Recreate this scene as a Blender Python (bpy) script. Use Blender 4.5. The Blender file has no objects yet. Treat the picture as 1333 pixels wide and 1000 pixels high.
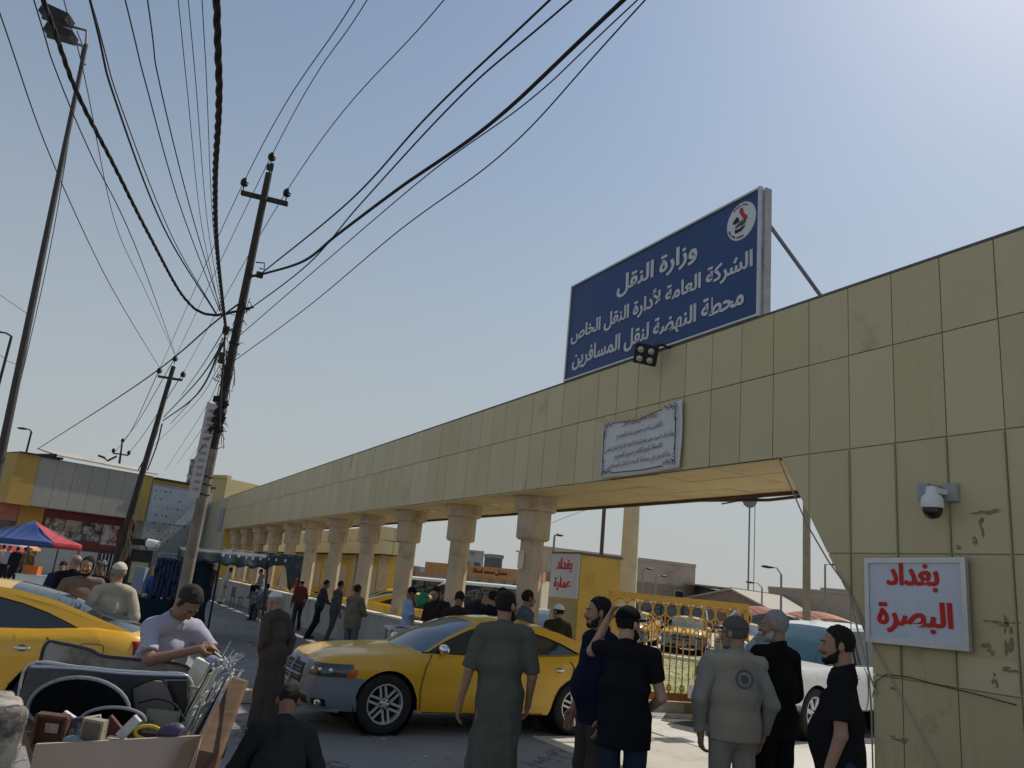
import bpy, bmesh, math, random
import numpy as np
from mathutils import Vector, Matrix
R_ = math.radians
random.seed(7); RNG = np.random.default_rng(7)
SC = bpy.context.scene; COL = SC.collection

# ---------------------------------------------------------------- camera
HC = 1.9; FPX = 1030.0; CX, CY = 666.5, 500.0
zc = np.array([384., -3970., 1030.]); zc /= np.linalg.norm(zc)
yc = np.array([-564., 213., 1030.]); yc -= yc.dot(zc) * zc; yc /= np.linalg.norm(yc)
xc = np.cross(yc, zc)
CW = np.array([xc, yc, zc])                       # camera (x right, y down, z forward) -> world
cam_d = bpy.data.cameras.new('camera'); cam = bpy.data.objects.new('camera', cam_d); COL.objects.link(cam); SC.camera = cam
cam_d.sensor_width = 36; cam_d.lens = 36 * FPX / 1333.0; cam_d.clip_start = 0.1; cam_d.clip_end = 3000
mw = CW @ np.diag([1., -1., -1.])
cam.matrix_world = Matrix(((*mw[0], 0), (*mw[1], 0), (*mw[2], HC), (0, 0, 0, 1)))
O3 = np.array([0, 0, HC])
def ray(px, py): return CW @ np.array([px - CX, py - CY, FPX])
def G(px, py, z=0.0):                            # point of a sight line at height z
    d = ray(px, py); t = (z - HC) / d[2]; return Vector(O3 + t * d)
def FX(px, py, x):
    d = ray(px, py); return Vector(O3 + d * (x / d[0]))
def DP(px, py, dep): return Vector(O3 + ray(px, py) / FPX * dep)

# ---------------------------------------------------------------- world, sun, exposure
SKY_STR = 0.069; HAZE_LO, HAZE_HI = .88, .14; HAZE_COL = (4.3, 4.6, 4.8, 1)
SUN_AZ, SUN_EL = 73.0, 48.5                      # azimuth from +Y towards +X
world = bpy.data.worlds.new('World'); SC.world = world; world.use_nodes = True
nt = world.node_tree; bg = nt.nodes['Background']
sky = nt.nodes.new('ShaderNodeTexSky'); sky.sky_type = 'NISHITA'; sky.sun_disc = False
sky.sun_elevation = R_(SUN_EL); sky.sun_rotation = R_(SUN_AZ); sky.air_density = 1.45; sky.dust_density = .8; sky.ozone_density = 2.2; sky.altitude = 30
# dust haze: the clear sky fades into an even grey-blue veil towards the horizon
geo = nt.nodes.new('ShaderNodeNewGeometry'); sep = nt.nodes.new('ShaderNodeSeparateXYZ'); nt.links.new(geo.outputs['Incoming'], sep.inputs[0])
mr = nt.nodes.new('ShaderNodeMapRange'); mr.inputs[1].default_value = 0.0; mr.inputs[2].default_value = -0.75; mr.inputs[3].default_value = HAZE_LO; mr.inputs[4].default_value = HAZE_HI; mr.interpolation_type = 'SMOOTHSTEP'
nt.links.new(sep.outputs[2], mr.inputs[0])
mxn = nt.nodes.new('ShaderNodeMix'); mxn.data_type = 'RGBA'; mxn.inputs[7].default_value = HAZE_COL
nt.links.new(mr.outputs[0], mxn.inputs[0]); nt.links.new(sky.outputs[0], mxn.inputs[6]); nt.links.new(mxn.outputs[2], bg.inputs[0]); bg.inputs[1].default_value = SKY_STR
sd = bpy.data.lights.new('sun', 'SUN'); sd.energy = 2.6; sd.angle = R_(0.6); sd.color = (1.0, 0.93, 0.82)
so = bpy.data.objects.new('sun', sd); COL.objects.link(so)
sv = Vector((math.sin(R_(SUN_AZ)) * math.cos(R_(SUN_EL)), math.cos(R_(SUN_AZ)) * math.cos(R_(SUN_EL)), math.sin(R_(SUN_EL))))
so.rotation_euler = sv.to_track_quat('Z', 'Y').to_euler(); so.location = (0, 0, 60)
SC.view_settings.view_transform = 'Standard'; SC.view_settings.look = 'None'; SC.view_settings.gamma = 1
SC.view_settings.exposure = 0.5; SC.view_settings.use_curve_mapping = False
SC.render.engine = 'CYCLES'; SC.cycles.max_bounces = 6; SC.cycles.use_denoising = True

# ---------------------------------------------------------------- materials
MATS = {}
def mat(name, c, rough=.8, metal=0., var=.12, scale=3., bump=0., bscale=40., spec=.3, coat=0., c2=None, mix=.5, mscale=None, emit=0., stretch=None, coord='Object', streak=0., crack=0.):
    if name in MATS: return MATS[name]
    m = bpy.data.materials.new(name); m.use_nodes = True; t = m.node_tree; b = t.nodes['Principled BSDF']
    b.inputs['Roughness'].default_value = rough; b.inputs['Metallic'].default_value = metal
    b.inputs['Specular IOR Level'].default_value = spec; b.inputs['Coat Weight'].default_value = coat
    b.inputs['Coat Roughness'].default_value = .06
    tc = t.nodes.new('ShaderNodeTexCoord'); src = tc.outputs['Object' if coord == 'World' else coord]
    if coord == 'World': src = t.nodes.new('ShaderNodeNewGeometry').outputs['Position']
    if stretch:
        mp = t.nodes.new('ShaderNodeMapping'); mp.inputs['Scale'].default_value = stretch; t.links.new(src, mp.inputs[0]); src = mp.outputs[0]
    def noise(sc, det=6, ro=.6):
        n = t.nodes.new('ShaderNodeTexNoise'); n.inputs['Scale'].default_value = sc; n.inputs['Detail'].default_value = det; n.inputs['Roughness'].default_value = ro
        t.links.new(src, n.inputs['Vector']); return n.outputs['Fac']
    def ramp(fac, a, b_):
        r = t.nodes.new('ShaderNodeMapRange'); r.inputs[1].default_value = a; r.inputs[2].default_value = b_; t.links.new(fac, r.inputs[0]); return r.outputs[0]
    col = None
    if c2:
        mx = t.nodes.new('ShaderNodeMix'); mx.data_type = 'RGBA'; mx.inputs[6].default_value = (*c, 1); mx.inputs[7].default_value = (*c2, 1)
        t.links.new(ramp(noise(mscale or scale, 8, .65), .62 - mix * .25, .78 - mix * .25), mx.inputs[0]); col = mx.outputs[2]
    if var > 0:
        h = t.nodes.new('ShaderNodeHueSaturation')
        if col: t.links.new(col, h.inputs['Color'])
        else: h.inputs['Color'].default_value = (*c, 1)
        r = t.nodes.new('ShaderNodeMapRange'); r.inputs[1].default_value = .25; r.inputs[2].default_value = .75
        r.inputs[3].default_value = 1 - var; r.inputs[4].default_value = 1 + var; t.links.new(noise(scale), r.inputs[0]); t.links.new(r.outputs[0], h.inputs['Value']); col = h.outputs[0]
    def mixcol(fac, c3):
        mx = t.nodes.new('ShaderNodeMix'); mx.data_type = 'RGBA'; mx.inputs[7].default_value = (*c3, 1); t.links.new(fac, mx.inputs[0])
        if col: t.links.new(col, mx.inputs[6])
        else: mx.inputs[6].default_value = (*c, 1)
        return mx.outputs[2]
    if streak:
        mp = t.nodes.new('ShaderNodeMapping'); mp.inputs['Scale'].default_value = (7, 7, .45); t.links.new(src, mp.inputs[0]); n_ = t.nodes.new('ShaderNodeTexNoise'); n_.inputs['Scale'].default_value = 1.6; n_.inputs['Detail'].default_value = 5; t.links.new(mp.outputs[0], n_.inputs['Vector'])
        r = ramp(n_.outputs['Fac'], .56, .80); m_ = t.nodes.new('ShaderNodeMath'); m_.operation = 'MULTIPLY'; m_.inputs[1].default_value = streak; t.links.new(r, m_.inputs[0]); col = mixcol(m_.outputs[0], tuple(x * .45 for x in c))
    if crack:
        v = t.nodes.new('ShaderNodeTexVoronoi'); v.feature = 'DISTANCE_TO_EDGE'; v.inputs['Scale'].default_value = .33
        nv = t.nodes.new('ShaderNodeTexNoise'); nv.inputs['Scale'].default_value = 2.5; nv.inputs['Detail'].default_value = 5; t.links.new(src, nv.inputs['Vector']); ad = t.nodes.new('ShaderNodeVectorMath'); ad.operation = 'ADD'; t.links.new(src, ad.inputs[0]); t.links.new(nv.outputs['Color'], ad.inputs[1]); t.links.new(ad.outputs[0], v.inputs['Vector'])
        r = ramp(v.outputs['Distance'], .010, .002); m_ = t.nodes.new('ShaderNodeMath'); m_.operation = 'MULTIPLY'; m_.inputs[1].default_value = crack; t.links.new(r, m_.inputs[0]); col = mixcol(m_.outputs[0], tuple(x * .25 for x in c))
        r = ramp(noise(.9, 3, .5), .60, .70); m_ = t.nodes.new('ShaderNodeMath'); m_.operation = 'MULTIPLY'; m_.inputs[1].default_value = .45; t.links.new(r, m_.inputs[0]); col = mixcol(m_.outputs[0], tuple(x * .5 for x in c))
    if col: t.links.new(col, b.inputs['Base Color'])
    else: b.inputs['Base Color'].default_value = (*c, 1)
    if bump > 0:
        bp = t.nodes.new('ShaderNodeBump'); bp.inputs['Strength'].default_value = bump; bp.inputs['Distance'].default_value = .02
        t.links.new(noise(bscale, 4, .7), bp.inputs['Height']); t.links.new(bp.outputs[0], b.inputs['Normal'])
    if emit: b.inputs['Emission Color'].default_value = (*c, 1); b.inputs['Emission Strength'].default_value = emit
    MATS[name] = m; return m

# ---------------------------------------------------------------- helpers
class MB:
    def __init__(s): s.v = []; s.f = []; s.mi = []
    def add(s, vs, fs, m=0):
        n = len(s.v); s.v += [tuple(v) for v in vs]; s.f += [tuple(i + n for i in f) for f in fs]; s.mi += [m] * len(fs); return s
    def box(s, c, d, rot=None, m=0, taper=1.0):
        hx, hy, hz = d[0] / 2, d[1] / 2, d[2] / 2; c = Vector(c); vs = []
        for z in (-hz, hz):
            k = taper if z > 0 else 1.
            for x, y in ((-hx, -hy), (hx, -hy), (hx, hy), (-hx, hy)):
                p = Vector((x * k, y * k, z)); p = rot @ p if rot else p; vs.append(c + p)
        return s.add(vs, [(3, 2, 1, 0), (4, 5, 6, 7), (0, 1, 5, 4), (1, 2, 6, 5), (2, 3, 7, 6), (3, 0, 4, 7)], m)
    def cyl(s, a, b, r0, r1=None, n=10, m=0, caps=True):
        a = Vector(a); b = Vector(b); r1 = r0 if r1 is None else r1; d = (b - a).normalized(); u = d.orthogonal().normalized(); w = d.cross(u); vs = []
        for p, r in ((a, r0), (b, r1)):
            for i in range(n):
                t = 2 * math.pi * i / n; vs.append(p + (u * math.cos(t) + w * math.sin(t)) * r)
        fs = [(i, (i + 1) % n, n + (i + 1) % n, n + i) for i in range(n)]
        if caps: fs += [tuple(range(n - 1, -1, -1)), tuple(range(n, 2 * n))]
        return s.add(vs, fs, m)
    def lathe(s, c, axis, prof, n=24, m=0, closed=False):   # prof: (radius, along)
        c = Vector(c); d = Vector(axis).normalized(); u = d.orthogonal().normalized(); w = d.cross(u); vs = []
        for r, h in prof:
            for i in range(n):
                t = 2 * math.pi * i / n; vs.append(c + d * h + (u * math.cos(t) + w * math.sin(t)) * max(r, 1e-4))
        k = len(prof); fs = []
        for j in range(k if closed else k - 1):
            jj = (j + 1) % k
            fs += [(j * n + i, j * n + (i + 1) % n, jj * n + (i + 1) % n, jj * n + i) for i in range(n)]
        return s.add(vs, fs, m)
    def tube(s, pts, r, n=6, m=0, rs=None):
        pts = [Vector(p) for p in pts]; vs = []; u = None; k = len(pts)
        for i, p in enumerate(pts):
            d = (pts[min(i + 1, k - 1)] - pts[max(i - 1, 0)])
            d = d.normalized() if d.length > 1e-9 else Vector((0, 0, 1))
            u = d.orthogonal().normalized() if u is None else (u - d * u.dot(d)).normalized()
            w = d.cross(u); rr = rs[i] if rs else r
            for j in range(n):
                t = 2 * math.pi * j / n; vs.append(p + (u * math.cos(t) + w * math.sin(t)) * rr)
        fs = [(i * n + j, i * n + (j + 1) % n, (i + 1) * n + (j + 1) % n, (i + 1) * n + j) for i in range(k - 1) for j in range(n)]
        fs += [tuple(range(n - 1, -1, -1)), tuple(range((k - 1) * n, k * n))]
        return s.add(vs, fs, m)
    def prism(s, poly, off, m=0):            # closed polygon of 3D points pushed by off
        poly = [Vector(p) for p in poly]; off = Vector(off); n = len(poly)
        vs = poly + [p + off for p in poly]
        return s.add(vs, [tuple(range(n - 1, -1, -1)), tuple(range(n, 2 * n))] + [(i, (i + 1) % n, n + (i + 1) % n, n + i) for i in range(n)], m)
    def grid(s, P, m=0, close_u=False):      # P[i][j] points
        a = len(P); b = len(P[0]); vs = [p for row in P for p in row]
        fs = [(i * b + j, ((i + 1) % a) * b + j, ((i + 1) % a) * b + j + 1, i * b + j + 1) for i in range(a if close_u else a - 1) for j in range(b - 1)]
        return s.add(vs, fs, m)
    def ball(s, c, r, n=10, m=0, k=7, R=None):
        c = Vector(c); rx, ry, rz = r if hasattr(r, '__len__') else (r, r, r); P = []
        for i in range(k + 1):
            a = math.pi * i / k; row = []
            for j in range(n + 1):
                t = 2 * math.pi * j / n; q = Vector((rx * math.sin(a) * math.cos(t), ry * math.sin(a) * math.sin(t), rz * math.cos(a)))
                row.append(c + (R @ q if R else q))
            P.append(row)
        return s.grid(P, m)
    def mesh(s, name, mats, smooth=False, recalc=True):
        me = bpy.data.meshes.new(name); me.from_pydata([tuple(v) for v in s.v], [], s.f)
        for x in (mats if isinstance(mats, (list, tuple)) else [mats]): me.materials.append(x)
        me.polygons.foreach_set('material_index', s.mi)
        if recalc:
            bm = bmesh.new(); bm.from_mesh(me); bmesh.ops.remove_doubles(bm, verts=bm.verts, dist=2e-5); bmesh.ops.recalc_face_normals(bm, faces=bm.faces); bm.to_mesh(me); bm.free()
        if smooth:
            me.polygons.foreach_set('use_smooth', [True] * len(me.polygons))
            if smooth != 'all': me.set_sharp_from_angle(angle=R_(smooth if smooth is not True else 35))
        me.update(); return me
    def build(s, name, mats, parent=None, smooth=False, local=False, recalc=True):
        return put(name, s.mesh(name, mats, smooth, recalc), parent, local)
def pmat(o):
    M = Matrix.Translation(o.location) @ o.rotation_euler.to_matrix().to_4x4()
    return M
def put(name, me, parent=None, local=False, loc=None, rot=None, scale=None):
    o = bpy.data.objects.new(name, me); COL.objects.link(o)
    if loc is not None: o.location = loc
    if rot is not None: o.rotation_euler = rot
    if scale is not None: o.scale = scale
    if parent is not None:
        o.parent = parent
        if not local:
            q = parent; M = Matrix.Identity(4)
            while q is not None: M = pmat(q) @ q.matrix_parent_inverse.inverted() @ Matrix.Identity(4) if False else pmat_full(q); break
            o.matrix_parent_inverse = M.inverted()
    return o
def pmat_full(q):
    M = pmat(q)
    if q.parent: M = pmat_full(q.parent) @ q.matrix_parent_inverse @ M
    return M
def tag(o, label=None, cat=None, group=None, kind=None):
    if label: o['label'] = label
    if cat: o['category'] = cat
    if group: o['group'] = group
    if kind: o['kind'] = kind
    return o
def thing(name, label, cat, loc=(0, 0, 0), rz=0., group=None):
    o = bpy.data.objects.new(name, None); COL.objects.link(o); o.location = loc; o.rotation_euler = (0, 0, rz); o.empty_display_size = .2
    return tag(o, label, cat, group)
KIDS = {}
def dup(root, loc, rz, label=None, group=None):
    def cp(o, par):
        c = o.copy(); COL.objects.link(c)
        if par is not None: c.parent = par
        for ch in [x for x in KIDS[root.name] if x.parent == o]: cp(ch, c)
        return c
    if root.name not in KIDS:
        KIDS[root.name] = [x for x in bpy.data.objects if x.parent is not None]
        def under(x):
            while x is not None:
                if x == root: return True
                x = x.parent
            return False
        KIDS[root.name] = [x for x in KIDS[root.name] if under(x)]
    r = cp(root, None); r.location = loc; r.rotation_euler = (0, 0, rz)
    if label: r['label'] = label
    if group: r['group'] = group
    return r
def spline(pts, n=24):
    pts = [Vector(p) for p in pts]; P = [pts[0] * 2 - pts[1]] + pts + [pts[-1] * 2 - pts[-2]]; out = []
    for i in range(1, len(P) - 2):
        for j in range(n):
            t = j / n; a, b, c, d = P[i - 1], P[i], P[i + 1], P[i + 2]
            out.append(.5 * ((2 * b) + (c - a) * t + (2 * a - 5 * b + 4 * c - d) * t * t + (3 * b - a - 3 * c + d) * t ** 3))
    return out + [pts[-1]]

# ---------------------------------------------------------------- Arabic lettering
AT = {'ا':(0xFE8D,0xFE8E),'أ':(0xFE83,0xFE84),'ب':(0xFE8F,0xFE90,0xFE91,0xFE92),'ة':(0xFE93,0xFE94),'ت':(0xFE95,0xFE96,0xFE97,0xFE98),'ج':(0xFE9D,0xFE9E,0xFE9F,0xFEA0),'ح':(0xFEA1,0xFEA2,0xFEA3,0xFEA4),'خ':(0xFEA5,0xFEA6,0xFEA7,0xFEA8),'د':(0xFEA9,0xFEAA),'ذ':(0xFEAB,0xFEAC),'ر':(0xFEAD,0xFEAE),'ز':(0xFEAF,0xFEB0),'س':(0xFEB1,0xFEB2,0xFEB3,0xFEB4),'ش':(0xFEB5,0xFEB6,0xFEB7,0xFEB8),'ص':(0xFEB9,0xFEBA,0xFEBB,0xFEBC),'ض':(0xFEBD,0xFEBE,0xFEBF,0xFEC0),'ط':(0xFEC1,0xFEC2,0xFEC3,0xFEC4),'ظ':(0xFEC5,0xFEC6,0xFEC7,0xFEC8),'ع':(0xFEC9,0xFECA,0xFECB,0xFECC),'غ':(0xFECD,0xFECE,0xFECF,0xFED0),'ف':(0xFED1,0xFED2,0xFED3,0xFED4),'ق':(0xFED5,0xFED6,0xFED7,0xFED8),'ك':(0xFED9,0xFEDA,0xFEDB,0xFEDC),'ل':(0xFEDD,0xFEDE,0xFEDF,0xFEE0),'م':(0xFEE1,0xFEE2,0xFEE3,0xFEE4),'ن':(0xFEE5,0xFEE6,0xFEE7,0xFEE8),'ه':(0xFEE9,0xFEEA,0xFEEB,0xFEEC),'و':(0xFEED,0xFEEE),'ى':(0xFEEF,0xFEF0),'ي':(0xFEF1,0xFEF2,0xFEF3,0xFEF4),'\u0001':(0xFEF7,0xFEF8),'\u0002':(0xFEFB,0xFEFC),'ـ':(0x640,)*4}
def shape_ar(s):
    s = s.replace('لأ', '\u0001').replace('لا', '\u0002'); out = []
    for i, ch in enumerate(s):
        if ch not in AT: out.append(ch); continue
        pj = i > 0 and s[i - 1] in AT and len(AT[s[i - 1]]) == 4; f = AT[ch]
        nj = len(f) == 4 and i + 1 < len(s) and s[i + 1] in AT
        out.append(chr(f[3] if pj and nj else f[1] if pj else f[2] if nj else f[0]))
    return ''.join(reversed(out))
def lettering(name, text, p0, p1, height, normal, m, parent, bold=.02, fake=0., up=None):
    """flat printed words whose box runs from p0 (lower left) to p1 (lower right) and is `height` tall"""
    c = bpy.data.curves.new('lettering', 'FONT'); c.body = shape_ar(text); c.offset = bold; c.resolution_u = 3
    o = bpy.data.objects.new('tmp_text', c); COL.objects.link(o)
    me = bpy.data.meshes.new_from_object(o.evaluated_get(bpy.context.evaluated_depsgraph_get())); bpy.data.objects.remove(o)
    bm = bmesh.new(); bm.from_mesh(me); bm.verts.ensure_lookup_table()
    seen = set(); isl = []
    for v in bm.verts:
        if v.index in seen: continue
        st = [v]; seen.add(v.index); g = []
        while st:
            q = st.pop(); g.append(q)
            for e in q.link_edges:
                w = e.other_vert(q)
                if w.index not in seen: seen.add(w.index); st.append(w)
        isl.append(g)
    isl.sort(key=lambda g: min(v.co.x for v in g))
    co = np.array([v.co[:] for v in bm.verts]); lo = co.min(0); hi = co.max(0); p0 = Vector(p0); p1 = Vector(p1); n = Vector(normal).normalized()
    ex = p1 - p0; up = Vector(up) if up else Vector((0, 0, 1)); lay = {}
    for k, g in enumerate(isl):
        for v in g: lay[v.index] = (k % 4) * .0006
    layers = [(0., 0)] + ([(fake, 1), (-fake, 2)] if fake else [])
    V = []; F = []
    for dx, li in layers:
        base = len(V)
        for v in bm.verts:
            u = (v.co.x + dx - lo[0]) / (hi[0] - lo[0]); w = (v.co.y - lo[1]) / (hi[1] - lo[1])
            V.append(tuple(p0 + ex * u + up * (w * height) + n * (lay[v.index] + li * .0025 + .001)))
        F += [tuple(base + v.index for v in f.verts) for f in bm.faces]
    bm.free(); bpy.data.meshes.remove(me)
    mb = MB(); mb.v = V; mb.f = F; mb.mi = [0] * len(F)
    return mb.build(name, m, parent, recalc=False)
# ---------------------------------------------------------------- solid figures: distance field -> one skin
class Field:
    def __init__(s, lo, hi, h):
        s.lo = np.array(lo, float); s.h = h; n = np.ceil((np.array(hi, float) - s.lo) / h).astype(int) + 1
        s.F = np.full(n, .5, np.float32); s.ax = [(s.lo[i] + h * np.arange(n[i])).astype(np.float32) for i in range(3)]
    def win(s, lo, hi):
        sl = []
        for i in range(3):
            a = int(max(0, math.floor((lo[i] - s.lo[i]) / s.h))); b = int(min(s.F.shape[i], math.ceil((hi[i] - s.lo[i]) / s.h) + 1))
            if b <= a: return None
            sl.append(slice(a, b))
        return tuple(sl), s.ax[0][sl[0]][:, None, None], s.ax[1][sl[1]][None, :, None], s.ax[2][sl[2]][None, None, :]
    def merge(s, sl, d, k, sub):
        A = s.F[sl]
        if sub:
            h = np.maximum(k - np.abs(A + d), 0) / k; s.F[sl] = np.maximum(A, -d) + h * h * k / 4
        else:
            h = np.maximum(k - np.abs(A - d), 0) / k; s.F[sl] = np.minimum(A, d) - h * h * k / 4
    def cone(s, a, b, ra, rb, k=.02, wide=1., rt=(1, 0, 0), cap=None, sub=False):
        a = np.array(a, float); b = np.array(b, float); pad = max(ra, rb) * wide + k + 2.5 * s.h
        w = s.win(np.minimum(a, b) - pad, np.maximum(a, b) + pad)
        if w is None: return
        sl, X, Y, Z = w; P = [X - a[0], Y - a[1], Z - a[2]]; ab = b - a
        if wide != 1.:
            rt = np.array(rt, float); dt = P[0] * rt[0] + P[1] * rt[1] + P[2] * rt[2]; q = (1 / wide - 1)
            P = [P[i] + dt * rt[i] * q for i in range(3)]; ab = ab + ab.dot(rt) * rt * q
        L = ab.dot(ab) + 1e-9; t = np.clip((P[0] * ab[0] + P[1] * ab[1] + P[2] * ab[2]) / L, 0, 1)
        d = np.sqrt((P[0] - t * ab[0]) ** 2 + (P[1] - t * ab[1]) ** 2 + (P[2] - t * ab[2]) ** 2) - (ra + (rb - ra) * t)
        if cap is not None:
            u = (b - a) / np.linalg.norm(b - a); d = np.maximum(d, (X - b[0]) * u[0] + (Y - b[1]) * u[1] + (Z - b[2]) * u[2] - cap)
        s.merge(sl, d.astype(np.float32), k, sub)
    def ell(s, c, r, k=.02, R=None, sub=False, cuts=()):
        c = np.array(c, float); r = np.array(r, float); pad = r.max() + k + 2.5 * s.h; w = s.win(c - pad, c + pad)
        if w is None: return
        sl, X, Y, Z = w; X = X - c[0]; Y = Y - c[1]; Z = Z - c[2]
        if R is None: U = (X, Y, Z)
        else: U = [R[0][i] * X + R[1][i] * Y + R[2][i] * Z for i in range(3)]     # R columns = local axes
        k0 = np.sqrt((U[0] / r[0]) ** 2 + (U[1] / r[1]) ** 2 + (U[2] / r[2]) ** 2); k1 = np.sqrt((U[0] / r[0] ** 2) ** 2 + (U[1] / r[1] ** 2) ** 2 + (U[2] / r[2] ** 2) ** 2) + 1e-6
        d = k0 * (k0 - 1) / k1
        for p, n in cuts:                       # keep side where dot(local - p, n) < 0
            d = np.maximum(d, (U[0] - p[0]) * n[0] + (U[1] - p[1]) * n[1] + (U[2] - p[2]) * n[2])
        s.merge(sl, d.astype(np.float32), k, sub)
    def plane(s, p, n, k=.004):                 # keep side where dot(x-p,n) < 0
        n = np.array(n, float); n /= np.linalg.norm(n)
        d = (s.ax[0][:, None, None] - p[0]) * n[0] + (s.ax[1][None, :, None] - p[1]) * n[1] + (s.ax[2][None, None, :] - p[2]) * n[2]
        s.F = np.maximum(s.F, d.astype(np.float32))
    def folds(s, amp, seed, freq=22., vert=1.):
        rg = np.random.default_rng(seed); X, Y, Z = s.ax[0][:, None, None], s.ax[1][None, :, None], s.ax[2][None, None, :]; D = 0
        for i in range(5):
            v = rg.normal(size=3); v /= np.linalg.norm(v); v *= freq * rg.uniform(.5, 1.5); v[2] *= vert; u = rg.normal(size=3) * freq * .35
            D = D + np.sin(X * v[0] + Y * v[1] + Z * v[2] + rg.uniform(0, 6) + 1.8 * np.sin(X * u[0] + Y * u[1] + Z * u[2]))
        s.F += (amp * .45 * D).astype(np.float32)
    def net(s):
        F = s.F; I = F < 0; nx, ny, nz = F.shape
        c = np.zeros((nx - 1, ny - 1, nz - 1), np.int8)
        for dx in (0, 1):
            for dy in (0, 1):
                for dz in (0, 1): c += I[dx:nx - 1 + dx, dy:ny - 1 + dy, dz:nz - 1 + dz]
        act = np.argwhere((c > 0) & (c < 8))
        if len(act) == 0: return np.zeros((0, 3)), np.zeros((0, 4), int)
        idx = np.full(c.shape, -1, np.int32); idx[act[:, 0], act[:, 1], act[:, 2]] = np.arange(len(act))
        S = np.zeros((len(act), 3)); N = np.zeros(len(act)); C = [(a, b, d) for a in (0, 1) for b in (0, 1) for d in (0, 1)]
        val = {q: F[act[:, 0] + q[0], act[:, 1] + q[1], act[:, 2] + q[2]] for q in C}
        for q in C:
            for a in range(3):
                if q[a] == 0:
                    w = list(q); w[a] = 1; w = tuple(w); f0, f1 = val[q], val[w]; m = (f0 < 0) != (f1 < 0)
                    t = np.where(m, f0 / np.where(m, f0 - f1, 1), 0); P = np.tile(np.array(q, float), (len(act), 1)); P[:, a] = t
                    S[m] += P[m]; N[m] += 1
        V = s.lo + (act + S / N[:, None]) * s.h; Q = []
        for a in range(3):
            b, d = (a + 1) % 3, (a + 2) % 3; sl0 = [slice(None)] * 3; sl1 = [slice(None)] * 3; sl0[a] = slice(0, -1); sl1[a] = slice(1, None)
            A, B = I[tuple(sl0)], I[tuple(sl1)]; E = np.argwhere(A != B); e = np.ones(len(E), bool)
            for ax in (b, d): e &= (E[:, ax] > 0) & (E[:, ax] < F.shape[ax] - 1)
            E = E[e]; fl = A[E[:, 0], E[:, 1], E[:, 2]]
            def at(db, dd):
                K = E.copy(); K[:, b] += db; K[:, d] += dd; return idx[K[:, 0], K[:, 1], K[:, 2]]
            q = np.stack([at(-1, -1), at(0, -1), at(0, 0), at(-1, 0)], 1); q[~fl] = q[~fl][:, ::-1]; Q.append(q)
        Q = np.concatenate(Q); Q = Q[(Q >= 0).all(1)]; return V, Q
def np_mesh(name, parts, m):
    V = []; Q = []; n = 0
    for v, q in parts:
        V.append(v); Q.append(q + n); n += len(v)
    V = np.concatenate(V).astype(np.float32); Q = np.concatenate(Q).astype(np.int32); me = bpy.data.meshes.new(name)
    me.vertices.add(len(V)); me.vertices.foreach_set('co', V.ravel()); me.loops.add(Q.size); me.loops.foreach_set('vertex_index', Q.ravel())
    me.polygons.add(len(Q)); me.polygons.foreach_set('loop_start', np.arange(0, Q.size, 4, dtype=np.int32))
    me.update(calc_edges=True); me.polygons.foreach_set('use_smooth', np.ones(len(Q), bool)); me.materials.append(m); return me

def rotm(yaw=0, pitch=0, roll=0):
    return np.array(Matrix.Rotation(R_(yaw), 3, 'Z') @ Matrix.Rotation(R_(-pitch), 3, 'X') @ Matrix.Rotation(R_(roll), 3, 'Y'))
SKINS = [mat('skin_tan', (.33, .19, .125), .55, var=.12, scale=9, spec=.35), mat('skin_brown', (.25, .135, .085), .55, var=.12, scale=9, spec=.35), mat('skin_light', (.42, .26, .18), .55, var=.1, scale=9, spec=.35)]
EYE = mat('eye_white', (.32, .28, .25), .3, var=0); IRIS = mat('iris_dark', (.02, .012, .008), .2, var=0)
def cloth(name, c, var=.1, c2=None, **k):
    if 'cloth_' + name in MATS: return MATS['cloth_' + name]
    m = mat('cloth_' + name, c, .92, var=max(var, .13), scale=3.5, bump=.25, bscale=120, spec=.1, c2=c2, **k); t = m.node_tree; b = t.nodes['Principled BSDF']
    fine = b.inputs['Normal'].links[0].from_node; tc = t.nodes.new('ShaderNodeTexCoord'); n = t.nodes.new('ShaderNodeTexNoise'); n.inputs['Scale'].default_value = 4.2; n.inputs['Detail'].default_value = 1.5; n.inputs['Distortion'].default_value = .5; n.inputs['Roughness'].default_value = .55
    mp = t.nodes.new('ShaderNodeMapping'); mp.inputs['Scale'].default_value = (1.6, 1.6, .8); mp.inputs['Rotation'].default_value = (.3, .5, 0); t.links.new(tc.outputs['Object'], mp.inputs[0]); t.links.new(mp.outputs[0], n.inputs['Vector'])
    bp = t.nodes.new('ShaderNodeBump'); bp.inputs['Strength'].default_value = 1.; bp.inputs['Distance'].default_value = .028; t.links.new(n.outputs['Fac'], bp.inputs['Height']); t.links.new(bp.outputs[0], fine.inputs['Normal'])
    return m

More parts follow.
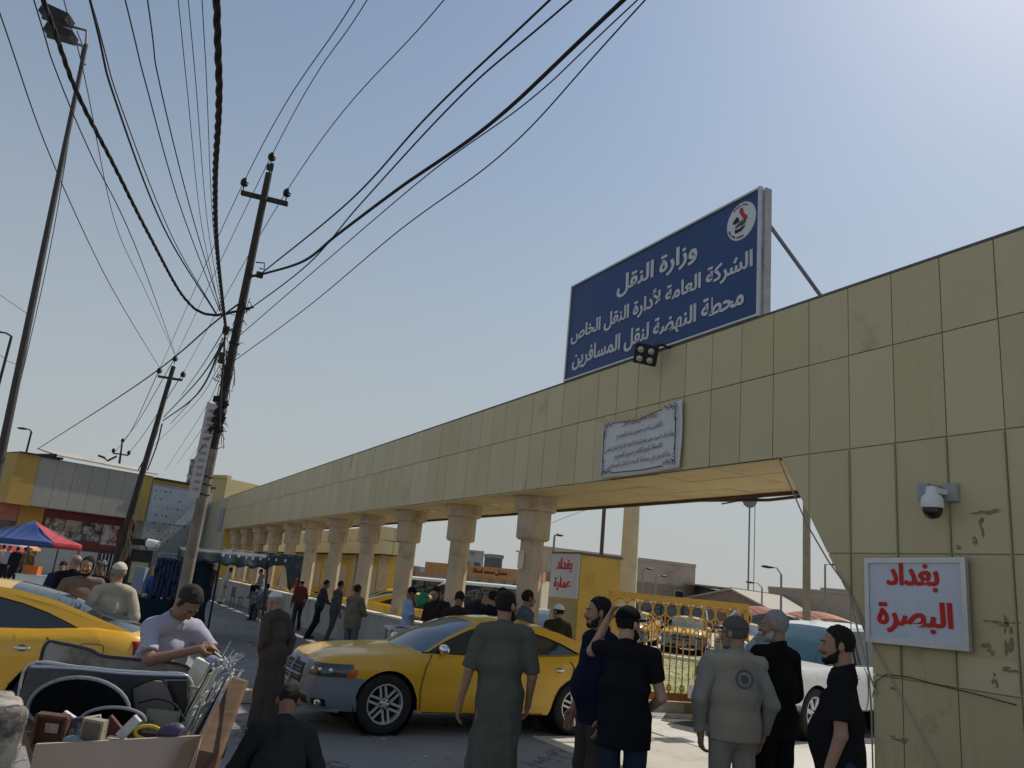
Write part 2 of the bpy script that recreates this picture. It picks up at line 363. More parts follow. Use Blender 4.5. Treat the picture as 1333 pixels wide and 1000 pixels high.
def person(label, px, py, depth, head=0., pose=None, wear='shirt', top=(.1, .1, .1), low=(.05, .05, .05), H=None, h=.012, skin=1, hair=(.012, .01, .009), hairstyle='short',
           beard=None, cap=None, group=None, seed=0, fat=1., sleeve=.55, pos=None, base=0., topmat=None, name='person', lift=0., hyaw=0., hpitch=0., lean=0., leanx=0., look=None, fold=.0095, shoes=(.02, .018, .016), glasses=False, facial=True):
    """one figure facing local +Y; head = heading against the view direction (0 = back to us, 90 = to the left, 180 = to us)"""
    if pos is None:
        p = DP(px, py, depth); pos = (p.x, p.y, base); H = H or (p.z - base)
    S = H / 1.76
    root = thing(name, label, 'person', pos, R_(-27 + head), group)
    J = dict(pel=(0, 0, .93), hipL=(-.09, 0, .92), hipR=(.09, 0, .92), kneeL=(-.1, .02, .5), kneeR=(.1, .02, .5), ankL=(-.11, -.02, .09), ankR=(.11, -.02, .09),
             ch=(0, -.005, 1.2), nb=(0, -.02, 1.455), hd=(0, .02, 1.626), shL=(-.178, -.015, 1.408), shR=(.178, -.015, 1.408),
             elL=(-.235, -.03, 1.13), elR=(.235, -.03, 1.13), wrL=(-.245, .05, .88), wrR=(.245, .05, .88))
    if pose: J.update({k: v for k, v in pose.items() if k in J})
    J = {k: np.array(v, float) for k, v in J.items()}
    B = rotm(0, lean, leanx); pel = J['pel'].copy()
    for k in ('ch', 'nb', 'hd', 'shL', 'shR') + (() if pose and pose.get('absarms') else ('elL', 'elR', 'wrL', 'wrR')): J[k] = pel + B @ (J[k] - pel)
    if pose and pose.get('abshd') is not None: J['hd'] = np.array(pose['abshd'], float)
    rt = B @ np.array([1, 0, 0]); HR = B @ rotm(hyaw, hpitch); upv = B @ np.array([0, 0, 1]); fw = B @ np.array([0, 1, 0])
    for k in J: J[k] = J[k] * S
    s = S
    allp = np.array(list(J.values())); lo = allp.min(0) - .2; hi = allp.max(0) + .22; lo[2] = max(lo[2], -.02)
    pts = lambda *a: [J[x] for x in a]
    def torso(F, t, k=.04):
        c0 = J['pel']; F.cone(c0 - upv * .02 * s, c0 + upv * .06 * s, (.098 * fat + t) * s, (.098 * fat + t) * s, k, 1.45, rt)
        F.cone(c0 + upv * .08 * s, c0 + upv * .22 * s, (.1 * fat + t) * s, (.102 * fat + t) * s, k, 1.36, rt)
        if fat > 1.05: F.ell(c0 + upv * .14 * s + fw * .05 * s, np.array([.14, .12, .14]) * s * fat + t, .05)
        F.cone(J['ch'], c0 + upv * .35 * s, (.108 + (fat - 1) * .05 + t) * s, (.10 + t) * s, k, 1.42, rt)
        for q in ('shL', 'shR'):
            F.cone(J['nb'] - upv * .035 * s, J[q] - (J[q] - J['nb']) * .06, (.052 + t) * s, (.05 + t) * s, k)
            F.cone(J['nb'] + upv * .02 * s, J['nb'] + (J[q] - J['nb']) * .55, (.04 + t) * s, (.045 + t) * s, k)
    def Hd(x, y, z): return J['hd'] + HR @ (np.array([x, y, z]) * s)
    # ---- body
    F = Field(lo, hi, h); torso(F, -.012)
    F.cone(J['nb'] - upv * .04 * s, Hd(0, -.03, -.05), .058 * s, .052 * s, .025)
    F.ell(Hd(0, -.014, .024), np.array([.074, .094, .09]) * s, .02, HR); F.ell(Hd(0, .022, -.03), np.array([.06, .068, .083]) * s, .02, HR)
    F.cone(Hd(-.03, .045, -.088), Hd(.03, .045, -.088), .026 * s, .026 * s, .02); F.ell(Hd(0, .068, -.098), np.array([.02, .018, .016]) * s, .015, HR)
    if h < .014:
        F.cone(Hd(-.03, .08, .018), Hd(.03, .08, .018), .011 * s, .011 * s, .012)
        for sx in (-1, 1):
            F.ell(Hd(sx * .031, .093, -.002), np.array([.017, .014, .011]) * s, .01, HR, sub=True)
            F.ell(Hd(sx * .038, .068, -.035), np.array([.02, .018, .02]) * s, .015, HR)
        F.cone(Hd(-.02, .083, -.066), Hd(.02, .083, -.066), .008 * s, .008 * s, .006); F.cone(Hd(-.016, .082, -.078), Hd(.016, .082, -.078), .009 * s, .009 * s, .006)
    F.cone(Hd(0, .086, .004), Hd(0, .104, -.036), .009 * s, .015 * s, .01)
    for sx in (-1, 1): F.ell(Hd(sx * .078, -.008, -.008), np.array([.011, .02, .032]) * s, .006, HR)
    for sd in 'LR':
        F.cone(J['sh' + sd], J['el' + sd], .047 * s, .038 * s, .02); F.cone(J['el' + sd], J['wr' + sd], .04 * s, .025 * s, .015)
        F.cone(J['hip' + sd], J['knee' + sd], .082 * s, .056 * s, .03); F.cone(J['knee' + sd], J['ank' + sd], .056 * s, .036 * s, .02)
        kd = J['knee' + sd] - J['hip' + sd]; ft = np.array([0, 1, 0])
        F.cone(J['ank' + sd] + [0, -.03 * s, -.045 * s], J['ank' + sd] + ft * .14 * s + [0, 0, -.055 * s], .034 * s, .028 * s, .02)
    parts = [F.net()]
    # ---- hands with five fingers
    for sd in 'LR':
        sg = -1 if sd == 'L' else 1; w = J['wr' + sd]; d = w - J['el' + sd]; d /= np.linalg.norm(d)
        hp = (pose or {}).get('hand' + sd)
        n = np.array(hp[:3], float) if hp else np.array([-sg, .25, 0.]); n -= n.dot(d) * d; n /= np.linalg.norm(n) + 1e-9; sv_ = np.cross(d, n)
        if not hp or len(hp) < 5:
            if sv_[1] < 0: sv_ = -sv_               # thumb side to the front
        curl = hp[3] if hp else .38; hh = max(.0045, h * .42)
        HF = Field(w - .2 * s, w + .2 * s, hh) if h > .016 else Field(w + d * .07 * s - .15 * s, w + d * .07 * s + .15 * s, hh)
        HF.cone(w - d * .03 * s, w + d * .02 * s, .027 * s, .026 * s, .01); HF.cone(w + d * .035 * s, w + d * .085 * s, .017 * s, .015 * s, .012, 2.2, sv_)
        for i, (o_, L) in enumerate(((.03, .9), (.011, 1.), (-.009, .95), (-.028, .76))):
            p = w + (d * .088 + sv_ * o_) * s; dd = d.copy()
            for j, (ln, r0) in enumerate(((.042, .0105), (.027, .0095), (.022, .0085))):
                a = curl * (1 + .12 * i) * (.75 if j == 0 else 1.1); dd = dd * math.cos(a) + n * math.sin(a) - 0 * sv_
                dd = dd / np.linalg.norm(dd); q = p + dd * ln * L * s; HF.cone(p, q, r0 * s, (r0 - .001) * s, .003); p = q
                if j == 0: n2 = n
        p = w + (d * .025 + sv_ * .027) * s; q = p + (d * .6 + sv_ * .55 + n * .45) * .045 * s; HF.cone(p, q, .0155 * s, .0125 * s, .012)
        HF.cone(q, q + (d * .85 + sv_ * .05 + n * .4) * .034 * s, .012 * s, .009 * s, .004); parts.append(HF.net())
    body = put('body', np_mesh('body', parts, SKINS[skin]), root, True)
    # ---- hair, beard, cap
    fh = min(h, .009) if h < .016 else h * .7; hlo = J['hd'] - .17 * s; hhi = J['hd'] + .17 * s
    if hairstyle:
        F = Field(hlo, hhi, fh); hm = mat('hair_%02d%02d' % (int(hair[0] * 99), int(hair[2] * 99)), hair, .75, var=.35, scale=60, bump=.6, bscale=220, spec=.25)
        front = .02 if hairstyle == 'bald' else .07
        F.ell(Hd(0, -.017, .029), np.array([.0785, .0975, .1 if hairstyle != 'bald' else .085]) * s, .008, HR, cuts=[((0, front * s, .04 * s), (0, .82, -.57)), ((0, 0, -.085 * s), (0, -.3, -.95))] + ([((0, 0, .03 * s), (0, 0, 1))] if hairstyle == 'bald' else []))
        if hairstyle != 'bald':
            for sx in (-1, 1): F.cone(Hd(sx * .0735, .016, .03), Hd(sx * .0725, .012, -.028), .012 * s, .008 * s, .012)
        F.folds(.003, seed, 70); F.folds(.002, seed, 160); V = F.net()
        if len(V[0]): put('hair', np_mesh('hair', [V], hm), root, True)
    if beard:
        F = Field(hlo, hhi, fh); bm_ = mat('hair_%02d%02d' % (int(beard[0] * 99), int(beard[2] * 99)), beard, .8, var=.35, scale=60, bump=.6, bscale=220, spec=.2)
        F.cone(Hd(-.034, .036, -.084), Hd(.034, .036, -.084), .033 * s, .033 * s, .02); F.ell(Hd(0, .062, -.098), np.array([.032, .028, .028]) * s, .02, HR)
        for sx in (-1, 1): F.cone(Hd(sx * .064, .002, -.03), Hd(sx * .048, .03, -.08), .0095 * s, .02 * s, .015)
        F.cone(Hd(-.026, .082, -.056), Hd(.026, .082, -.056), .01 * s, .01 * s, .006); F.ell(Hd(0, .104, -.072), np.array([.022, .018, .008]) * s, .006, HR, sub=True)
        F.folds(.0018, seed + 3, 160); put('beard', np_mesh('beard', [F.net()], bm_), root, True)
    if cap:
        kind, cc = cap[0], cap[1]; F = Field(J['hd'] - .24 * s, J['hd'] + .24 * s, fh); cm = cloth('cap_%02d%02d%02d' % tuple(int(x * 99) for x in cc), cc, .1, c2=(cap[2] if len(cap) > 2 else None), mscale=35)
        if kind == 'skull': F.ell(Hd(0, -.016, .034), np.array([.084, .104, .098]) * s, .004, HR, cuts=[((0, 0, .012 * s), (0, .12, -1))])
        else:
            F.ell(Hd(0, -.014, .03), np.array([.088, .108, .104]) * s, .004, HR, cuts=[((0, 0, .01 * s), (0, .05, -1))])
            F.ell(Hd(0, .1, .03), np.array([.066, .078, .009]) * s, .008, HR, cuts=[((0, -.02 * s, 0), (0, -1, 0))])
        put('cap', np_mesh('cap', [F.net()], cm), root, True)
    if facial and h < .014:
        mb = MB()
        for sx in (-1, 1):
            mb.ball(Hd(sx * .031, .0685, -.002), .0122 * s, 10); c_ = Hd(sx * .031, .0765, -.003); mb.ball(c_, .0062 * s, 8, m=1)
        mb.build('eyes', [EYE, IRIS], root, 'all', True)
        F = Field(hlo, hhi, .006)
        for sx in (-1, 1): F.cone(Hd(sx * .016, .093, .02), Hd(sx * .05, .078, .022), .0055 * s, .004 * s, .003)
        put('eyebrows', np_mesh('eyebrows', [F.net()], mat('hair_%02d%02d' % (int(hair[0] * 99), int(hair[2] * 99)), hair, .75, var=.35, scale=60)), root, True)
    if glasses:
        mb = MB()
        for sx in (-1, 1):
            mb.tube([Hd(sx * .034 + .023 * math.cos(a), .102, -.002 + .017 * math.sin(a)) for a in np.linspace(0, 6.283, 13)], .0022); mb.cyl(Hd(sx * .058, .1, .002), Hd(sx * .08, -.01, .004), .0025, n=5)
        mb.build('glasses', mat('glasses_black', (.01, .01, .01), .3, var=0), root, True, True)
    # ---- clothes
    tm = topmat or cloth('t%02d%02d%02d' % tuple(int(x * 99) for x in top), top); lm = cloth('l%02d%02d%02d' % tuple(int(x * 99) for x in low), low)
    collar = lambda F: F.cone(J['nb'] - upv * .05 * s, J['nb'] + upv * .03 * s, .078 * s, .066 * s, .012)
    if h < .0145:
        F = Field(J['nb'] - .14 * s, J['nb'] + .14 * s, .007); F.cone(J['nb'] - upv * .02 * s, J['nb'] + upv * .058 * s, .085 * s, .069 * s, .01); F.cone(J['nb'] - upv * .05 * s, J['nb'] + upv * .12 * s, .066 * s, .058 * s, .004, sub=True); F.plane(J['nb'] + upv * .052 * s, upv + fw * .35); F.cone(J['nb'] + fw * .09 * s - upv * .03 * s, J['nb'] + fw * .075 * s + upv * .09 * s, .008 * s, .03 * s, .004, sub=True)
        F.plane(J['nb'] - upv * .035 * s, -upv); put('collar', np_mesh('collar', [F.net()], topmat or cloth('t%02d%02d%02d' % tuple(int(x * 99) for x in top), top)), root, True)
    def sleeves(F, frac):
        for sd in 'LR':
            a, b, c = J['sh' + sd], J['el' + sd], J['wr' + sd]
            if frac <= 1: F.cone(a, a + (b - a) * frac, .064 * s, .064 * s, .016, cap=0.)
            else: F.cone(a, b, .063 * s, .06 * s, .014); F.cone(b, b + (c - b) * (frac - 1), .06 * s, .043 * s, .014, cap=0.)
    def necktop(F): F.plane(J['nb'] + upv * .045 * s, upv + fw * .15)
    if wear == 'thobe':
        F = Field(lo, hi, h); torso(F, .02, .05); sleeves(F, sleeve); collar(F); sk = (pose or {}).get('skirt', (J['ankL'] + J['ankR']) / 2 * [1, 1, 0] / s + [0, 0, .09]); sk = np.array(sk, float) * s
        F.cone(J['pel'], sk, .125 * fat * s, .165 * s, .06, 1.35)
        X, Y, Z = F.ax[0][:, None, None], F.ax[1][None, :, None], F.ax[2][None, None, :]; tz = np.clip((J['pel'][2] + .15 * s - Z) / J['pel'][2], 0, 1)
        t = np.arctan2(Y - sk[1] * tz, X - sk[0] * tz) + .15 * np.sin(Z * 5 + seed); F.F += (tz * .013 * (np.sin(t * 7 + seed) + .6 * np.sin(t * 13 + 2 * seed + Z * 3))).astype(np.float32)
        F.folds(fold, seed, 16, .5); F.folds(fold * .4, seed + 5, 33, .5); F.plane((0, 0, .1 * s), (0, 0, -1)); necktop(F); put('robe', np_mesh('robe', [F.net()], tm), root, True)
    else:
        F = Field(lo, hi, h); c0 = J['pel']
        F.cone(c0 - upv * .02 * s, c0 + upv * .08 * s, (.11 * fat) * s, (.105 * fat) * s, .04, 1.42, rt)
        for sd in 'LR':
            F.cone(J['hip' + sd], J['knee' + sd], .094 * s, .073 * s, .035); F.cone(J['knee' + sd], J['ank' + sd], .071 * s, .062 * s, .02)
        F.folds(.006, seed + 1, 20); F.plane((0, 0, min(J['ankL'][2], J['ankR'][2]) - .045 * s), (0, 0, -1)); put('trousers', np_mesh('trousers', [F.net()], lm), root, True)
        F = Field(lo, hi, h); torso(F, .017, .05); sleeves(F, sleeve); hem = (pose or {}).get('hem', .04); F.cone(c0 - upv * (hem + .04) * s, c0 + upv * .05 * s, .118 * fat * s, .112 * fat * s, .04, 1.42, rt)
        collar(F); F.folds(fold, seed, 15, .7); F.folds(fold * .45, seed + 5, 34, .8); F.plane(c0 - upv * hem * s, -upv); necktop(F); put('shirt', np_mesh('shirt', [F.net()], tm), root, True)
        if wear == 'vest':
            F = Field(lo, hi, h); torso(F, .034, .05); F.cone(c0 - upv * .1 * s, c0 + upv * .05 * s, .13 * s, .125 * s, .04, 1.42, rt)
            for sd in 'LR':
                F.plane(c0 + rt * (-.196 if sd == 'L' else .196) * s, rt * (-1 if sd == 'L' else 1) - upv * .12)
            F.folds(.006, seed + 9, 14); F.plane(c0 - upv * .07 * s, -upv); F.plane(J['nb'] + upv * .02 * s, upv); put('vest', np_mesh('vest', [F.net()], cloth('vest', (.33, .30, .235), .08)), root, True)
    if wear != 'none' and h < .03:
        for sd in 'LR':
            a = J['ank' + sd]; F = Field(a - [.08, .14, .12], a + [.08, .26, .08], max(h * .8, .009))
            F.cone(a + [0, -.035 * s, -.05 * s], a + [0, .15 * s, -.058 * s], .04 * s, .034 * s, .02, 1.12); F.plane(a + [0, 0, .0], (0, 0, 1)); F.plane((0, 0, a[2] - .089 * s), (0, 0, -1))
            put('shoe', np_mesh('shoe', [F.net()], mat('shoe_leather_%02d' % int(shoes[0] * 99), shoes, .5, var=.1)), root, True)
    return root
# ================================================================ materials of the place
M_CLAD = mat('cladding_olive_cream', (.56, .485, .285), .5, var=.05, scale=.7, bump=.05, bscale=5, spec=.35, coord='World', streak=.12)
M_CLAD2 = mat('cladding_olive_cream_b', (.58, .505, .305), .46, var=.05, scale=.9, bump=.05, bscale=5, spec=.35, coord='World', streak=.1)
M_CLAD4 = mat('cladding_olive_cream_c', (.545, .47, .27), .52, var=.06, scale=1.1, bump=.06, bscale=6, spec=.3, coord='World', streak=.18)
M_CLAD5 = mat('cladding_olive_cream_d', (.57, .50, .31), .5, var=.05, scale=.6, bump=.06, bscale=6, spec=.35, coord='World', c2=(.36, .29, .16), mscale=1.1, mix=.2)
M_CLAD3 = mat('cladding_dirty', (.54, .46, .26), .55, var=.08, scale=1.2, bump=.08, bscale=8, c2=(.33, .25, .14), mscale=2.2, mix=.25, coord='World', streak=.25)
M_DARKJ = mat('joint_black', (.025, .022, .018), .9, var=0)
M_SOFF = mat('soffit_ochre', (.58, .46, .24), .6, var=.12, scale=.8, c2=(.44, .32, .15), mscale=1.5, mix=.25, coord='World')
M_STONE = mat('stone_tan', (.52, .42, .30), .85, var=.14, scale=1.6, bump=.3, bscale=30, c2=(.36, .28, .20), mscale=2.2, mix=.4, coord='World', streak=.4)
M_WALLC = mat('low_wall_render', (.42, .40, .36), .9, var=.1, scale=1.2, bump=.3, bscale=30, c2=(.28, .26, .23), mscale=1.3, mix=.4)
M_CAP = mat('pale_stone_cap', (.66, .60, .50), .8, var=.08, scale=3)
M_YEL = mat('yellow_paint_wall', (.62, .42, .10), .7, var=.1, scale=.8, c2=(.48, .31, .09), mscale=1.2, mix=.3)
M_YELM = mat('yellow_paint_metal', (.58, .34, .055), .5, var=.12, scale=5, c2=(.36, .20, .05), mscale=8, mix=.25)
M_ALU = mat('aluminium', (.55, .56, .57), .4, metal=.7, var=.12, scale=6)
M_BLK = mat('black_plastic', (.02, .02, .022), .5, var=.1)
M_GREY = mat('grey_metal', (.22, .23, .24), .55, metal=.4, var=.15, scale=5)
M_WHITE = mat('white_paint', (.72, .73, .74), .55, var=.06, scale=3)
M_RED = mat('red_letter_paint', (.60, .03, .025), .6, var=.1, scale=12)
M_STEEL = mat('pole_steel', (.038, .034, .03), .75, var=.3, scale=6, bump=.2, bscale=25, c2=(.07, .045, .03), mscale=5, mix=.4)
M_CONCP = mat('pole_concrete', (.24, .205, .16), .9, var=.22, scale=3, bump=.4, bscale=25, c2=(.16, .12, .09), mscale=2.5, mix=.45)
M_INS = mat('insulator_brown', (.02, .015, .014), .5, var=.1)
M_WIRE = mat('cable_black', (.018, .018, .02), .7, var=.1)
M_ASPH = mat('asphalt', (.24, .232, .225), .93, var=.16, scale=.35, bump=.5, bscale=60, c2=(.29, .28, .265), mscale=.5, mix=.5, spec=.2, crack=.8)
M_ASPHD = mat('asphalt_dark_patch', (.10, .095, .095), .93, var=.2, scale=2, bump=.5, bscale=60)
M_CONC = mat('concrete_slab', (.50, .465, .40), .9, var=.1, scale=.8, bump=.3, bscale=35, c2=(.36, .33, .28), mscale=.9, mix=.4)
M_CONC2 = mat('concrete_slab_pale', (.58, .56, .51), .9, var=.09, scale=.8, bump=.3, bscale=35, c2=(.44, .42, .38), mscale=1.1, mix=.3)
M_KERB = mat('kerb_worn_yellow', (.42, .25, .10), .85, var=.2, scale=3, bump=.3, bscale=25, c2=(.40, .35, .28), mscale=1.2, mix=.5)
M_GLASS = mat('window_glass', (.03, .04, .045), .08, var=0, spec=.8)

# ================================================================ ground
def sheet(name, pts, z, m):
    mb = MB(); mb.add([(p[0], p[1], z) for p in pts], [tuple(range(len(pts)))]); return tag(mb.build(name, m), kind='structure')
sheet('ground', [(-700, -400), (900, -400), (900, 900), (-700, 900)], -.02, M_ASPH)
g_ = MB()
for i in range(60):
    for j in range(60):
        pass
sheet('road', [(-30, -30), (7.9, -30), (7.9, 75), (-30, 75)], -.012, M_ASPH)
sheet('concrete_apron', [(7.9, -5), (8.2, -5), (8.2, 12.6), (7.9, 12.6)], -.008, M_CONC)
# slabs beyond the joint line, each with real edges and open joints
for i, (x0, x1) in enumerate(((5.9, 8.19), (8.22, 11.1), (11.13, 14.2))):
    for j, (y0, y1) in enumerate(((1.5, 4.6), (4.63, 7.6), (7.63, 10.0), (10.03, 12.55))):
        if i == 0 and j == 3: continue
        if i == 0 and j < 2: continue
        mb = MB(); mb.box(((x0 + x1) / 2, (y0 + y1) / 2, -.03 + .004 * ((i + j) % 2)), (x1 - x0, y1 - y0, .07)); o = mb.build('slab', [M_CONC, M_CONC2][min(i, 1)]); tag(o, kind='structure')
mb = MB(); mb.add([(9.15, 11.3, .012), (9.5, 10.2, .012), (10.6, 9.6, .012), (13.5, 9.3, .012), (14, 12.5, .012), (10.2, 12.4, .012)], [(0, 1, 2, 3, 4, 5)]); tag(mb.build('asphalt_patch', M_ASPHD), kind='structure')
# gutter grating bars at the foot of the kerb
mb = MB()
for k in range(26): mb.box((9.9 + k * .15, 13.35 - k * .045, .012), (.1, .5, .02), rot=Matrix.Rotation(R_(-17), 3, 'Z'))
tag(mb.build('cobble_gutter', M_CONC2), kind='structure')

# ================================================================ the entrance gate (facade plane x = 7.16)
XF, YA, PW = 7.16, 4.16, .5587
gate = thing('entrance_gate', 'long cream clad gate beam on stone columns ending in a slanted pier at right', 'gateway', (7.2, 5, 0))
mb = MB(); mb.box((8.17, 28, 4.67), (1.94, 42.1, 1.86)); mb.build('beam_core', M_DARKJ, gate)
mb = MB()
zz = 1.7
prof = [(0.5, 0), (5.60, 0), (5.60, 1.70), (6.81, 3.72), (6.95, 3.74), (6.95, 5.6), (.5, 5.6)]
mb.prism([(7.185, y, z) for y, z in prof], (1.95, 0, 0)); mb.build('pier_core', mat('pier_flank', (.54, .47, .28), .6, var=.1), gate)
unit = MB(); unit.box((0, 0, 0), (1, 1, 1)); U = [unit.mesh('cladding_panel', m) for m in (M_CLAD, M_CLAD2, M_CLAD3, M_CLAD4, M_CLAD5)]
def panel(y0, y1, z0, z1, x=XF, mi=0, name='cladding_panel', par=None):
    g = .006; t = .03; return put(name, U[mi], par or gate, loc=(x + t / 2 + random.uniform(-.002, .002), (y0 + y1) / 2, (z0 + z1) / 2), scale=(t, y1 - y0 - 2 * g, z1 - z0 - 2 * g), rot=(0, random.uniform(-.002, .002), random.uniform(-.004, .004)))
rows = [(4.785, 5.60), (3.72, 4.785)]
k = -6
while YA + PW * k < 49:
    y0 = YA + PW * k; y1 = y0 + PW
    for r in rows: panel(y0, y1, *r, mi=random.choice((0, 0, 1, 3, 4)))
    k += 1
NCOL = k
def clip(poly, a, b, c):      # keep a*y+b*z <= c
    out = []
    for i in range(len(poly)):
        p, q = poly[i], poly[(i + 1) % len(poly)]; dp = a * p[0] + b * p[1] - c; dq = a * q[0] + b * q[1] - c
        if dp <= 0: out.append(p)
        if dp * dq < 0: t = dp / (dp - dq); out.append((p[0] + (q[0] - p[0]) * t, p[1] + (q[1] - p[1]) * t))
    return out
sl = (3.72 - 1.70) / (6.81 - 5.60)
for z0, z1 in ((2.60, 3.72), (1.70, 2.60), (1.42, 1.70), (.2, 1.42), (-.3, .2)):
    for k in range(-6, 5):
        y0 = YA + PW * k + .006; y1 = y0 + PW - .012; zb, zt = z0 + (0 if z0 == 1.70 else .006), z1 - (0 if z1 in (1.70,) else .006)
        if z0 == 1.42: zt = 1.70
        poly = [(y0, zb), (y1, zb), (y1, zt), (y0, zt)]
        if z0 >= 1.70: poly = clip(poly, 1, -1 / sl, 5.60 - 1.70 / sl)
        else: poly = clip(poly, 1, 0, 5.60)
        if len(poly) < 3: continue
        ar = abs(sum(poly[i][0] * poly[(i + 1) % len(poly)][1] - poly[(i + 1) % len(poly)][0] * poly[i][1] for i in range(len(poly)))) / 2
        if ar < .01: continue
        mb = MB(); mb.prism([(XF, y, z) for y, z in poly], (.03, 0, 0)); mb.build('cladding_panel', [M_CLAD, M_CLAD2, M_CLAD3][2 if z0 < 2.6 and random.random() < .8 else random.choice((0, 1))], gate)
mb = MB(); mb.box((8.17, 25, 5.615), (2.02, 48.6, .03)); mb.build('coping', mat('coping_dark', (.13, .12, .10), .6, var=.1), gate)
# soffit boards
SU = MB(); SU.box((0, 0, 0), (1, 1, 1)); SUm = SU.mesh('soffit_panel', M_SOFF)
y = 6.86; 
while y < 48.5:
    for i in range(3): put('soffit_panel', SUm, gate, loc=(7.16 + .335 + i * .67, y + .58, 3.705 + random.uniform(-.003, .003)), scale=(.655, 1.15, .018), rot=(random.uniform(-.002, .002), 0, 0))
    y += 1.165
mb = MB(); mb.tube([(9.17, 6.95, 3.66), (9.2, 9, 3.6), (9.18, 10.6, 3.67), (9.2, 14, 3.69)], .025); mb.tube([(9.2, 9.1, 3.66), (9.26, 10.1, 3.60)], .012); mb.box((9.16, 27, 3.69), (.07, 41, .09)); mb.build('edge_trim', mat('trim_brown', (.10, .07, .05), .8, var=.2), gate)
mb = MB(); mb.box((9.155, 28, 4.67), (.03, 42, 1.9)); mb.build('rear_cladding', M_CLAD, gate)
# slanted edge trim and torn conduit on the pier
def strip(pts, name, m, r=.011, par=gate): mb = MB(); mb.tube([(7.14, y, z) for y, z in pts], r, 5); return mb.build(name, m, par, True)
strip([(6.86, 3.73), (6.83, 3.70), (6.41, 2.92), (6.12, 2.52), (5.86, 2.23), (5.66, 1.80), (5.61, 1.1), (5.60, 0)], 'edge_angle', mat('edge_olive', (.3, .28, .22), .5, metal=.2), .009)
strip([(5.87, 2.24), (5.57, 1.69), (5.26, 1.22), (4.92, .71), (4.70, .3), (4.6, 0)], 'loose_cover_strip', mat('strip_pale', (.42, .38, .27), .5, var=.1), .008)
strip([(5.86, 2.2), (5.72, 1.7), (5.62, 1.4), (5.55, 1.25)], 'loose_cover_strip', mat('strip_pale', (.5, .45, .32), .5, var=.1), .01)
strip([(5.60, 1.2), (5.55, 1.36), (5.44, 1.44), (5.2, 1.45), (4.9, 1.42), (4.55, 1.395), (4.2, 1.36)], 'sealant_line', M_DARKJ, .0045)
for y in (6.395 - PW * 1, 6.395 - 2 * PW, 6.395 - 3 * PW, 6.395 - 4 * PW): strip([(y + .002, 3.7), (y, 2.62), (y, 1.45)], 'joint_bead', mat('joint_bead', (.34, .31, .2), .6, var=.1), .006)
# scuffs and leftover glue patches
mb = MB()
for y, z, w, h in ((5.38, 1.32, .07, .015), (5.33, .87, .14, .03), (4.35, 2.98, .2, .03), (4.42, 2.85, .03, .12), (4.5, 2.72, .05, .05), (4.65, 2.66, .04, .03), (4.3, 2.01, .25, .03), (4.42, 1.78, .1, .08), (4.3, 1.63, .22, .03), (4.38, 1.52, .04, .1), (4.25, 1.9, .06, .25)):
    
    for q in range(7):
        n = 8; yy_ = y + random.uniform(-.6, .6) * w; zz_ = z + random.uniform(-.6, .6) * h; r_ = random.uniform(.12, .3)
        mb.prism([(7.1585, yy_ + (w * r_ + .004) * math.cos(a) * random.uniform(.5, 1.1), zz_ + (h * r_ + .004) * math.sin(a) * random.uniform(.4, 1.2)) for a in [i * 2 * math.pi / n for i in range(n)]], (-.0015 - q * .0004, 0, 0))
sc_ = mb.build('scuff_mark', mat('scuff', (.27, .21, .12), .9, var=.35, scale=30), gate); sc_['kind'] = 'stuff'
# columns
colm = []
def oct_(mb, c, r, z0, z1, r1=None): mb.cyl((c[0], c[1], z0), (c[0], c[1], z1), r, r1 or r, n=8)
def octR(mb, cx, cy, prof):
    n = 8; vs = []; 
    for r, z in prof:
        for i in range(n):
            a = math.pi / 8 + i * math.pi / 4; vs.append((cx + r * math.cos(a), cy + r * math.sin(a), z))
    k = len(prof); fs = [(j * n + i, j * n + (i + 1) % n, (j + 1) * n + (i + 1) % n, (j + 1) * n + i) for j in range(k - 1) for i in range(n)] + [tuple(range(n - 1, -1, -1)), tuple(range((k - 1) * n, k * n))]
    mb.add(vs, fs)
a = MB(); octR(a, 0, 0, [(.235, .97), (.23, 2.88)]); sh = a.mesh('column', M_STONE)
a = MB(); octR(a, 0, 0, [(.29, 2.86), (.335, 2.90), (.335, 3.42)]); octR(a, 0, 0, [(.40, 3.424), (.435, 3.48), (.435, 3.693)]); cp_ = a.mesh('capital', M_STONE)
for i in range(11):
    c = put('column', sh, gate, loc=(7.80, 13.8 + 3.42 * i, 0)); q = put('capital', cp_, c, local=True)
for px, py in ((643.4, 656.8), (564, 665.8), (504, 673)):
    p = G(px, py, 3.69); mb = MB(); mb.lathe((p.x, p.y, 3.70), (0, 0, -1), [(0, .012), (.06, .02), (.085, .02), (.1, 0)], 16); mb.build('downlight', M_WHITE, gate, True)
mb = MB(); mb.box((7.53, 13.72, 2.45), (.06, .12, .3)); mb.box((7.5, 13.72, 2.62), (.1, .16, .03)); mb.build('wall_box', M_CAP, gate)
# far end pier with yellow jamb
mb = MB(); mb.box((8.17, 54.5, 2.8), (2.02, 11, 5.6)); mb.build('end_pier', mat('end_pier_cream', (.47, .44, .33), .8, var=.08), gate)
mb = MB(); mb.box((8.17, 48.97, 1.85), (1.9, .04, 3.7)); mb.build('end_jamb', M_YEL, gate)
mb = MB(); mb.box((7.12, 50.5, 4.3), (.05, 1.5, 1.3)); mb.build('notice_board', mat('notice_grey', (.33, .31, .30), .7, var=.25, scale=5), gate)

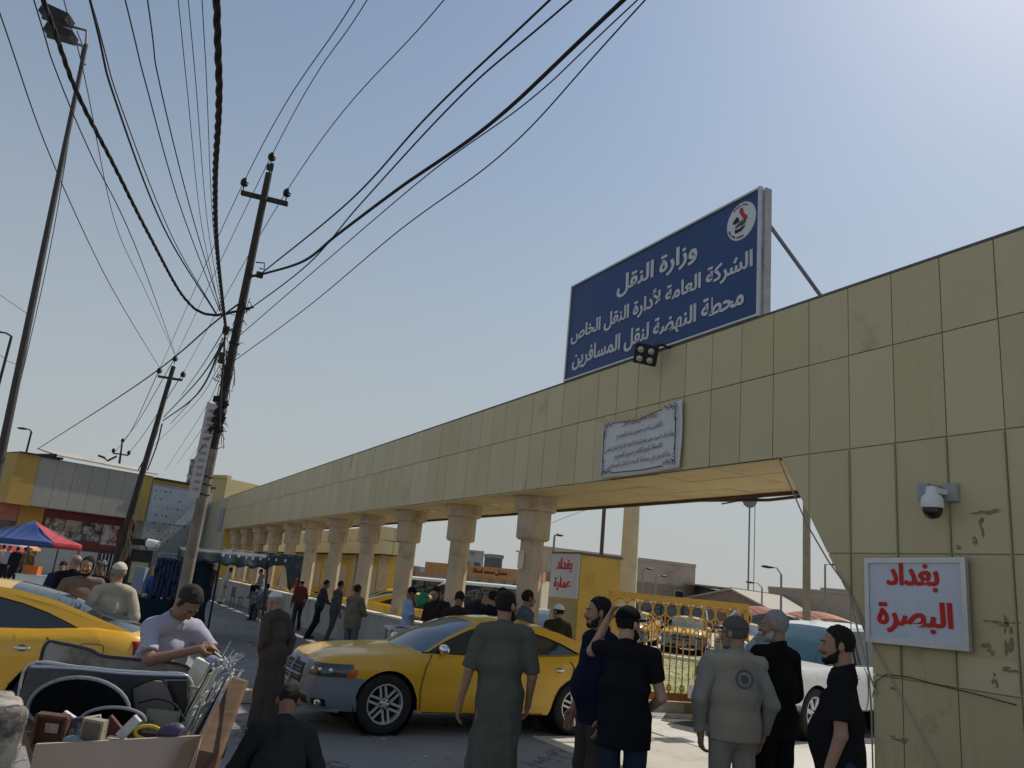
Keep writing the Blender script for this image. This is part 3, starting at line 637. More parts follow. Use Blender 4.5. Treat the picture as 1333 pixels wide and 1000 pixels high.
# low wall between the columns with coping and rail
lw = thing('low_wall', 'low rendered wall with pale coping running under the gate columns', 'wall', (7.4, 30, 0))
mb = MB(); mb.box((7.38, 31, .45), (.36, 36, .94)); mb.build('wall_body', M_WALLC, lw)
for i in range(18):
    mb = MB(); mb.box((7.38, 14 + i * 2., .945), (.44, 1.99, .05)); mb.build('coping_stone', M_CAP, lw)
mb = MB()
for i in range(3): mb.box((7.62, 31, 1.0 + .055 * i), (.03, 36, .02))
mb.build('ledge_rail', M_YELM, lw)

# ================================================================ the blue sign on the beam
sg = thing('billboard', 'large blue board with three lines of white Arabic lettering standing on the gate beam', 'sign', (7.16, 9.6, 5.63))
M_BLUE = mat('sign_blue', (.035, .075, .20), .5, var=.08, scale=.6, spec=.3)
M_LET = mat('letter_white', (.62, .64, .66), .6, var=.05)
mb = MB(); mb.box((7.235, 9.59, 6.56), (.11, 4.74, 1.82)); mb.build('box_back', M_GREY, sg)
mb = MB(); mb.box((7.165, 9.59, 6.56), (.022, 4.66, 1.76)); mb.build('face', M_BLUE, sg)
mb = MB()
for y in (7.215, 11.965): mb.box((7.16, y, 6.56), (.06, .04, 1.87))
for z in (5.645, 7.475): mb.box((7.16, 9.59, z), (.06, 4.71, .03))
mb.build('frame', M_ALU, sg)
mb = MB(); mb.box((7.25, 7.17, 6.56), (.11, .03, 1.83)); mb.build('side_panel', mat('side_tin', (.46, .44, .41), .6, var=.25, scale=9), sg)
for a, b, z, h, t in ((10.47, 8.46, 6.80, .40, 'وزارة النقل'), (11.85, 7.33, 6.29, .38, 'الشركة العامة لأدارة النقل الخاص'), (11.74, 7.48, 5.78, .38, 'محطة النهضة لنقل المسافرين')):
    lettering('lettering', t, (7.15, a, z), (7.15, b, z), h, (-1, 0, 0), M_LET, sg, bold=.018, fake=.018)
em = MB(); em.lathe((7.152, 7.565, 7.115), (-1, 0, 0), [(0, .006), (.272, .006), (.28, 0)], 40); eo = em.build('emblem', mat('emblem_white', (.66, .68, .68), .6, var=.04), sg)
def flat(pts, name, m, x=7.142, par=None):
    mb = MB(); mb.prism([(x, 7.565 - y, 7.115 + z) for y, z in pts], (-.003, 0, 0)); return mb.build(name, m, par)
flat([(-.03, .19), (.03, .2), (.05, .12), (.09, .06), (.13, .04), (.12, -.01), (.07, -.02), (.03, .05), (-.02, .12)], 'red_field', mat('emblem_red', (.45, .05, .06), .6, var=.1), par=eo)
flat([(-.15, .03), (-.08, .09), (-.04, .06), (-.03, 0), (-.1, -.01), (-.14, -.01)], 'black_field', M_BLK, par=eo)
flat([(-.1, -.05), (.0, 0), (.08, .0), (.1, -.05), (.03, -.08), (-.04, -.07), (-.1, -.09)], 'green_field', mat('emblem_green', (.06, .13, .09), .6, var=.2), par=eo)
flat([(-.11, -.1), (-.03, -.11), (.07, -.09), (.09, -.1), (.02, -.15), (-.07, -.16), (-.11, -.15)], 'dark_waves', M_BLK, par=eo)
mb = MB()
for k in range(26):
    a = math.radians(200 + k * 5.4) if k < 16 else math.radians(60 + (k - 16) * 7)
    if k in (4, 9, 20): continue
    mb.box((7.141, 7.565 - .238 * math.cos(a), 7.115 + .238 * math.sin(a)), (.003, .014 + .006 * (k % 2), .02), rot=Matrix.Rotation(-a + 1.57, 3, 'X'))
mb.build('emblem_lettering', M_BLK, eo)
for y in (7.35, 9.6, 11.8):
    mb = MB(); mb.cyl((7.3, y, 7.2), (8.75, y - .3, 5.62), .03, n=6); mb.cyl((7.3, y, 5.63), (7.3, y, 7.4), .03, n=6); mb.build('strut', M_GREY, sg)
# flood light in front of the sign
fl = thing('flood_light', 'small black floodlight with four round lenses below the blue board', 'floodlight', (6.9, 9.2, 5.45))
Rf = Matrix.Rotation(R_(38), 3, 'Z') @ Matrix.Rotation(R_(-28), 3, 'Y') @ Matrix.Rotation(R_(14), 3, 'X')
c = Vector((6.84, 9.16, 5.46)); mb = MB(); mb.box(c, (.07, .34, .3), rot=Rf)
for q in range(6): mb.box(c + Rf @ Vector((.05, -.13 + q * .052, 0)), (.04, .012, .28), rot=Rf)
mb.build('housing', M_BLK, fl)
for u in (-.08, .08):
    for v in (-.07, .07):
        q = c + Rf @ Vector((-.036, u, v)); mb = MB(); mb.lathe(q, Rf @ Vector((-1, 0, 0)), [(0, .03), (.03, .028), (.045, .018), (.05, 0)], 14); mb.build('lens', mat('lens_grey', (.45, .46, .46), .25, metal=.5, var=.1), fl, True)
mb = MB(); mb.tube([(7.17, 9.0, 5.6), (7.0, 9.02, 5.62), (6.9, 9.12, 5.58)], .018); mb.tube([(7.17, 9.3, 5.6), (6.98, 9.25, 5.55)], .012); mb.build('bracket', M_BLK, fl)

# white cloth banner
bn = thing('banner', 'white cloth banner with black scroll border and five lines of Arabic fixed to the beam', 'banner', (7.1, 9.6, 3.78))
P = []; nu, nv = 28, 18
for i in range(nu + 1):
    row = []
    for j in range(nv + 1):
        u = i / nu; v = j / nv; ya = 10.56 - u * 1.95; z = 3.76 + v * (.90 + .07 * u - .16 * math.sin(math.pi * u) * (.9 - .45 * u)) + (1 - v) * (-.01 - .02 * math.sin(math.pi * u))
        row.append((7.105 - .010 * math.sin(u * 9 + v * 4) * math.sin(math.pi * v) - .012 * math.exp(-((u - v * -.7 - .0 + .0) ** 2) * 30), ya - .02 * math.sin(v * 3.1), z))
    P.append(row)
mb = MB(); mb.grid(P); fo = mb.build('fabric', mat('banner_cloth', (.66, .67, .68), .9, var=.05), bn, 'all')
mod = fo.modifiers.new('s', 'SOLIDIFY'); mod.thickness = .004
xb = 7.068
for z0, z1, y0, y1, m_, t, h in ((4.46, 4.50, 9.98, 9.12, (.22, .02, .02), 'برعاية معالي وزير النقل', .12), (4.28, 4.33, 10.12, 9.0, (.03, .05, .09), 'الكابتن ناصر حسين بندر المحترم', .12), (4.09, 4.17, 10.42, 8.72, (.015, .015, .02), 'وبأشراف السيد مدير عام الشركة العامة لأدارة النقل الخاص', .125), (3.96, 4.02, 10.14, 8.98, (.02, .03, .06), 'الاستاذ كريم كاظم حسين المحترم', .12), (3.82, 3.87, 10.34, 8.78, (.22, .05, .04), 'بدأ العمل في محطة النهضة لنقل المسافرين', .13)):
    lettering('printed_line', t, (xb, y0, z0 + .02), (xb, y1, z1 + .02), h, (-1, 0, 0), mat('ink_%02d%02d' % (int(m_[0] * 99), int(m_[2] * 99)), m_, .8, var=.1), bn, bold=.008)
mb = MB()
def bl(pts, r=.006): mb.tube([(xb + .002, y, z) for y, z in pts], r, 4)
bl([(10.46, 3.98), (10.47, 4.5)], .008); bl([(10.2, 3.80), (9.4, 3.78), (8.95, 3.80)], .008); bl([(8.69, 4.0), (8.69, 4.48)], .008); bl([(10.2, 4.6), (9.6, 4.56), (9.0, 4.64)], .006)
for cy, cz, sy, sz in ((10.46, 3.81, -1, 1), (8.70, 3.83, 1, 1), (8.72, 4.66, 1, -1), (10.46, 4.6, -1, -1)):
    for q in range(5):
        r0 = .03 - q * .003; oy = cy + sy * q * .055; oz = cz + (sz * .025 if q % 2 else 0)
        bl([(oy + r0 * math.cos(t), oz + r0 * math.sin(t)) for t in np.linspace(0, 5, 9)], .005)
        oy = cy; oz = cz + sz * q * .05; bl([(oy + r0 * math.cos(t), oz + r0 * math.sin(t)) for t in np.linspace(1, 6, 9)], .005)
mb.build('border', M_BLK, bn)

# red lettered plate on the pier
def red_sign(label, T, Lw, Hh, lines, leds, frame_w=.05):
    s_ = thing('route_sign', label, 'sign', T(0, 0, 0))
    def bx(u0, u1, v0, v1, d0, d1, name, m):
        mb = MB(); mb.prism([T(u0, v0, d0), T(u1, v0, d0), T(u1, v1, d0), T(u0, v1, d0)], Vector(T(0, 0, d1)) - Vector(T(0, 0, d0))); return mb.build(name, m, s_)
    bx(.0, Lw, 0, Hh, 0, .03, 'plate', mat('sign_plate', (.60, .63, .70), .5, var=.05, scale=2, c2=(.5, .53, .6), mscale=5, mix=.2))
    if frame_w:
        for u0, u1, v0, v1 in ((-.01, Lw + .01, Hh - frame_w + .01, Hh + .01), (-.01, Lw + .01, -.01, frame_w - .01), (-.01, frame_w - .01, frame_w - .01, Hh - frame_w + .01), (Lw - frame_w + .01, Lw + .01, frame_w - .01, Hh - frame_w + .01)): bx(u0, u1, v0, v1, .0, .045, 'frame', M_ALU)
    for t, u0, u1, v, h in lines:
        n = Vector(T(0, 0, 1)) - Vector(T(0, 0, 0)); lettering('lettering', t, Vector(T(u0, v, .031)), Vector(T(u1, v, .031)), h, n, M_RED, s_, bold=.02, fake=.022, up=Vector(T(0, 1, 0)) - Vector(T(0, 0, 0)))
    return s_
a0 = R_(1.5)
red_sign('framed white plate with red Arabic words on the pier below the camera', lambda u, v, d: (7.115 - d - .0, 5.60 - u * math.cos(a0) + v * 0, 1.735 + v + u * .02), 1.05, .80,
         [('بغداد', .24, .79, .49, .29), ('البصرة', .13, .91, .1, .30)], None)

# CCTV dome camera
cc = thing('cctv_camera', 'white dome security camera on a bracket on the cream pier', 'camera', (7.1, 4.8, 3.1))
mb = MB(); mb.box((7.13, 4.68, 3.17), (.04, .13, .17)); mb.build('junction_plate', mat('plate_grey', (.36, .36, .34), .6), cc)
mb = MB(); mb.box((7.02, 4.86, 3.16), (.10, .11, .17)); mb.box((7.06, 4.82, 3.2), (.14, .1, .07)); mb.build('bracket', mat('cam_grey', (.32, .34, .38), .5, var=.1), cc)
mb = MB(); mb.cyl((6.93, 4.74, 3.12), (6.93, 4.74, 3.2), .06, .045, n=16); mb.box((7.02, 4.74, 3.17), (.18, .07, .05)); mb.lathe((6.93, 4.74, 3.12), (0, 0, -1), [(.03, -.02), (.075, 0), (.095, .03), (.1, .1), (.096, .12), (.0, .12)], 20); mb.build('camera_housing', M_WHITE, cc, True)
mb = MB(); mb.lathe((6.93, 4.74, 3.0), (0, 0, -1), [(.088, 0), (.085, .04), (.06, .085), (.03, .1), (0, .105)], 20); mb.build('dome', mat('dome_black', (.01, .01, .012), .12, var=0, spec=.8), cc, True)
# lamp arm behind the beam, whose shadow lies on the slabs
la = thing('rear_lamp', 'lamp on a cranked arm fixed behind the gate beam', 'lamp', (9.2, 10.6, 4.7))
mb = MB(); mb.tube([(9.17, 11.0, 4.7), (10.1, 10.9, 4.95), (11.3, 10.8, 4.9), (11.9, 11.0, 4.75)], .035); mb.build('arm', M_GREY, la)
mb = MB(); mb.box((12.1, 10.95, 4.7), (.5, .35, .12)); mb.build('lamp_head', M_GREY, la)
# ================================================================ vehicles
M_TAXI = mat('taxi_yellow', (.74, .40, .018), .28, var=.03, scale=1, spec=.5, coat=.6)
M_CARW = mat('car_white', (.70, .70, .68), .3, var=.03, spec=.5, coat=.6)
M_BUMP = mat('bumper_blue_grey', (.19, .215, .26), .38, var=.08, spec=.5)
M_CGL = mat('car_glass', (.018, .028, .035), .05, var=0, spec=.9)
M_CGL2 = mat('windscreen_glass', (.035, .09, .12), .07, var=.25, scale=2.5, spec=.9)
M_TYRE = mat('tyre_rubber', (.022, .021, .02), .85, var=.2, scale=8)
M_RIM = mat('rim_silver', (.62, .62, .63), .38, metal=.6, var=.1)
M_CHR = mat('chrome', (.75, .76, .78), .12, metal=1., var=0)
M_DARK = mat('dark_trim', (.012, .012, .013), .6, var=0)
M_LAMP = mat('lamp_glass', (.06, .06, .065), .08, var=.3, scale=30, spec=.8)
M_AMB = mat('amber_lens', (.55, .13, .02), .2, var=0); M_TAIL = mat('tail_red', (.25, .01, .01), .2, var=0)
def lerp_pts(P, x): return float(np.interp(x, [p[0] for p in P], [p[1] for p in P]))
def wheel_mesh(R, w, spokes=6, dbl=True):
    t = MB(); rr = R * .655
    t.lathe((0, 0, 0), (0, 1, 0), [(rr, -w * .42), (R * .8, -w * .5), (R * .94, -w * .47), (R * .99, -w * .36), (R, -w * .15), (R, w * .15), (R * .99, w * .36), (R * .94, w * .47), (R * .8, w * .5), (rr, w * .42)], 40, closed=True)
    tm = t.mesh('tyre', M_TYRE, 50); r = MB(); y = w * .40
    r.lathe((0, 0, 0), (0, 1, 0), [(rr * 1.0, y + .008), (rr * 1.02, y - .01), (rr * .93, y - .03), (rr * .93, -y), (rr * .90, -y), (rr * .90, y - .03), (rr * .94, y + .008)], 40, m=0, closed=True)
    r.lathe((0, y - .075, 0), (0, 1, 0), [(0, 0), (rr * .92, 0)], 24, m=1)
    r.lathe((0, 0, 0), (0, 1, 0), [(0, y - .005), (rr * .16, y - .005), (rr * .27, y - .02), (rr * .29, y - .07)], 20)
    for i in range(spokes):
        a = 2 * math.pi * i / spokes + .3
        for o in ((-.034, .034) if dbl else (0,)):
            m3 = Matrix.Rotation(-a, 3, 'Y'); c = m3 @ Vector((rr * .58, 0, o)); r.box((c.x, y - .028, c.z), (rr * .76, .028, .028 if dbl else .07), rot=m3)
    for i in range(5):
        a = 2 * math.pi * i / 5; r.cyl((rr * .2 * math.cos(a), y - .02, rr * .2 * math.sin(a)), (rr * .2 * math.cos(a), y + .002, rr * .2 * math.sin(a)), .012, n=6, m=1)
    return tm, r.mesh('rim', [M_RIM, M_DARK], 40)
def make_car(name, label, cat, P, body=M_TAXI, group=None, detail=True):
    L, W, wb, R = P['L'], P['W'], P['wb'], P['R']; a, b, n = L / 2, W / 2, P.get('n', 5.); off = P.get('off', 0.)   # wheels centred at off +- wb/2
    root = thing(name, label, cat, (0, 0, 0), 0, group); Ra = R * P.get('arch_r', 1.13); axs = [off + wb / 2, off - wb / 2]; sill = P['sill']
    e = [0, .0004, .0015, .004, .009, .018, .03, .05, .08]; xs = set([a * (1 - q) for q in e] + [-a * (1 - q) for q in e])
    for i in range(45): xs.add(-a * .92 + 2 * a * .92 * i / 44)
    for ax in axs:
        for t in np.linspace(0, math.pi, 15): xs.add(ax + Ra * math.cos(t))
        xs.add(ax + Ra + .002); xs.add(ax - Ra - .002)
    xs = sorted(x for x in xs if -a <= x <= a); st = []
    for x in xs: st.append((x, b * max(0., 1 - abs(x / a) ** n) ** (1 / n)))
    ring = [(x, y) for x, y in st] + [(x, -y) for x, y in reversed(st) if y > 1e-6]
    SY = P.get('sy', [(0, .935), (.1, .965), (.26, .992), (.44, .984), (.62, .998), (.70, 1.), (.77, .986), (.9, .965), (1, .90)]); SX = P.get('sx', [(0, .955), (.12, .985), (.35, 1.), (.6, .997), (.85, .985), (1, .955)])
    def zt(x): return lerp_pts(P['top'], x)
    def zb(x):
        z = lerp_pts(P['bot'], x) if 'bot' in P else sill
        for ax in axs:
            d = x - ax
            if abs(d) <= Ra: z = max(z, R * .97 + math.sqrt(Ra * Ra - d * d))
        return z
    def pt(x, y, z, o=0.):
        v = (z - sill) / (zt(x) - sill); v = min(1., max(0., v)); q = Vector((x * lerp_pts(SX, v), y * lerp_pts(SY, v), z))
        if o:
            nx = (abs(x / a) ** (n - 1)) * (1 if x > 0 else -1) / a; ny = (abs(y / b) ** (n - 1)) * (1 if y > 0 else -1) / b; l = math.hypot(nx, ny) + 1e-9; q += Vector((nx / l * o, ny / l * o, 0))
        return q
    NV = 11; vv = [0, .03, .12, .25, .4, .52, .64, .76, .87, .95, 1]
    def rows_(x):
        r_ = list(vv); bp = P.get('bump_front') if x > axs[0] else P.get('bump_rear')
        if bp:
            q_ = min(.9, max(.004, (bp - zb(x)) / (zt(x) - zb(x)))); r_ = [q_ * v / vv[6] for v in vv[:7]] + [1 - (1 - q_) * (1 - v) / (1 - vv[6]) for v in vv[7:]]
        return r_
    grid = [[pt(x, y, zb(x) + (zt(x) - zb(x)) * v) for v in rows_(x)] for x, y in ring]
    parts = {'body': MB(), 'bumper': MB()}
    nr = len(ring)
    for i in range(nr):
        j = (i + 1) % nr
        for k in range(NV - 1):
            q = [grid[i][k], grid[j][k], grid[j][k + 1], grid[i][k + 1]]; c = sum(q, Vector()) / 4
            bp = P.get('bump_front'); isb = bp and c.x > axs[0] + Ra * .55 and c.z < bp
            if P.get('bump_rear') and c.x < axs[1] - Ra * .8 and c.z < P['bump_rear']: isb = True
            parts['bumper' if isb else 'body'].add(q, [(0, 1, 2, 3)])
    cr = P.get('crown', .05); tp = []
    for x, y in st:
        A = pt(x, y, zt(x)); row = []
        for u in range(13):
            t = u / 12 * 2 - 1; row.append(Vector((A.x + (.02 if x > 0 else -.02) * (1 - t * t), A.y * t, A.z + cr * (1 - abs(t) ** 2.6) * min(1, (a - abs(x)) / .25) + (P.get('bulge', 0) * math.exp(-((abs(t) - .45) / .12) ** 2) if x > .6 else 0))))
        tp.append(row)
    for i in range(len(tp) - 1):
        for u in range(12): parts['body'].add([tp[i][u], tp[i + 1][u], tp[i + 1][u + 1], tp[i][u + 1]], [(0, 1, 2, 3)])
    bo = parts['body'].build('body', body, root, 40, True)
    if parts['bumper'].f: parts['bumper'].build('bumper', P.get('bump_mat', M_BUMP), root, 40, True)
    mb = MB(); mb.box((0, 0, sill + .1), (L * .9, W * .8, .16)); mb.box((0, 0, .6), (L * .8, W * .55, .5))
    for ax in axs:
        for s_ in (-1, 1): mb.lathe((ax, 0, R * .97), (0, s_, 0), [(0, b * .5), (Ra * .995, b * .5), (Ra * .995, b * .93)], 28)
    mb.build('underbody', M_DARK, root, False, True)
    # greenhouse
    arch = P['arch']; zbelt = P['belt']; tum = P.get('tum', .42); yb = b * .90 - P.get('inb', .02)
    def sp(x, z, o=0.): 
        k = 1 - .10 * max(0, abs(x - P.get('cx', -.3)) / a - .25); return Vector((x, (yb * k - (z - zbelt) * tum) + o, z + o * tum))
    n0, n1 = P['screen'], P['rear']                       # arch indices: windscreen top, backlight top
    fine = []
    for i in range(len(arch) - 1):
        for j in range(6): t = j / 6; fine.append((arch[i][0] * (1 - t) + arch[i + 1][0] * t, arch[i][1] * (1 - t) + arch[i + 1][1] * t))
    fine.append(arch[-1])
    sm = [fine[0]] + [((fine[i - 1][0] + 2 * fine[i][0] + fine[i + 1][0]) / 4, (fine[i - 1][1] + 2 * fine[i][1] + fine[i + 1][1]) / 4) for i in range(1, len(fine) - 1)] + [fine[-1]]
    fine = sm; i0, i1 = n0 * 6, n1 * 6
    def loft(A, B, nm, m, o=0., nu=14):
        g = []
        for i in range(A, B + 1):
            x, z = fine[i]; p = sp(x, z, o); w = p.y; row = []
            fr = min(1, i / 6., (len(fine) - 1 - i) / 6.); bz = P.get('roofb', .055) * (1 if i0 <= i <= i1 else .35 + .65 * fr); bx = P.get('bowf', .16) * (1 - i / i0) if i < i0 else (-P.get('bowr', .12) * (i - i1) / (len(fine) - 1 - i1) if i > i1 else 0)
            for u in range(nu + 1): t = u / nu * 2 - 1; row.append(Vector((p.x + bx * (1 - t * t), w * t, p.z + bz * (1 - abs(t) ** 2.2))))
            g.append(row)
        mb = MB(); mb.grid(g); return mb.build(nm, m, root, 'all', True)
    loft(i0, i1, 'roof', body); loft(0, i0, 'windscreen', P.get('wsmat', M_CGL2), -.004); loft(i1, len(fine) - 1, 'rear_window', M_CGL, -.004)
    mb = MB(); mb.add([(arch[0][0] + .1, -yb, zbelt - .05), (arch[0][0] + .1, yb, zbelt - .05), (arch[-1][0], yb, zbelt - .05), (arch[-1][0], -yb, zbelt - .05)], [(0, 1, 2, 3)]); mb.build('cabin_floor', M_DARK, root, False, True)
    for s_ in (-1, 1):
        fl = lambda q: Vector((q.x, q.y * s_, q.z))
        mb = MB(); base = [sp(fine[0][0], zbelt - .04), sp(fine[-1][0], zbelt - .04)]
        poly = [fl(sp(x, z, -.012)) for x, z in fine] + [fl(sp(fine[-1][0], zbelt - .05, -.012)), fl(sp(fine[0][0], zbelt - .05, -.012))]
        mb.add(poly, [tuple(range(len(poly)))]); mb.build('side_window', M_CGL, root, False, True, recalc=False)
        mb = MB()          # roof rail and pillars as raised painted strips
        for i in range(len(fine) - 1):
            (x0, z0), (x1, z1) = fine[i], fine[i + 1]; w = P.get('rail', .05); dx, dz = x1 - x0, z1 - z0
            def inn(x, z, q): 
                i_ = q; A, Bq = fine[max(0, i_ - 1)], fine[min(len(fine) - 1, i_ + 1)]; tx, tz = Bq[0] - A[0], Bq[1] - A[1]; l = math.hypot(tx, tz); return (x - tz / l * -w * -1, z + tx / l * w) if False else (x + (-tz / l) * -w * (1), z + (tx / l) * w * 1)
            a0, a1 = inn(x0, z0, i), inn(x1, z1, i + 1)
            mb.add([fl(sp(x0, z0, .0)), fl(sp(x1, z1, .0)), fl(sp(a1[0], a1[1], .004)), fl(sp(a0[0], a0[1], .004)), fl(sp(a1[0], a1[1], -.014)), fl(sp(a0[0], a0[1], -.014))], [(0, 1, 2, 3), (3, 2, 4, 5)])
        for x0, x1 in P.get('cpan', []):
            pass
        if 'cpanel' in P:
            pl = P['cpanel']; mb.prism([fl(sp(x, z, -.01)) for x, z in pl], Vector((0, .016 * s_, 0)))
        mb.build('pillar', body, root, 40, True)
        for xb in P['bpil']:
            za = lerp_pts([(x, z) for x, z in sorted(fine)], xb); mb = MB(); mb.prism([fl(sp(xb - .035, zbelt, -.01)), fl(sp(xb + .035, zbelt, -.01)), fl(sp(xb + .03, za - .03, -.01)), fl(sp(xb - .03, za - .03, -.01))], Vector((0, .01 * s_, 0))); mb.build('door_pillar', M_DARK, root, False, True)
        if not detail: continue
        # belt moulding, seams, handles, mirror
        mb = MB(); mb.tube([fl(sp(x, zbelt + .0 + .0, .012)) for x in np.linspace(arch[0][0] - .02, P.get('beltend', arch[-1][0] + .25), 24)], .011, 5); mb.build('belt_moulding', P.get('beltmat', M_DARK), root, True, True)
        yo = lambda x: b * max(0., 1 - abs(x / a) ** n) ** (1 / n)
        for seam in P['seams']:
            mb = MB(); mb.tube([pt(x, yo(x) * s_, z, .009) for x, z in [(a_[0] + (b_[0] - a_[0]) * q / 5, a_[1] + (b_[1] - a_[1]) * q / 5) for a_, b_ in zip(seam, seam[1:]) for q in range(6)]], .006, 4); mb.build('door_seam', M_DARK, root, True, True)
        for x, z in P['handles']:
            q = pt(x, yo(x) * s_, z, .02); mb = MB(); mb.ball(q, (.085, .018, .018), 12); mb.ball(q + Vector((0, -.012 * s_, 0)), (.05, .012, .03), 10, m=1); mb.build('door_handle', [M_CHR, M_DARK], root, 'all', True)
        mx, mz = P['mirror']; q = fl(sp(mx, mz, .0)); mb = MB(); mb.ball(q + Vector((.02, .13 * s_, .02)), (.065, .115, .07) if not P.get('bigm') else (.07, .12, .13), 16, k=10); mb.box(q + Vector((0, .02 * s_, -.03)), (.07, .1, .03), m=1); mb.build('mirror', [P.get('mirmat', M_CHR), M_DARK], root, 'all', True)
        for (x, z) in P.get('fuel', []):
            if s_ == P.get('fuel_side', 1):
                mb = MB(); mb.tube([pt(x + .115 * math.copysign(abs(math.cos(t)) ** .4, math.cos(t)), yo(x) * s_, z + .065 * math.copysign(abs(math.sin(t)) ** .4, math.sin(t)), .008) for t in np.linspace(0, 6.283, 33)], .004, 4); mb.build('fuel_flap', M_DARK, root, True, True)
        for pts in P.get('creases', []):
            pass
    def patch(i_list, z0f, z1f, nm, m, o=.006, nz=5):
        g = [[pt(x, y, z0f(x) + (z1f(x) - z0f(x)) * k / (nz - 1), o) for k in range(nz)] for x, y in i_list]
        mb = MB(); mb.grid(g); mb.grid([[p - (p - Vector((p.x * .9, p.y * .9, p.z))).normalized() * .0 for p in (r[0], r[-1])] for r in g] if False else [[r[0], pt(*i_list[q], z0f(i_list[q][0]), -.02)] for q, r in enumerate(g)]); mb.grid([[r[-1], pt(*i_list[q], z1f(i_list[q][0]), -.02)] for q, r in enumerate(g)])
        return mb.build(nm, m, root, 'all', True)
    for nm, m, x0, x1, ya, z0, z1, z0b, z1b in P.get('patches', []):   # from x0 (towards nose/tail) to x1; ya = smallest |y|
        for s_ in (-1, 1):
            pts = []
            for q in np.linspace(0, 1, 14):
                x = x1 + (x0 - x1) * q; y = b * max(0., 1 - abs(x / a) ** n) ** (1 / n)
                pts.append((x, y * s_))
            xe, ye = pts[-1]
            if ya < abs(ye):
                for q in np.linspace(.15, 1, 6): pts.append((math.copysign(a * max(0, 1 - (abs(ye * (1 - q) + ya * s_ * q) / b) ** n) ** (1 / n), x0), (ye * (1 - q) + ya * s_ * q) if ye * s_ > 0 else 0))
            N = len(pts); idx = {round(p[0], 5): i for i, p in enumerate(pts)}
            g = []
            for i, (x, y) in enumerate(pts):
                t = i / (N - 1); lo = z0b + (z0 - z0b) * t; hi = z1b + (z1 - z1b) * t; g.append([pt(x, y, lo + (hi - lo) * k / 4, .02 if 0 < k < 4 and 0 < i < N - 1 else .005) for k in range(5)])
            mb = MB(); mb.grid(g); mb.build(nm, m, root, 'all', True)
    if 'front' in P: P['front'](root, pt, a, b)
    if 'back' in P: P['back'](root, pt, a, b)
    tm, rm = wheel_mesh(R, P.get('tw', .245), P.get('spokes', 6), P.get('dbl', True))
    for ax in axs:
        for s_ in (-1, 1):
            w = put('wheel', tm, root, True, loc=(ax, s_ * (b - P.get('tw', .245) * .5 - .025), R), rot=(0, 0, 0 if s_ > 0 else math.pi)); put('rim', rm, w, True)
    return root
def sedan_front(root, pt, a, b):
    n = 6.
    def fp(y, z, o=0.): return pt(a * max(0, 1 - (abs(y) / b) ** n) ** (1 / n), y, z, 0) + Vector((o, 0, 0))
    def fpatch(y0, y1, z0, z1, o, nm, m, par, nz=5, wt=1.0):
        g = []
        for i in range(17):
            t = i / 16; row = []
            for k in range(nz):
                v = k / (nz - 1); w = 1 + (wt - 1) * v; y = (y0 + (y1 - y0) * t) * w; e = 0 < i < 16 and 0 < k < nz - 1; row.append(fp(y, z0 + (z1 - z0) * v, o if e else -.01))
            g.append(row)
        mb = MB(); mb.grid(g); return mb.build(nm, m, par, 'all', True)
    fpatch(-.50, .50, .43, .83, .022, 'grille_surround', M_BUMP, root, 9, 1.06)
    go = fpatch(-.42, .42, .50, .78, .034, 'grille', M_DARK, root, 9, 1.05)
    g = MB()
    for z in (.54, .58, .67, .71): g.tube([fp(y, z, .045) for y in np.linspace(-.40, .40, 9)], .007, 5)
    g.build('grille_bar', M_GREY, go, True, True)
    s = MB(); s.tube([fp(y, .625, .05) for y in np.linspace(-.43, .43, 9)], .02, 6); s.tube([fp(0, z, .05) for z in (.49, .6, .7, .80)], .02, 6); s.build('crosshair', M_BUMP, root, True, True)
    p = MB(); p.box(fp(0, .385, .03), (.02, .46, .12)); p.build('number_plate', mat('plate_red', (.45, .2, .16), .5, var=.2, scale=20), root, False, True)
    fpatch(-.60, .60, .29, .42, .012, 'lower_intake', M_DARK, root)
    for s_ in (-1, 1):
        fpatch(s_ * .66, s_ * .80, .30, .40, .012, 'fog_lamp_recess', M_DARK, root)
        m = MB(); q = fp(s_ * .735, .35, .0); m.lathe(q, (1, s_ * .5, 0), [(0, .03), (.03, .025), (.045, 0), (.05, -.02)], 14); m.build('fog_lamp', M_CHR, root, True, True)
        for yy in (.62, .72, .80):
            m = MB(); q = fp(s_ * yy, .725, -.012); m.lathe(q, (1, s_ * (.4 if yy < .8 else 1.2), 0), [(0, .035), (.025, .03), (.038, .012), (.04, .0)], 14); m.build('headlight_lens', mat('lens_bright', (.6, .6, .62), .1, metal=.7, var=0), root, True, True)
    m = MB(); m.tube([fp(y, .262, .02) for y in np.linspace(-.85, .85, 15)], .022, 6); m.build('lip_spoiler', mat('lip_grey', (.2, .22, .26), .45), root, True, True)
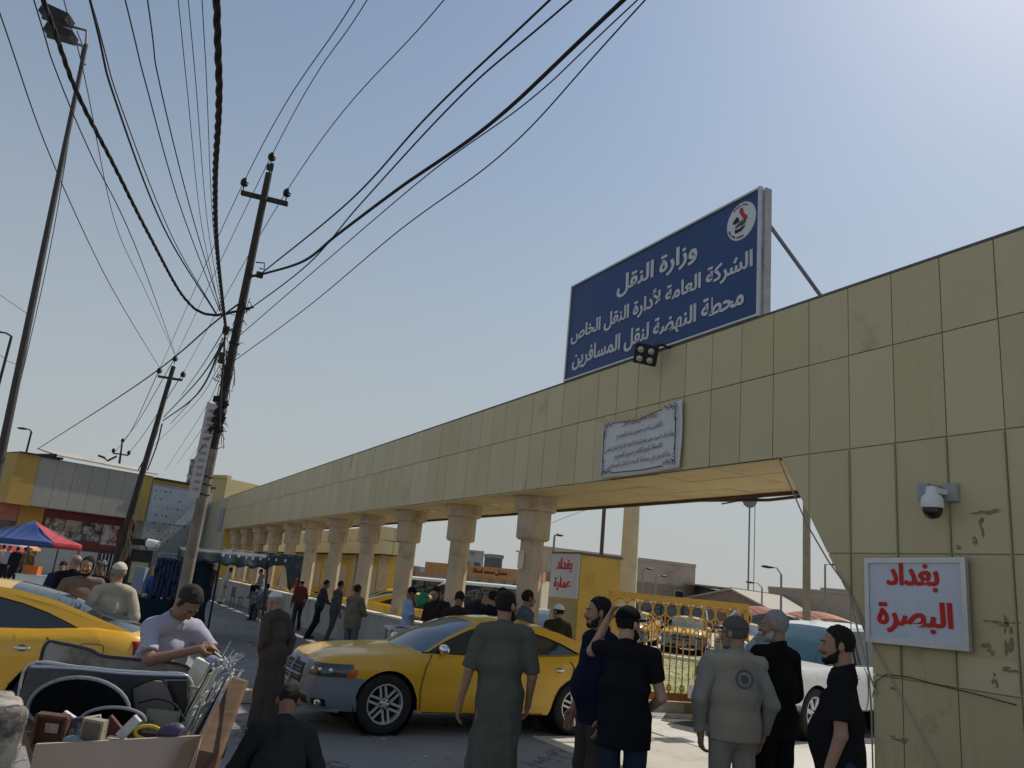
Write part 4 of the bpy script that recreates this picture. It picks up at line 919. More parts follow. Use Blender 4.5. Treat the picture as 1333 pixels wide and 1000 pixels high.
TAXI = dict(L=4.86, W=1.86, wb=2.88, off=.03, R=.365, sill=.26, n=6, crown=.045, bulge=.018, bump_front=.655,
    top=[(-2.43, .98), (-2.2, 1.05), (-1.75, 1.075), (-1.2, 1.03), (0, .985), (.9, .985), (1.3, .972), (1.8, .94), (2.15, .905), (2.35, .865), (2.43, .83)],
    arch=[(1.02, .97), (.62, 1.20), (.2, 1.385), (-.3, 1.44), (-.8, 1.42), (-1.25, 1.33), (-1.75, 1.16), (-2.05, 1.06)], screen=2, rear=4, belt=.985, cx=-.3, tum=.44, inb=.045, rail=.055,
    cpanel=[(-1.56, .97), (-1.59, 1.03), (-1.53, 1.075), (-1.40, 1.13), (-1.2, 1.21), (-.95, 1.285), (-.7, 1.335), (-.5, 1.36), (-.5, 1.41), (-.8, 1.39), (-1.25, 1.305), (-1.75, 1.14), (-2.02, 1.055), (-2.0, .97)], bpil=[-.18], beltend=-1.3,
    seams=[[(1.02, .30), (1.03, .55), (1.0, .8), (.93, .975)], [(-.16, .28), (-.16, .6), (-.17, .97)], [(-1.02, .50), (-1.1, .62), (-1.28, .75), (-1.34, .9), (-1.30, .975)], [(1.0, .275), (.4, .27), (-.9, .27)]],
    handles=[(.02, .845), (-1.08, .86)], mirror=(.72, 1.03), fuel=[(-1.72, .87)], fuel_side=1,
    patches=[('headlight', M_LAMP, 2.40, 1.96, .53, .65, .80, .66, .815), ('side_marker', M_AMB, 2.03, 1.90, 9, .655, .80, .66, .75), ('tail_light', M_TAIL, -2.40, -2.12, .3, .80, .96, .84, .98)], front=sedan_front)
def suv_front(root, pt, a, b):
    gm = MB(); gm.box((a * .985, 0, .82), (.08, 1.3, .34)); gm.build('grille', M_DARK, root, False, True)
    g = MB(); g.box((a * .995, 0, .82), (.08, 1.36, .06)); g.box((a * .97, 0, .5), (.16, 1.75, .22)); g.build('bumper_bar', M_CARW, root, False, True)
SUV = dict(L=5.2, W=1.98, wb=3.0, off=.18, R=.41, sill=.42, n=7, crown=.05, bump_front=.55, bump_mat=M_GREY,
    top=[(-2.6, 1.16), (0, 1.15), (1.0, 1.15), (2.0, 1.10), (2.5, 1.04), (2.6, .98)], arch=[(1.12, 1.14), (.75, 1.48), (.38, 1.73), (-.1, 1.80), (-1.2, 1.82), (-2.2, 1.78), (-2.5, 1.2)], screen=2, rear=5, belt=1.16, tum=.26, inb=.02, rail=.06,
    bpil=[-.05, -1.1, -1.9], beltend=-2.4, seams=[[(1.0, .45), (1.0, 1.14)], [(-.05, .45), (-.05, 1.14)], [(-.95, .6), (-1.0, 1.14)], [(1.1, .43), (-1, .43)]], handles=[(.3, .98), (-.8, .98)], mirror=(.78, 1.22), bigm=True, mirmat=M_CARW,
    sy=[(0, .95), (.12, .98), (.3, 1.), (.55, 1.), (.8, .99), (.93, .965), (1, .93)], patches=[('headlight', M_LAMP, 2.56, 2.3, .6, .76, .95, .78, .98)], front=suv_front, tw=.27, spokes=7, dbl=False)
VAN = dict(L=4.9, W=1.75, wb=2.6, off=.1, R=.33, sill=.32, n=8, crown=.03, top=[(-2.45, 1.14), (1.6, 1.12), (2.3, 1.0), (2.45, .9)], arch=[(2.1, 1.04), (1.65, 1.6), (1.35, 1.92), (.9, 2.0), (-1.5, 2.02), (-2.3, 1.96), (-2.42, 1.2)], screen=2, rear=5, belt=1.12, tum=.14, inb=.0, rail=.10,
    bpil=[.9, -.1, -1.2], beltend=-2.3, seams=[[(.9, .4), (.9, 1.1)], [(-.1, .4), (-.1, 1.1)]], handles=[(.75, .95)], mirror=(1.75, 1.2), mirmat=M_DARK, patches=[('headlight', M_LAMP, 2.43, 2.3, .4, .66, .84, .68, .86), ('tail_light', M_TAIL, -2.44, -2.36, .6, .8, 1.1, .8, 1.1)], spokes=8, dbl=False)

def heading(p0, p1): return math.atan2(p1[1] - p0[1], p1[0] - p0[0])
# front taxi: nose towards the road (-X)
w0, w1 = Vector((3.74, 10.1, 0)), Vector((6.60, 10.16, 0))
taxi = make_car('taxi', 'yellow sedan with blue grey bumper and silver wheels driving out under the gate', 'car', TAXI)
an = math.atan2(w0.y - w1.y, w0.x - w1.x); c_ = (w0 + w1) / 2; nrm = Vector((math.sin(an), -math.cos(an), 0)); # near side offset
taxi.rotation_euler = (0, 0, an); taxi.location = (c_.x + .03, c_.y + .80, 0)
# left taxi: parallel to the picture
t2 = dup(taxi, (-1.0, 0, 0), 0, 'yellow sedan cut off by the left picture edge, behind the cart of junk'); t2['category'] = 'car'
hd2 = R_(174); P_ = DP(88, 800, 8.25); t2.rotation_euler = (0, 0, hd2); t2.location = (P_.x - (-1.41 * math.cos(hd2) - .93 * math.sin(hd2)), P_.y - (-1.41 * math.sin(hd2) + .93 * math.cos(hd2)), 0)
suv = make_car('white_suv', 'white pickup style car with its bonnet towards us behind the black shirted men', 'car', SUV, M_CARW)
hd3 = R_(193); P_ = G(1062, 966); suv.rotation_euler = (0, 0, hd3); suv.location = (P_.x - (1.68 * math.cos(hd3) - .95 * math.sin(hd3)), P_.y - (1.68 * math.sin(hd3) + .95 * math.cos(hd3)), 0)
YG = 'yellow taxis parked in the station yard'
far = []
def fartaxi(px, dep, ang, label): p = DP(px, 790, dep); return dup(taxi, (p.x, p.y, 0), R_(ang), label, YG)
fartaxi(826, 36, 222, 'yellow taxi behind the gate bars nearest the black cap'); fartaxi(896, 34.5, 224, 'yellow taxi in the middle of the gate bars'); fartaxi(966, 33, 222, 'yellow taxi behind the right end of the gate bars, by the grey cap')
fartaxi(800, 42, -30, 'yellow taxi parked furthest back behind the yellow pillar'); fartaxi(711, 21, 60, 'yellow taxi between the nearest column and the pillar with the small route sign')
fartaxi(552, 27, -20, 'yellow taxi behind the man in the pale blue shirt'); fartaxi(507, 33, 160, 'yellow taxi behind the low wall left of the blue shirt column'); fartaxi(446, 44, 160, 'yellow taxi seen low between the furthest columns')
van = make_car('white_minibus', 'white minibus parked in the yard behind the second column', 'minibus', VAN, M_CARW, 'white minibuses in the yard')
p = DP(620, 770, 33); van.location = (p.x, p.y, 0); van.rotation_euler = (0, 0, R_(150))
for px, dep, ang, lb in ((550, 36, 150, 'white van seen above the roof of the yellow taxi by the blue shirt'), (497, 42, 150, 'white van furthest left between the columns'), (988, 50, 160, 'white minibus at the right edge of the yellow gate'), (856, 41, 150, 'white van behind the yellow taxis in the gate bars')):
    p = DP(px, 780, dep); dup(van, (p.x, p.y, 0), R_(ang), lb, 'white minibuses in the yard')
# ================================================================ yard side: pillar, yellow fence gate, kerb, lawn, far buildings
yp = thing('gate_pillar', 'square yellow pillar carrying the small route sign beside the yellow bar gate', 'pillar', (9.1, 13.8, 0))
mb = MB(); mb.box((9.12, 13.83, 1.3), (.95, 1.05, 2.76)); mb.build('pillar_body', M_YEL, yp)
mb = MB(); mb.box((9.12, 13.83, 2.70), (1.0, 1.1, .05)); mb.build('coping', mat('coping_dark', (.13, .12, .10)), yp)
for zz_ in (.6, 1.2, 1.79): mb = MB(); mb.box((8.64, 13.83, zz_ - .28), (.012, 1.0, .54)); mb.build('cladding_panel', mat('clad_olive_small', (.40, .36, .18), .6, var=.1), yp)
red_sign('small grey plate with red Arabic words on the yellow pillar', lambda u, v, d: (8.635 - d, 14.35 - u, 1.83 + v), 1.03, .86, [('بغداد', .22, .80, .50, .27), ('عمارة', .16, .78, .13, .27)], None, 0)
FA, FB = G(831, 925), G(925, 930); FU = (FB - FA).normalized(); FN = Vector((-FU.y, FU.x, 0))
def FP(s, z, o=0.): return FA + FU * s + FN * o + Vector((0, 0, z))
def fs(px):           # distance along the fence at a picture column
    d = ray(px, 850); return None
def along(px):
    d = ray(px, 850); n = np.array(FN); t = n.dot(np.array(FA) - O3) / n.dot(d); p = Vector(O3 + d * t); return (p - FA).dot(FU)
s0, s1 = along(789), along(973)
yg = thing('bar_gate', 'yellow metal gate of upright bars with two rows of rings', 'gate', FP(0, .2))
def fbox(sa, sb, za, zb_, t, name, m, par=yg): mb = MB(); mb.prism([FP(sa, za, -t / 2), FP(sb, za, -t / 2), FP(sb, zb_, -t / 2), FP(sa, zb_, -t / 2)], FN * t); return mb.build(name, m, par)
fbox(s0, s1, 1.93, 2.05, .06, 'top_rail', M_YELM); fbox(s1 - .07, s1, .2, 1.925, .07, 'gate_post', M_YELM); fbox(s0, s0 + .07, .2, 1.925, .07, 'gate_post', M_YELM); fbox(s0, s1 + .6, .20, .34, .08, 'bottom_rail', mat('rail_orange', (.42, .20, .05), .6, var=.15))
n = int((s1 - s0 - .14) / .135)
for i in range(n + 1):
    s_ = s0 + .09 + i * .135; big = i % 2 == 1
    mb = MB(); mb.cyl(FP(s_, .34), FP(s_, 1.30 if big else 1.93), .0145, n=6); mb.build('gate_bar', M_YELM, yg)
    def ring(c, r, rz=None, nm='ring', t=.0145): mb = MB(); mb.tube([FP(c[0] + r * math.cos(a), c[1] + (rz or r) * math.sin(a)) for a in np.linspace(0, 6.2832, 17)], t, 5); mb.build(nm, M_YELM, yg, True)
    if big: ring((s_, 1.79), .132); ring((s_, 1.565), .085); ring((s_, 1.42), .05); ring((s_, .42), .04, .06)
kb = thing('kerb', 'worn yellow kerb under the bar gate', 'kerb', FP(0, 0))
i = 0; s_ = s0 - 1.4
while s_ < s1 + 1.6:
    mb = MB(); mb.prism([FP(s_ + .006, -.05, -.10), FP(s_ + .74, -.05, -.10), FP(s_ + .74, .18, -.10), FP(s_ + .006, .18, -.10)], FN * .28); mb.build('kerb_stone', M_KERB if i % 3 else M_CONC, kb); s_ += .75; i += 1
fn2 = thing('low_railing', 'low yellow railing running on from the right end of the bar gate', 'railing', FP(s1 + .5, .2, 3))
p0 = DP(974, 828, 19); p1 = DP(1110, 850, 19); mb = MB()
for z in (.95, .25): mb.tube([(p0.x, p0.y, z), (p1.x, p1.y, z)], .025)
for k in range(34):
    q = p0.lerp(p1, k / 33); mb.cyl((q.x, q.y, 0), (q.x, q.y, .95), .01, n=5)
mb.build('railing_bars', M_YELM, fn2)
# lawn behind the gate
mb = MB(); q = [FP(s0 - 3, .0, .3), FP(s1 + 3.2, .0, .3), DP(1010, 830, 30), DP(700, 830, 34)]; mb.add([(p.x, p.y, .02) for p in q], [(0, 1, 2, 3)]); 
tag(mb.build('lawn_soil', mat('lawn_soil', (.36, .34, .19), .95, var=.2, scale=.6, c2=(.17, .23, .08), mscale=.45, mix=.7)), kind='structure')
Q = [Vector((p.x, p.y, 0)) for p in q]; mb = MB(); gm = [mat('grass_green', (.20, .27, .09), .9, var=.35, scale=1.5), mat('grass_dry', (.40, .38, .20), .9, var=.3, scale=1.5)]
for k in range(14000):
    u, v = random.random(), random.random() ** 1.6; p = Q[0].lerp(Q[1], u).lerp(Q[3].lerp(Q[2], u), v); a = random.random() * 6.28
    pn = math.sin(p.x * 1.1 + 2) * math.sin(p.y * .8) + random.uniform(-.7, .7); h_ = random.uniform(.01, .028) * (1.2 if pn > 0 else .8); w_ = .006 + .0012 * (p - Q[0]).length; dx, dy = math.cos(a) * w_, math.sin(a) * w_
    mb.add([(p.x - dx, p.y - dy, .02), (p.x + dx, p.y + dy, .02), (p.x + dy * 2 + random.uniform(-.03, .03), p.y - dx * 2, .02 + h_)], [(0, 1, 2)], 0 if pn > 0 else 1)
tag(mb.build('grass', gm, recalc=False), 'patchy green and straw grass behind the bar gate', 'grass', kind='stuff')
mb = MB()
for k in range(60):
    u, v = random.random(), random.random(); p = Q[0].lerp(Q[1], u).lerp(Q[3].lerp(Q[2], u), v); mb.box((p.x, p.y, .05), (random.uniform(.04, .14), random.uniform(.03, .1), .015), rot=Matrix.Rotation(random.random() * 3, 3, 'Z'))
tag(mb.build('litter', mat('litter_white', (.6, .58, .54), .8, var=.2)), 'scraps of pale litter scattered on the lawn', 'litter', kind='stuff')
ya = [DP(660, 830, 31), DP(1160, 830, 26), DP(1400, 830, 60), DP(560, 830, 70)]
mb = MB(); mb.add([(p.x, p.y, .0) for p in ya], [(0, 1, 2, 3)]); tag(mb.build('yard_paving', M_CONC), kind='structure')
mb = MB(); a_, b_ = DP(815, 843, 29.5), DP(930, 845, 27.5); mb.prism([(a_.x, a_.y, 0), (b_.x, b_.y, 0), (b_.x, b_.y, .14), (a_.x, a_.y, .14)], (.2, .25, 0)); tag(mb.build('yard_kerb', M_CAP), 'pale kerb along the far edge of the lawn', 'kerb')

def plane_pt(px, py, A, B, off=0.):
    u = Vector((B[0] - A[0], B[1] - A[1], 0)).normalized(); n = np.array((-u.y, u.x, 0)); d = ray(px, py); t = (n.dot(np.array((A[0], A[1], 0)) - O3) + off) / n.dot(d); return Vector(O3 + d * t)
M_BT = mat('render_tan', (.40, .33, .26), .9, var=.1, scale=.3, c2=(.3, .24, .19), mscale=.5, mix=.3); M_BB = mat('render_brown', (.25, .19, .155), .9, var=.1, scale=.3); M_BG = mat('render_grey', (.36, .35, .32), .9, var=.12, scale=.3); M_BC = mat('render_cream', (.52, .46, .34), .9, var=.1, scale=.3)
def block(name, label, cat, tl, tr, z0, ztop, depth, m, windows=(), band=None, extra=None):
    """box building whose front runs between two picture columns (px, py of roof line, distance)"""
    A = DP(*tl); B = DP(*tr); A.z = B.z = 0; u = (B - A).normalized(); n = Vector((-u.y, u.x, 0)); n = n if n.dot(A) > 0 else -n; L = (B - A).length
    t = thing(name, label, cat, A); mb = MB(); mb.prism([A + Vector((0, 0, z0)), B + Vector((0, 0, z0)), B + Vector((0, 0, ztop)), A + Vector((0, 0, ztop))], n * depth); mb.build('wall', m, t)
    mb = MB(); mb.prism([A - n * .1 + Vector((0, 0, ztop)), B - n * .1 + Vector((0, 0, ztop)), B - n * .1 + Vector((0, 0, ztop + .25)), A - n * .1 + Vector((0, 0, ztop + .25))], n * .5); mb.build('parapet', m, t)
    def bx(a, b, za, zb_, o, d, nm, mm): mb = MB(); mb.prism([A + u * a - n * o + Vector((0, 0, za)), A + u * b - n * o + Vector((0, 0, za)), A + u * b - n * o + Vector((0, 0, zb_)), A + u * a - n * o + Vector((0, 0, zb_))], n * d); return mb.build(nm, mm, t)
    if band: bx(.0, L, z0, band[0], .04, .05, 'lower_band', band[1])
    for a, b, za, zb_ in windows:
        w = bx(a * L, b * L, za, zb_, .06, .05, 'window', M_BC); q = bx(a * L + .08, b * L - .08, za + .08, zb_ - .08, .10, .05, 'pane', M_GLASS)
    return t, A, B, u, n, L, bx
block('station_building', 'long tan building with brown lower storey right of the thick pole', 'building', (700, 726, 66), (905, 752, 72), 0, 5.4, 2, M_BT, [(.86, .92, 2.3, 3.2), (.55, .6, 2.3, 3.2), (.3, .35, 2.3, 3.2)], (3.6, M_BB))
# gabled shed
A = DP(899, 765, 70); B = DP(1032, 798, 64); A.z = B.z = 0; u = (B - A).normalized(); n = Vector((-u.y, u.x, 0)); n = n if n.dot(A) > 0 else -n
t = thing('gabled_shed', 'brick shed with grey ribbed gable roof behind the orange canopies', 'building', A); L = (B - A).length
pk = A + u * L * .42 + Vector((0, 0, 3.75)); g0, g1 = A + u * (L * -.12) + Vector((0, 0, 1.9)), B + Vector((0, 0, 1.5)); gA = A + u * L * .0
mb = MB(); mb.prism([A, B, B + Vector((0, 0, 1.5)), pk, A + Vector((0, 0, 2.6))], n * 14); mb.build('wall', mat('brick_brown', (.22, .17, .13), .9, var=.2, scale=2), t)
mb = MB()
for k in range(26):
    a_, b_ = k / 26, (k + .6) / 26
    v0 = pk + n * (14 * a_) - u * .0; dl = (A + Vector((0, 0, 1.9)) - u * 6) - pk
    mb.prism([pk - u * (9 * a_) + dl * 0 + Vector((0, 0, .02)), pk - u * (9 * a_) + Vector((0, 0, .02)) + n * .01, pk - u * (9 * a_) + n * 14, pk - u * (9 * b_) + n * 14], (0, 0, .06)) if False else None
Lf = pk - u * 9.5 + Vector((0, 0, .35)) + n * 2; 
mb = MB(); mb.prism([pk - n * .3, Lf - n * .3, Lf - n * .3 - Vector((0, 0, .12)) , pk - n * .3 - Vector((0, 0, .12))], n * 14); mb.prism([pk - n * .3, g1 + u * .8 - n * .3 - Vector((0, 0, .2)), g1 + u * .8 - n * .3 - Vector((0, 0, .35)), pk - n * .3 - Vector((0, 0, .15))], n * 14); mb.prism([pk - n * .35, A + Vector((0, 0, 2.55)) - u * .8 - n * .35, A + Vector((0, 0, 2.4)) - u * .8 - n * .35, pk - n * .35 - Vector((0, 0, .15))], n * 14)
mb.prism([A - u * 3 + n * 3, A + n * 3 + u * 2, A + n * 3 + u * 2 + Vector((0, 0, 3.4)), A - u * 3 + n * 3 + Vector((0, 0, 3.9))], n * 4)
mb.build('roof', mat('roof_sheet', (.33, .30, .25), .7, var=.15, scale=3), t)
for k in range(22):
    a_ = k / 22; mb = MB(); q0 = pk - u * (L * .42 * a_) - n * .35 + Vector((0, 0, .03 - 1.1 * a_)); mb.tube([q0, q0 + n * 13], .04, 4); mb.build('roof_rib', mat('roof_rib', (.24, .21, .17), .7), t)
block('warehouse', 'flat roofed cream warehouse between the gable shed and the pier', 'building', (1000, 772, 78), (1140, 800, 70), 0, 4.3, 8, M_BT, [(.13, .2, 2.2, 3.4)])
block('tower_block', 'pale stepped block far behind the warehouse next to the pier edge', 'building', (1068, 775, 120), (1118, 770, 118), 0, 6.3, 10, M_BG, [(.1, .3, 3.5, 4.6), (.5, .7, 3.5, 4.6)])
# orange canopies
for k, (px0, px1, dep) in enumerate(((836, 905, 44), (905, 972, 42), (972, 1044, 40), (1044, 1122, 38))):
    a_ = DP(px0, 800, dep); b_ = DP(px1, 800, dep - 1.5); t = thing('car_canopy', ('arched orange striped car shelter behind the left half of the bar gate', 'arched orange striped car shelter behind the right half of the bar gate', 'arched orange striped car shelter beside the grey haired man', 'arched orange striped car shelter above the white pickup style car')[k], 'canopy', (a_.x, a_.y, 0), 0, 'orange car shelters')
    for q in range(14):
        f = [q / 14, (q + .93) / 14]; P = []
        for j in range(9):
            v = j / 8; row = []
            for w in f:
                p = a_.lerp(b_, w); hh = 1.55 + .42 * math.sin(math.pi * (.12 + .8 * w)) ; row.append(Vector((p.x, p.y, hh + .28 * math.sin(math.pi * v * .9))) + Vector((.35, .93, 0)) * (v * 3.5 - .4))
            P.append(row)
        mb = MB(); mb.grid(P); mb.build('roof_strip', mat('canopy_orange', (.45, .19, .10), .6, var=.12) if q % 2 else mat('canopy_red', (.33, .12, .08), .6, var=.12), t)
    for w in (.03, .97):
        p = a_.lerp(b_, w); mb = MB(); mb.cyl((p.x, p.y, 0), (p.x, p.y, 1.72), .05, n=6); mb.build('post', M_GREY, t)
# posts, masts and lamps in the yard
def pole(name, label, cat, top, base_px, r0, r1, m, arm=None, arms_m=None, group=None, dep_fix=None):
    T = DP(*top); base = Vector((T.x, T.y, 0)); t = thing(name, label, cat, base, 0, group); mb = MB(); mb.cyl(base, T, r0, r1, n=10); mb.build('post', m, t, True)
    if arm:
        dx, dy, dz, lamp = arm; mb = MB(); mb.tube([T, T + Vector((dx * .5, dy * .5, dz)), T + Vector((dx, dy, dz))], r1 * .7); mb.build('arm', m, t, True)
        q = T + Vector((dx, dy, dz)); d = Vector((dx, dy, 0)).normalized(); mb = MB(); mb.ball(q + d * lamp * .6, (lamp, lamp * .4, lamp * .22), 10, R=Matrix.Rotation(math.atan2(dy, dx), 3, 'Z')); mb.build('lamp_head', M_BLK, t, 'all')
    return t
pole('yard_post', 'thick cream post rising behind the yellow pillar', 'post', (824, 640, 25), None, .29, .25, mat('post_cream', (.55, .47, .32), .8, var=.15))
pole('pipe_mast', 'thin dark mast left of the thick cream post', 'mast', (788, 640, 34), None, .09, .08, mat('mast_dark', (.10, .07, .06), .7))
pole('yard_post', 'brown square post rising beside the slanted pier edge', 'post', (1050, 640, 26), None, .13, .12, mat('post_brown', (.30, .25, .19), .8, var=.2))
LG = 'street lamps in the station yard'
pole('street_lamp', 'street lamp with round head left of the small route sign', 'street lamp', (722, 697, 38), None, .08, .05, M_GREY, (.15, .05, .05, .3), group=LG)
pole('street_lamp', 'tall curved street lamp left of the brown post', 'street lamp', (1017, 748, 45), None, .08, .06, M_GREY, (-.55, .2, .35, .4), group=LG)
pole('street_lamp', 'street lamp just left of the slanted pier edge', 'street lamp', (1074, 735, 42), None, .07, .05, M_GREY, (.5, -.1, .05, .35), group=LG)
pole('street_lamp', 'smaller street lamp above the gable shed', 'street lamp', (992, 765, 60), None, .08, .06, M_GREY, (-.7, .2, .3, .4), group=LG)
pole('street_lamp', 'lamp with short arm standing before the tan building', 'street lamp', (837, 744, 48), None, .07, .05, M_GREY, (.3, 0, .2, .3), group=LG)
pole('street_lamp', 'lamp before the right end of the tan building', 'street lamp', (854, 752, 50), None, .07, .05, M_GREY, (.4, 0, .15, .3), group=LG)
t = pole('antenna_mast', 'far lattice mast with a round drum at its top', 'mast', (976, 652, 110), None, .12, .12, M_GREY); T = DP(976, 652, 110); mb = MB(); mb.ball(T, (1.0, 1.0, 1.0), 10); mb.build('drum', M_GREY, t, 'all'); mb = MB(); mb.cyl((T.x + 1, T.y, 0), (T.x + 1, T.y, T.z), .06, n=5); mb.build('guy', M_GREY, t)
# far left of the columns: prayer hall, chimney, elevated road
t, A, B, u, n, L, bx = block('prayer_hall', 'low ochre hall with orange fascia and arched windows seen between the columns', 'building', (560, 740, 62), (706, 758, 58), 0, 2.7, 8, M_BC)
bx(-.2, L + .2, 2.55, 3.35, .5, .6, 'fascia', mat('fascia_orange', (.44, .22, .09), .7, var=.15))
pA, pB = A + u * L * .42 - n * .53, A + u * L * .72 - n * .53
lettering('lettering', 'مصلى محمد استاذ', (pA.x, pA.y, 2.75), (pB.x, pB.y, 2.75), .45, -n, M_BLK, t, bold=.03, fake=.02)
for k in range(8):
    c = A + u * (L * (.12 + .11 * k)); mb = MB(); r = .6
    pts = [c - u * r - n * .05 + Vector((0, 0, .8)), c + u * r - n * .05 + Vector((0, 0, .8))] + [c + u * (r * math.cos(a)) - n * .05 + Vector((0, 0, 1.8 + r * math.sin(a))) for a in np.linspace(0, math.pi, 9)]
    mb.prism(pts, -n * .03); w = mb.build('arched_window', M_GLASS, t); mb = MB()
    mb.tube([p - n * .05 for p in pts[2:]], .05, 4); 
    for q in (-.5, 0, .5): mb.cyl(c + u * (r * q) - n * .1 + Vector((0, 0, 1)), c + u * (r * q) - n * .1 + Vector((0, 0, 2.3)), .02, n=4)
    mb.build('grille', M_BC, w)
T = DP(643, 722, 120); t = thing('chimney', 'dark square chimney far behind the hall between two columns', 'chimney', (T.x, T.y, 0)); mb = MB(); mb.box((T.x, T.y, T.z / 2), (2.2, 2.2, T.z), taper=.9); mb.build('stack', mat('chimney_dark', (.13, .12, .12), .9), t); mb = MB(); mb.box((T.x, T.y, T.z - .3), (2.3, 2.3, .5)); mb.build('rim', M_GREY, t)
block('grey_plant', 'grey flat block with roof frame behind the hall left of the chimney', 'building', (600, 738, 105), (628, 741, 105), 0, 6.2, 5, M_BG, [(.1, .4, 3, 5), (.55, .9, 3, 5)])
T = DP(608, 722, 105); mb = MB()
for k in range(4): mb.cyl((T.x + k * .8, T.y, 6.2), (T.x + 1.2, T.y, T.z), .07, n=5)
tag(mb.build('rooftop_aerial', M_GREY), 'small lattice aerial on the grey block left of the chimney', 'aerial')
A = DP(488, 728, 95); B = DP(598, 744, 85); t = thing('elevated_road', 'grey elevated road deck crossing behind the columns', 'bridge', (A.x, A.y, 0)); u = (B - A); A0 = A - u * 1.5; B0 = B + u * .3; mb = MB(); mb.prism([(A0.x, A0.y, 3.0), (B0.x, B0.y, 1.7), (B0.x, B0.y, 2.5), (A0.x, A0.y, 4.6)], (4, 8, 0)); mb.build('deck', mat('bridge_grey', (.34, .37, .40), .8), t)
mb = MB(); mb.prism([(A0.x - .2, A0.y - .4, 4.0), (B0.x - .2, B0.y - .4, 2.2), (B0.x - .2, B0.y - .4, 2.8), (A0.x - .2, A0.y - .4, 5.1)], (.2, .4, 0)); mb.build('barrier', mat('barrier_blue', (.42, .47, .52), .7), t)
for k in range(5):
    q = A0.lerp(B0, (k + .5) / 5); mb = MB(); mb.cyl((q.x + 2, q.y + 3, 0), (q.x + 2, q.y + 3, 2.3), .6); mb.build('pier', M_BG, t)
block('brick_store', 'small brown brick store between the furthest columns', 'building', (500, 750, 52), (540, 752, 50), 0, 2.45, 3, mat('brick_red', (.24, .15, .11), .9, var=.15), [(.1, .35, 1.2, 2.1), (.55, .85, 1.2, 2.1)])
# inner yard building with the same cladding
ib = thing('yard_building', 'yellow walled building with cream cladding above behind the far columns', 'building', (12, 38, 0))
mb = MB(); mb.box((12.35, 47.3, 1.45), (.5, 26, 2.9)); mb.build('wall', M_YEL, ib)
mb = MB(); mb.box((11.92, 47.3, 3.4), (.86, 28, 1.16)); mb.build('upper_core', M_DARKJ, ib)
for k in range(22):
    panel(33.2 + k * 1.27, 33.2 + (k + 1) * 1.27, 2.84, 3.42, x=11.47, mi=1, par=ib); panel(33.2 + k * 1.27, 33.2 + (k + 1) * 1.27, 3.42, 4.02, x=11.47, mi=0, par=ib)
for k in range(2):
    mb = MB(); mb.box((11.71 + k * .44, 33.27, 3.13 + .0), (.42, .03, .56)); mb.box((11.71 + k * .44, 33.27, 3.72), (.42, .03, .56)); mb.build('cladding_panel', M_CLAD2, ib)
for yy in (34.2, 38, 43, 48): mb = MB(); mb.box((11.95, yy, 1.41), (.35, .35, 2.82)); mb.build('column', M_STONE, ib)
for yy in (36, 40.5, 45.5): mb = MB(); mb.box((12.08, yy, 1.2), (.04, 1.2, 2.2)); mb.build('door', M_BC, ib)

# ================================================================ left: shop building
SA, SB_ = Vector((-3.96, 51.6, 0)), Vector((3.2, 54.9, 0)); u = (SB_ - SA).normalized(); n = Vector((-u.y, u.x, 0)); L = (SB_ - SA).length
sh_ = thing('shop_building', 'two storey shop with blank grey upper box edged in yellow at the left', 'building', SA)
def sb(a, b, za, zb_, o, d, nm, m, par=None):
    mb = MB(); mb.prism([SA + u * a - n * o + Vector((0, 0, za)), SA + u * b - n * o + Vector((0, 0, za)), SA + u * b - n * o + Vector((0, 0, zb_)), SA + u * a - n * o + Vector((0, 0, zb_))], n * d); return mb.build(nm, m, par or sh_)
M_SHG = mat('sheet_grey', (.33, .315, .27), .7, var=.08, scale=.5, streak=.4, coord='World'); M_SHY = mat('sheet_ochre', (.42, .28, .07), .65, var=.08, scale=.4)
sb(0, L, 3.9, 6.66, 0, 7, 'upper_box', M_SHG); mb = MB(); mb.prism([SA - u * .04 + Vector((0, 0, 3.9)) + n * q_ for q_ in (0, 7)] + [SA - u * .04 + Vector((0, 0, 6.66)) + n * q_ for q_ in (7, 0)], u * .02); mb.build('corner_panel', M_SHY, sh_)
sb(-.05, 1.15, 3.88, 6.68, .04, .06, 'corner_panel', M_SHY); sb(L - .75, L + .03, 3.88, 6.68, .04, .06, 'corner_panel', M_SHY)
for k in range(6): sb(1.17 + k * .995, 1.15 + (k + 1) * .995, 3.92, 6.64, .03, .04, 'sheet_panel', M_SHG)
sb(.9, L, 0, 3.9, -1.2, 5, 'ground_floor', mat('shop_dark', (.12, .10, .09), .8, var=.2)); sb(1.2, 2.5, 0, 3.89, -1.1, .3, 'pillar', M_SHY); sb(L - .6, L, 0, 3.89, -1.1, .4, 'pillar', mat('pillar_grime', (.22, .15, .08), .8, var=.3)); sb(.2, 1.2, 3.0, 3.89, -1.15, .1, 'side_sign', mat('sign_faded', (.42, .17, .13), .7, var=.3, scale=3))
bd = sb(2.55, L - .65, 1.85, 3.86, -1.12, .06, 'sign_board', mat('sign_red', (.20, .05, .05), .6, var=.15)); 
for k, (a, b, za, zb_, c, c2) in enumerate(((2.7, 3.75, 2.75, 3.4, (.50, .48, .44), (.12, .10, .05)), (3.8, 4.75, 2.75, 3.4, (.42, .38, .34), (.25, .22, .18)), (2.7, 3.9, 2.25, 2.72, (.6, .58, .55), (.12, .05, .04)), (3.95, 5.2, 2.3, 2.72, (.38, .33, .3), (.1, .08, .07)), (4.85, 5.95, 2.3, 3.4, (.45, .42, .39), (.06, .05, .05)), (6.05, L - .85, 2.2, 3.4, (.55, .53, .5), (.25, .06, .05)))):
    sb(a, b, za, zb_, -1.09, .02, 'picture', mat('picture_%d' % k, c, .6, var=.15, c2=c2, mscale=2.6, mix=.75), bd)
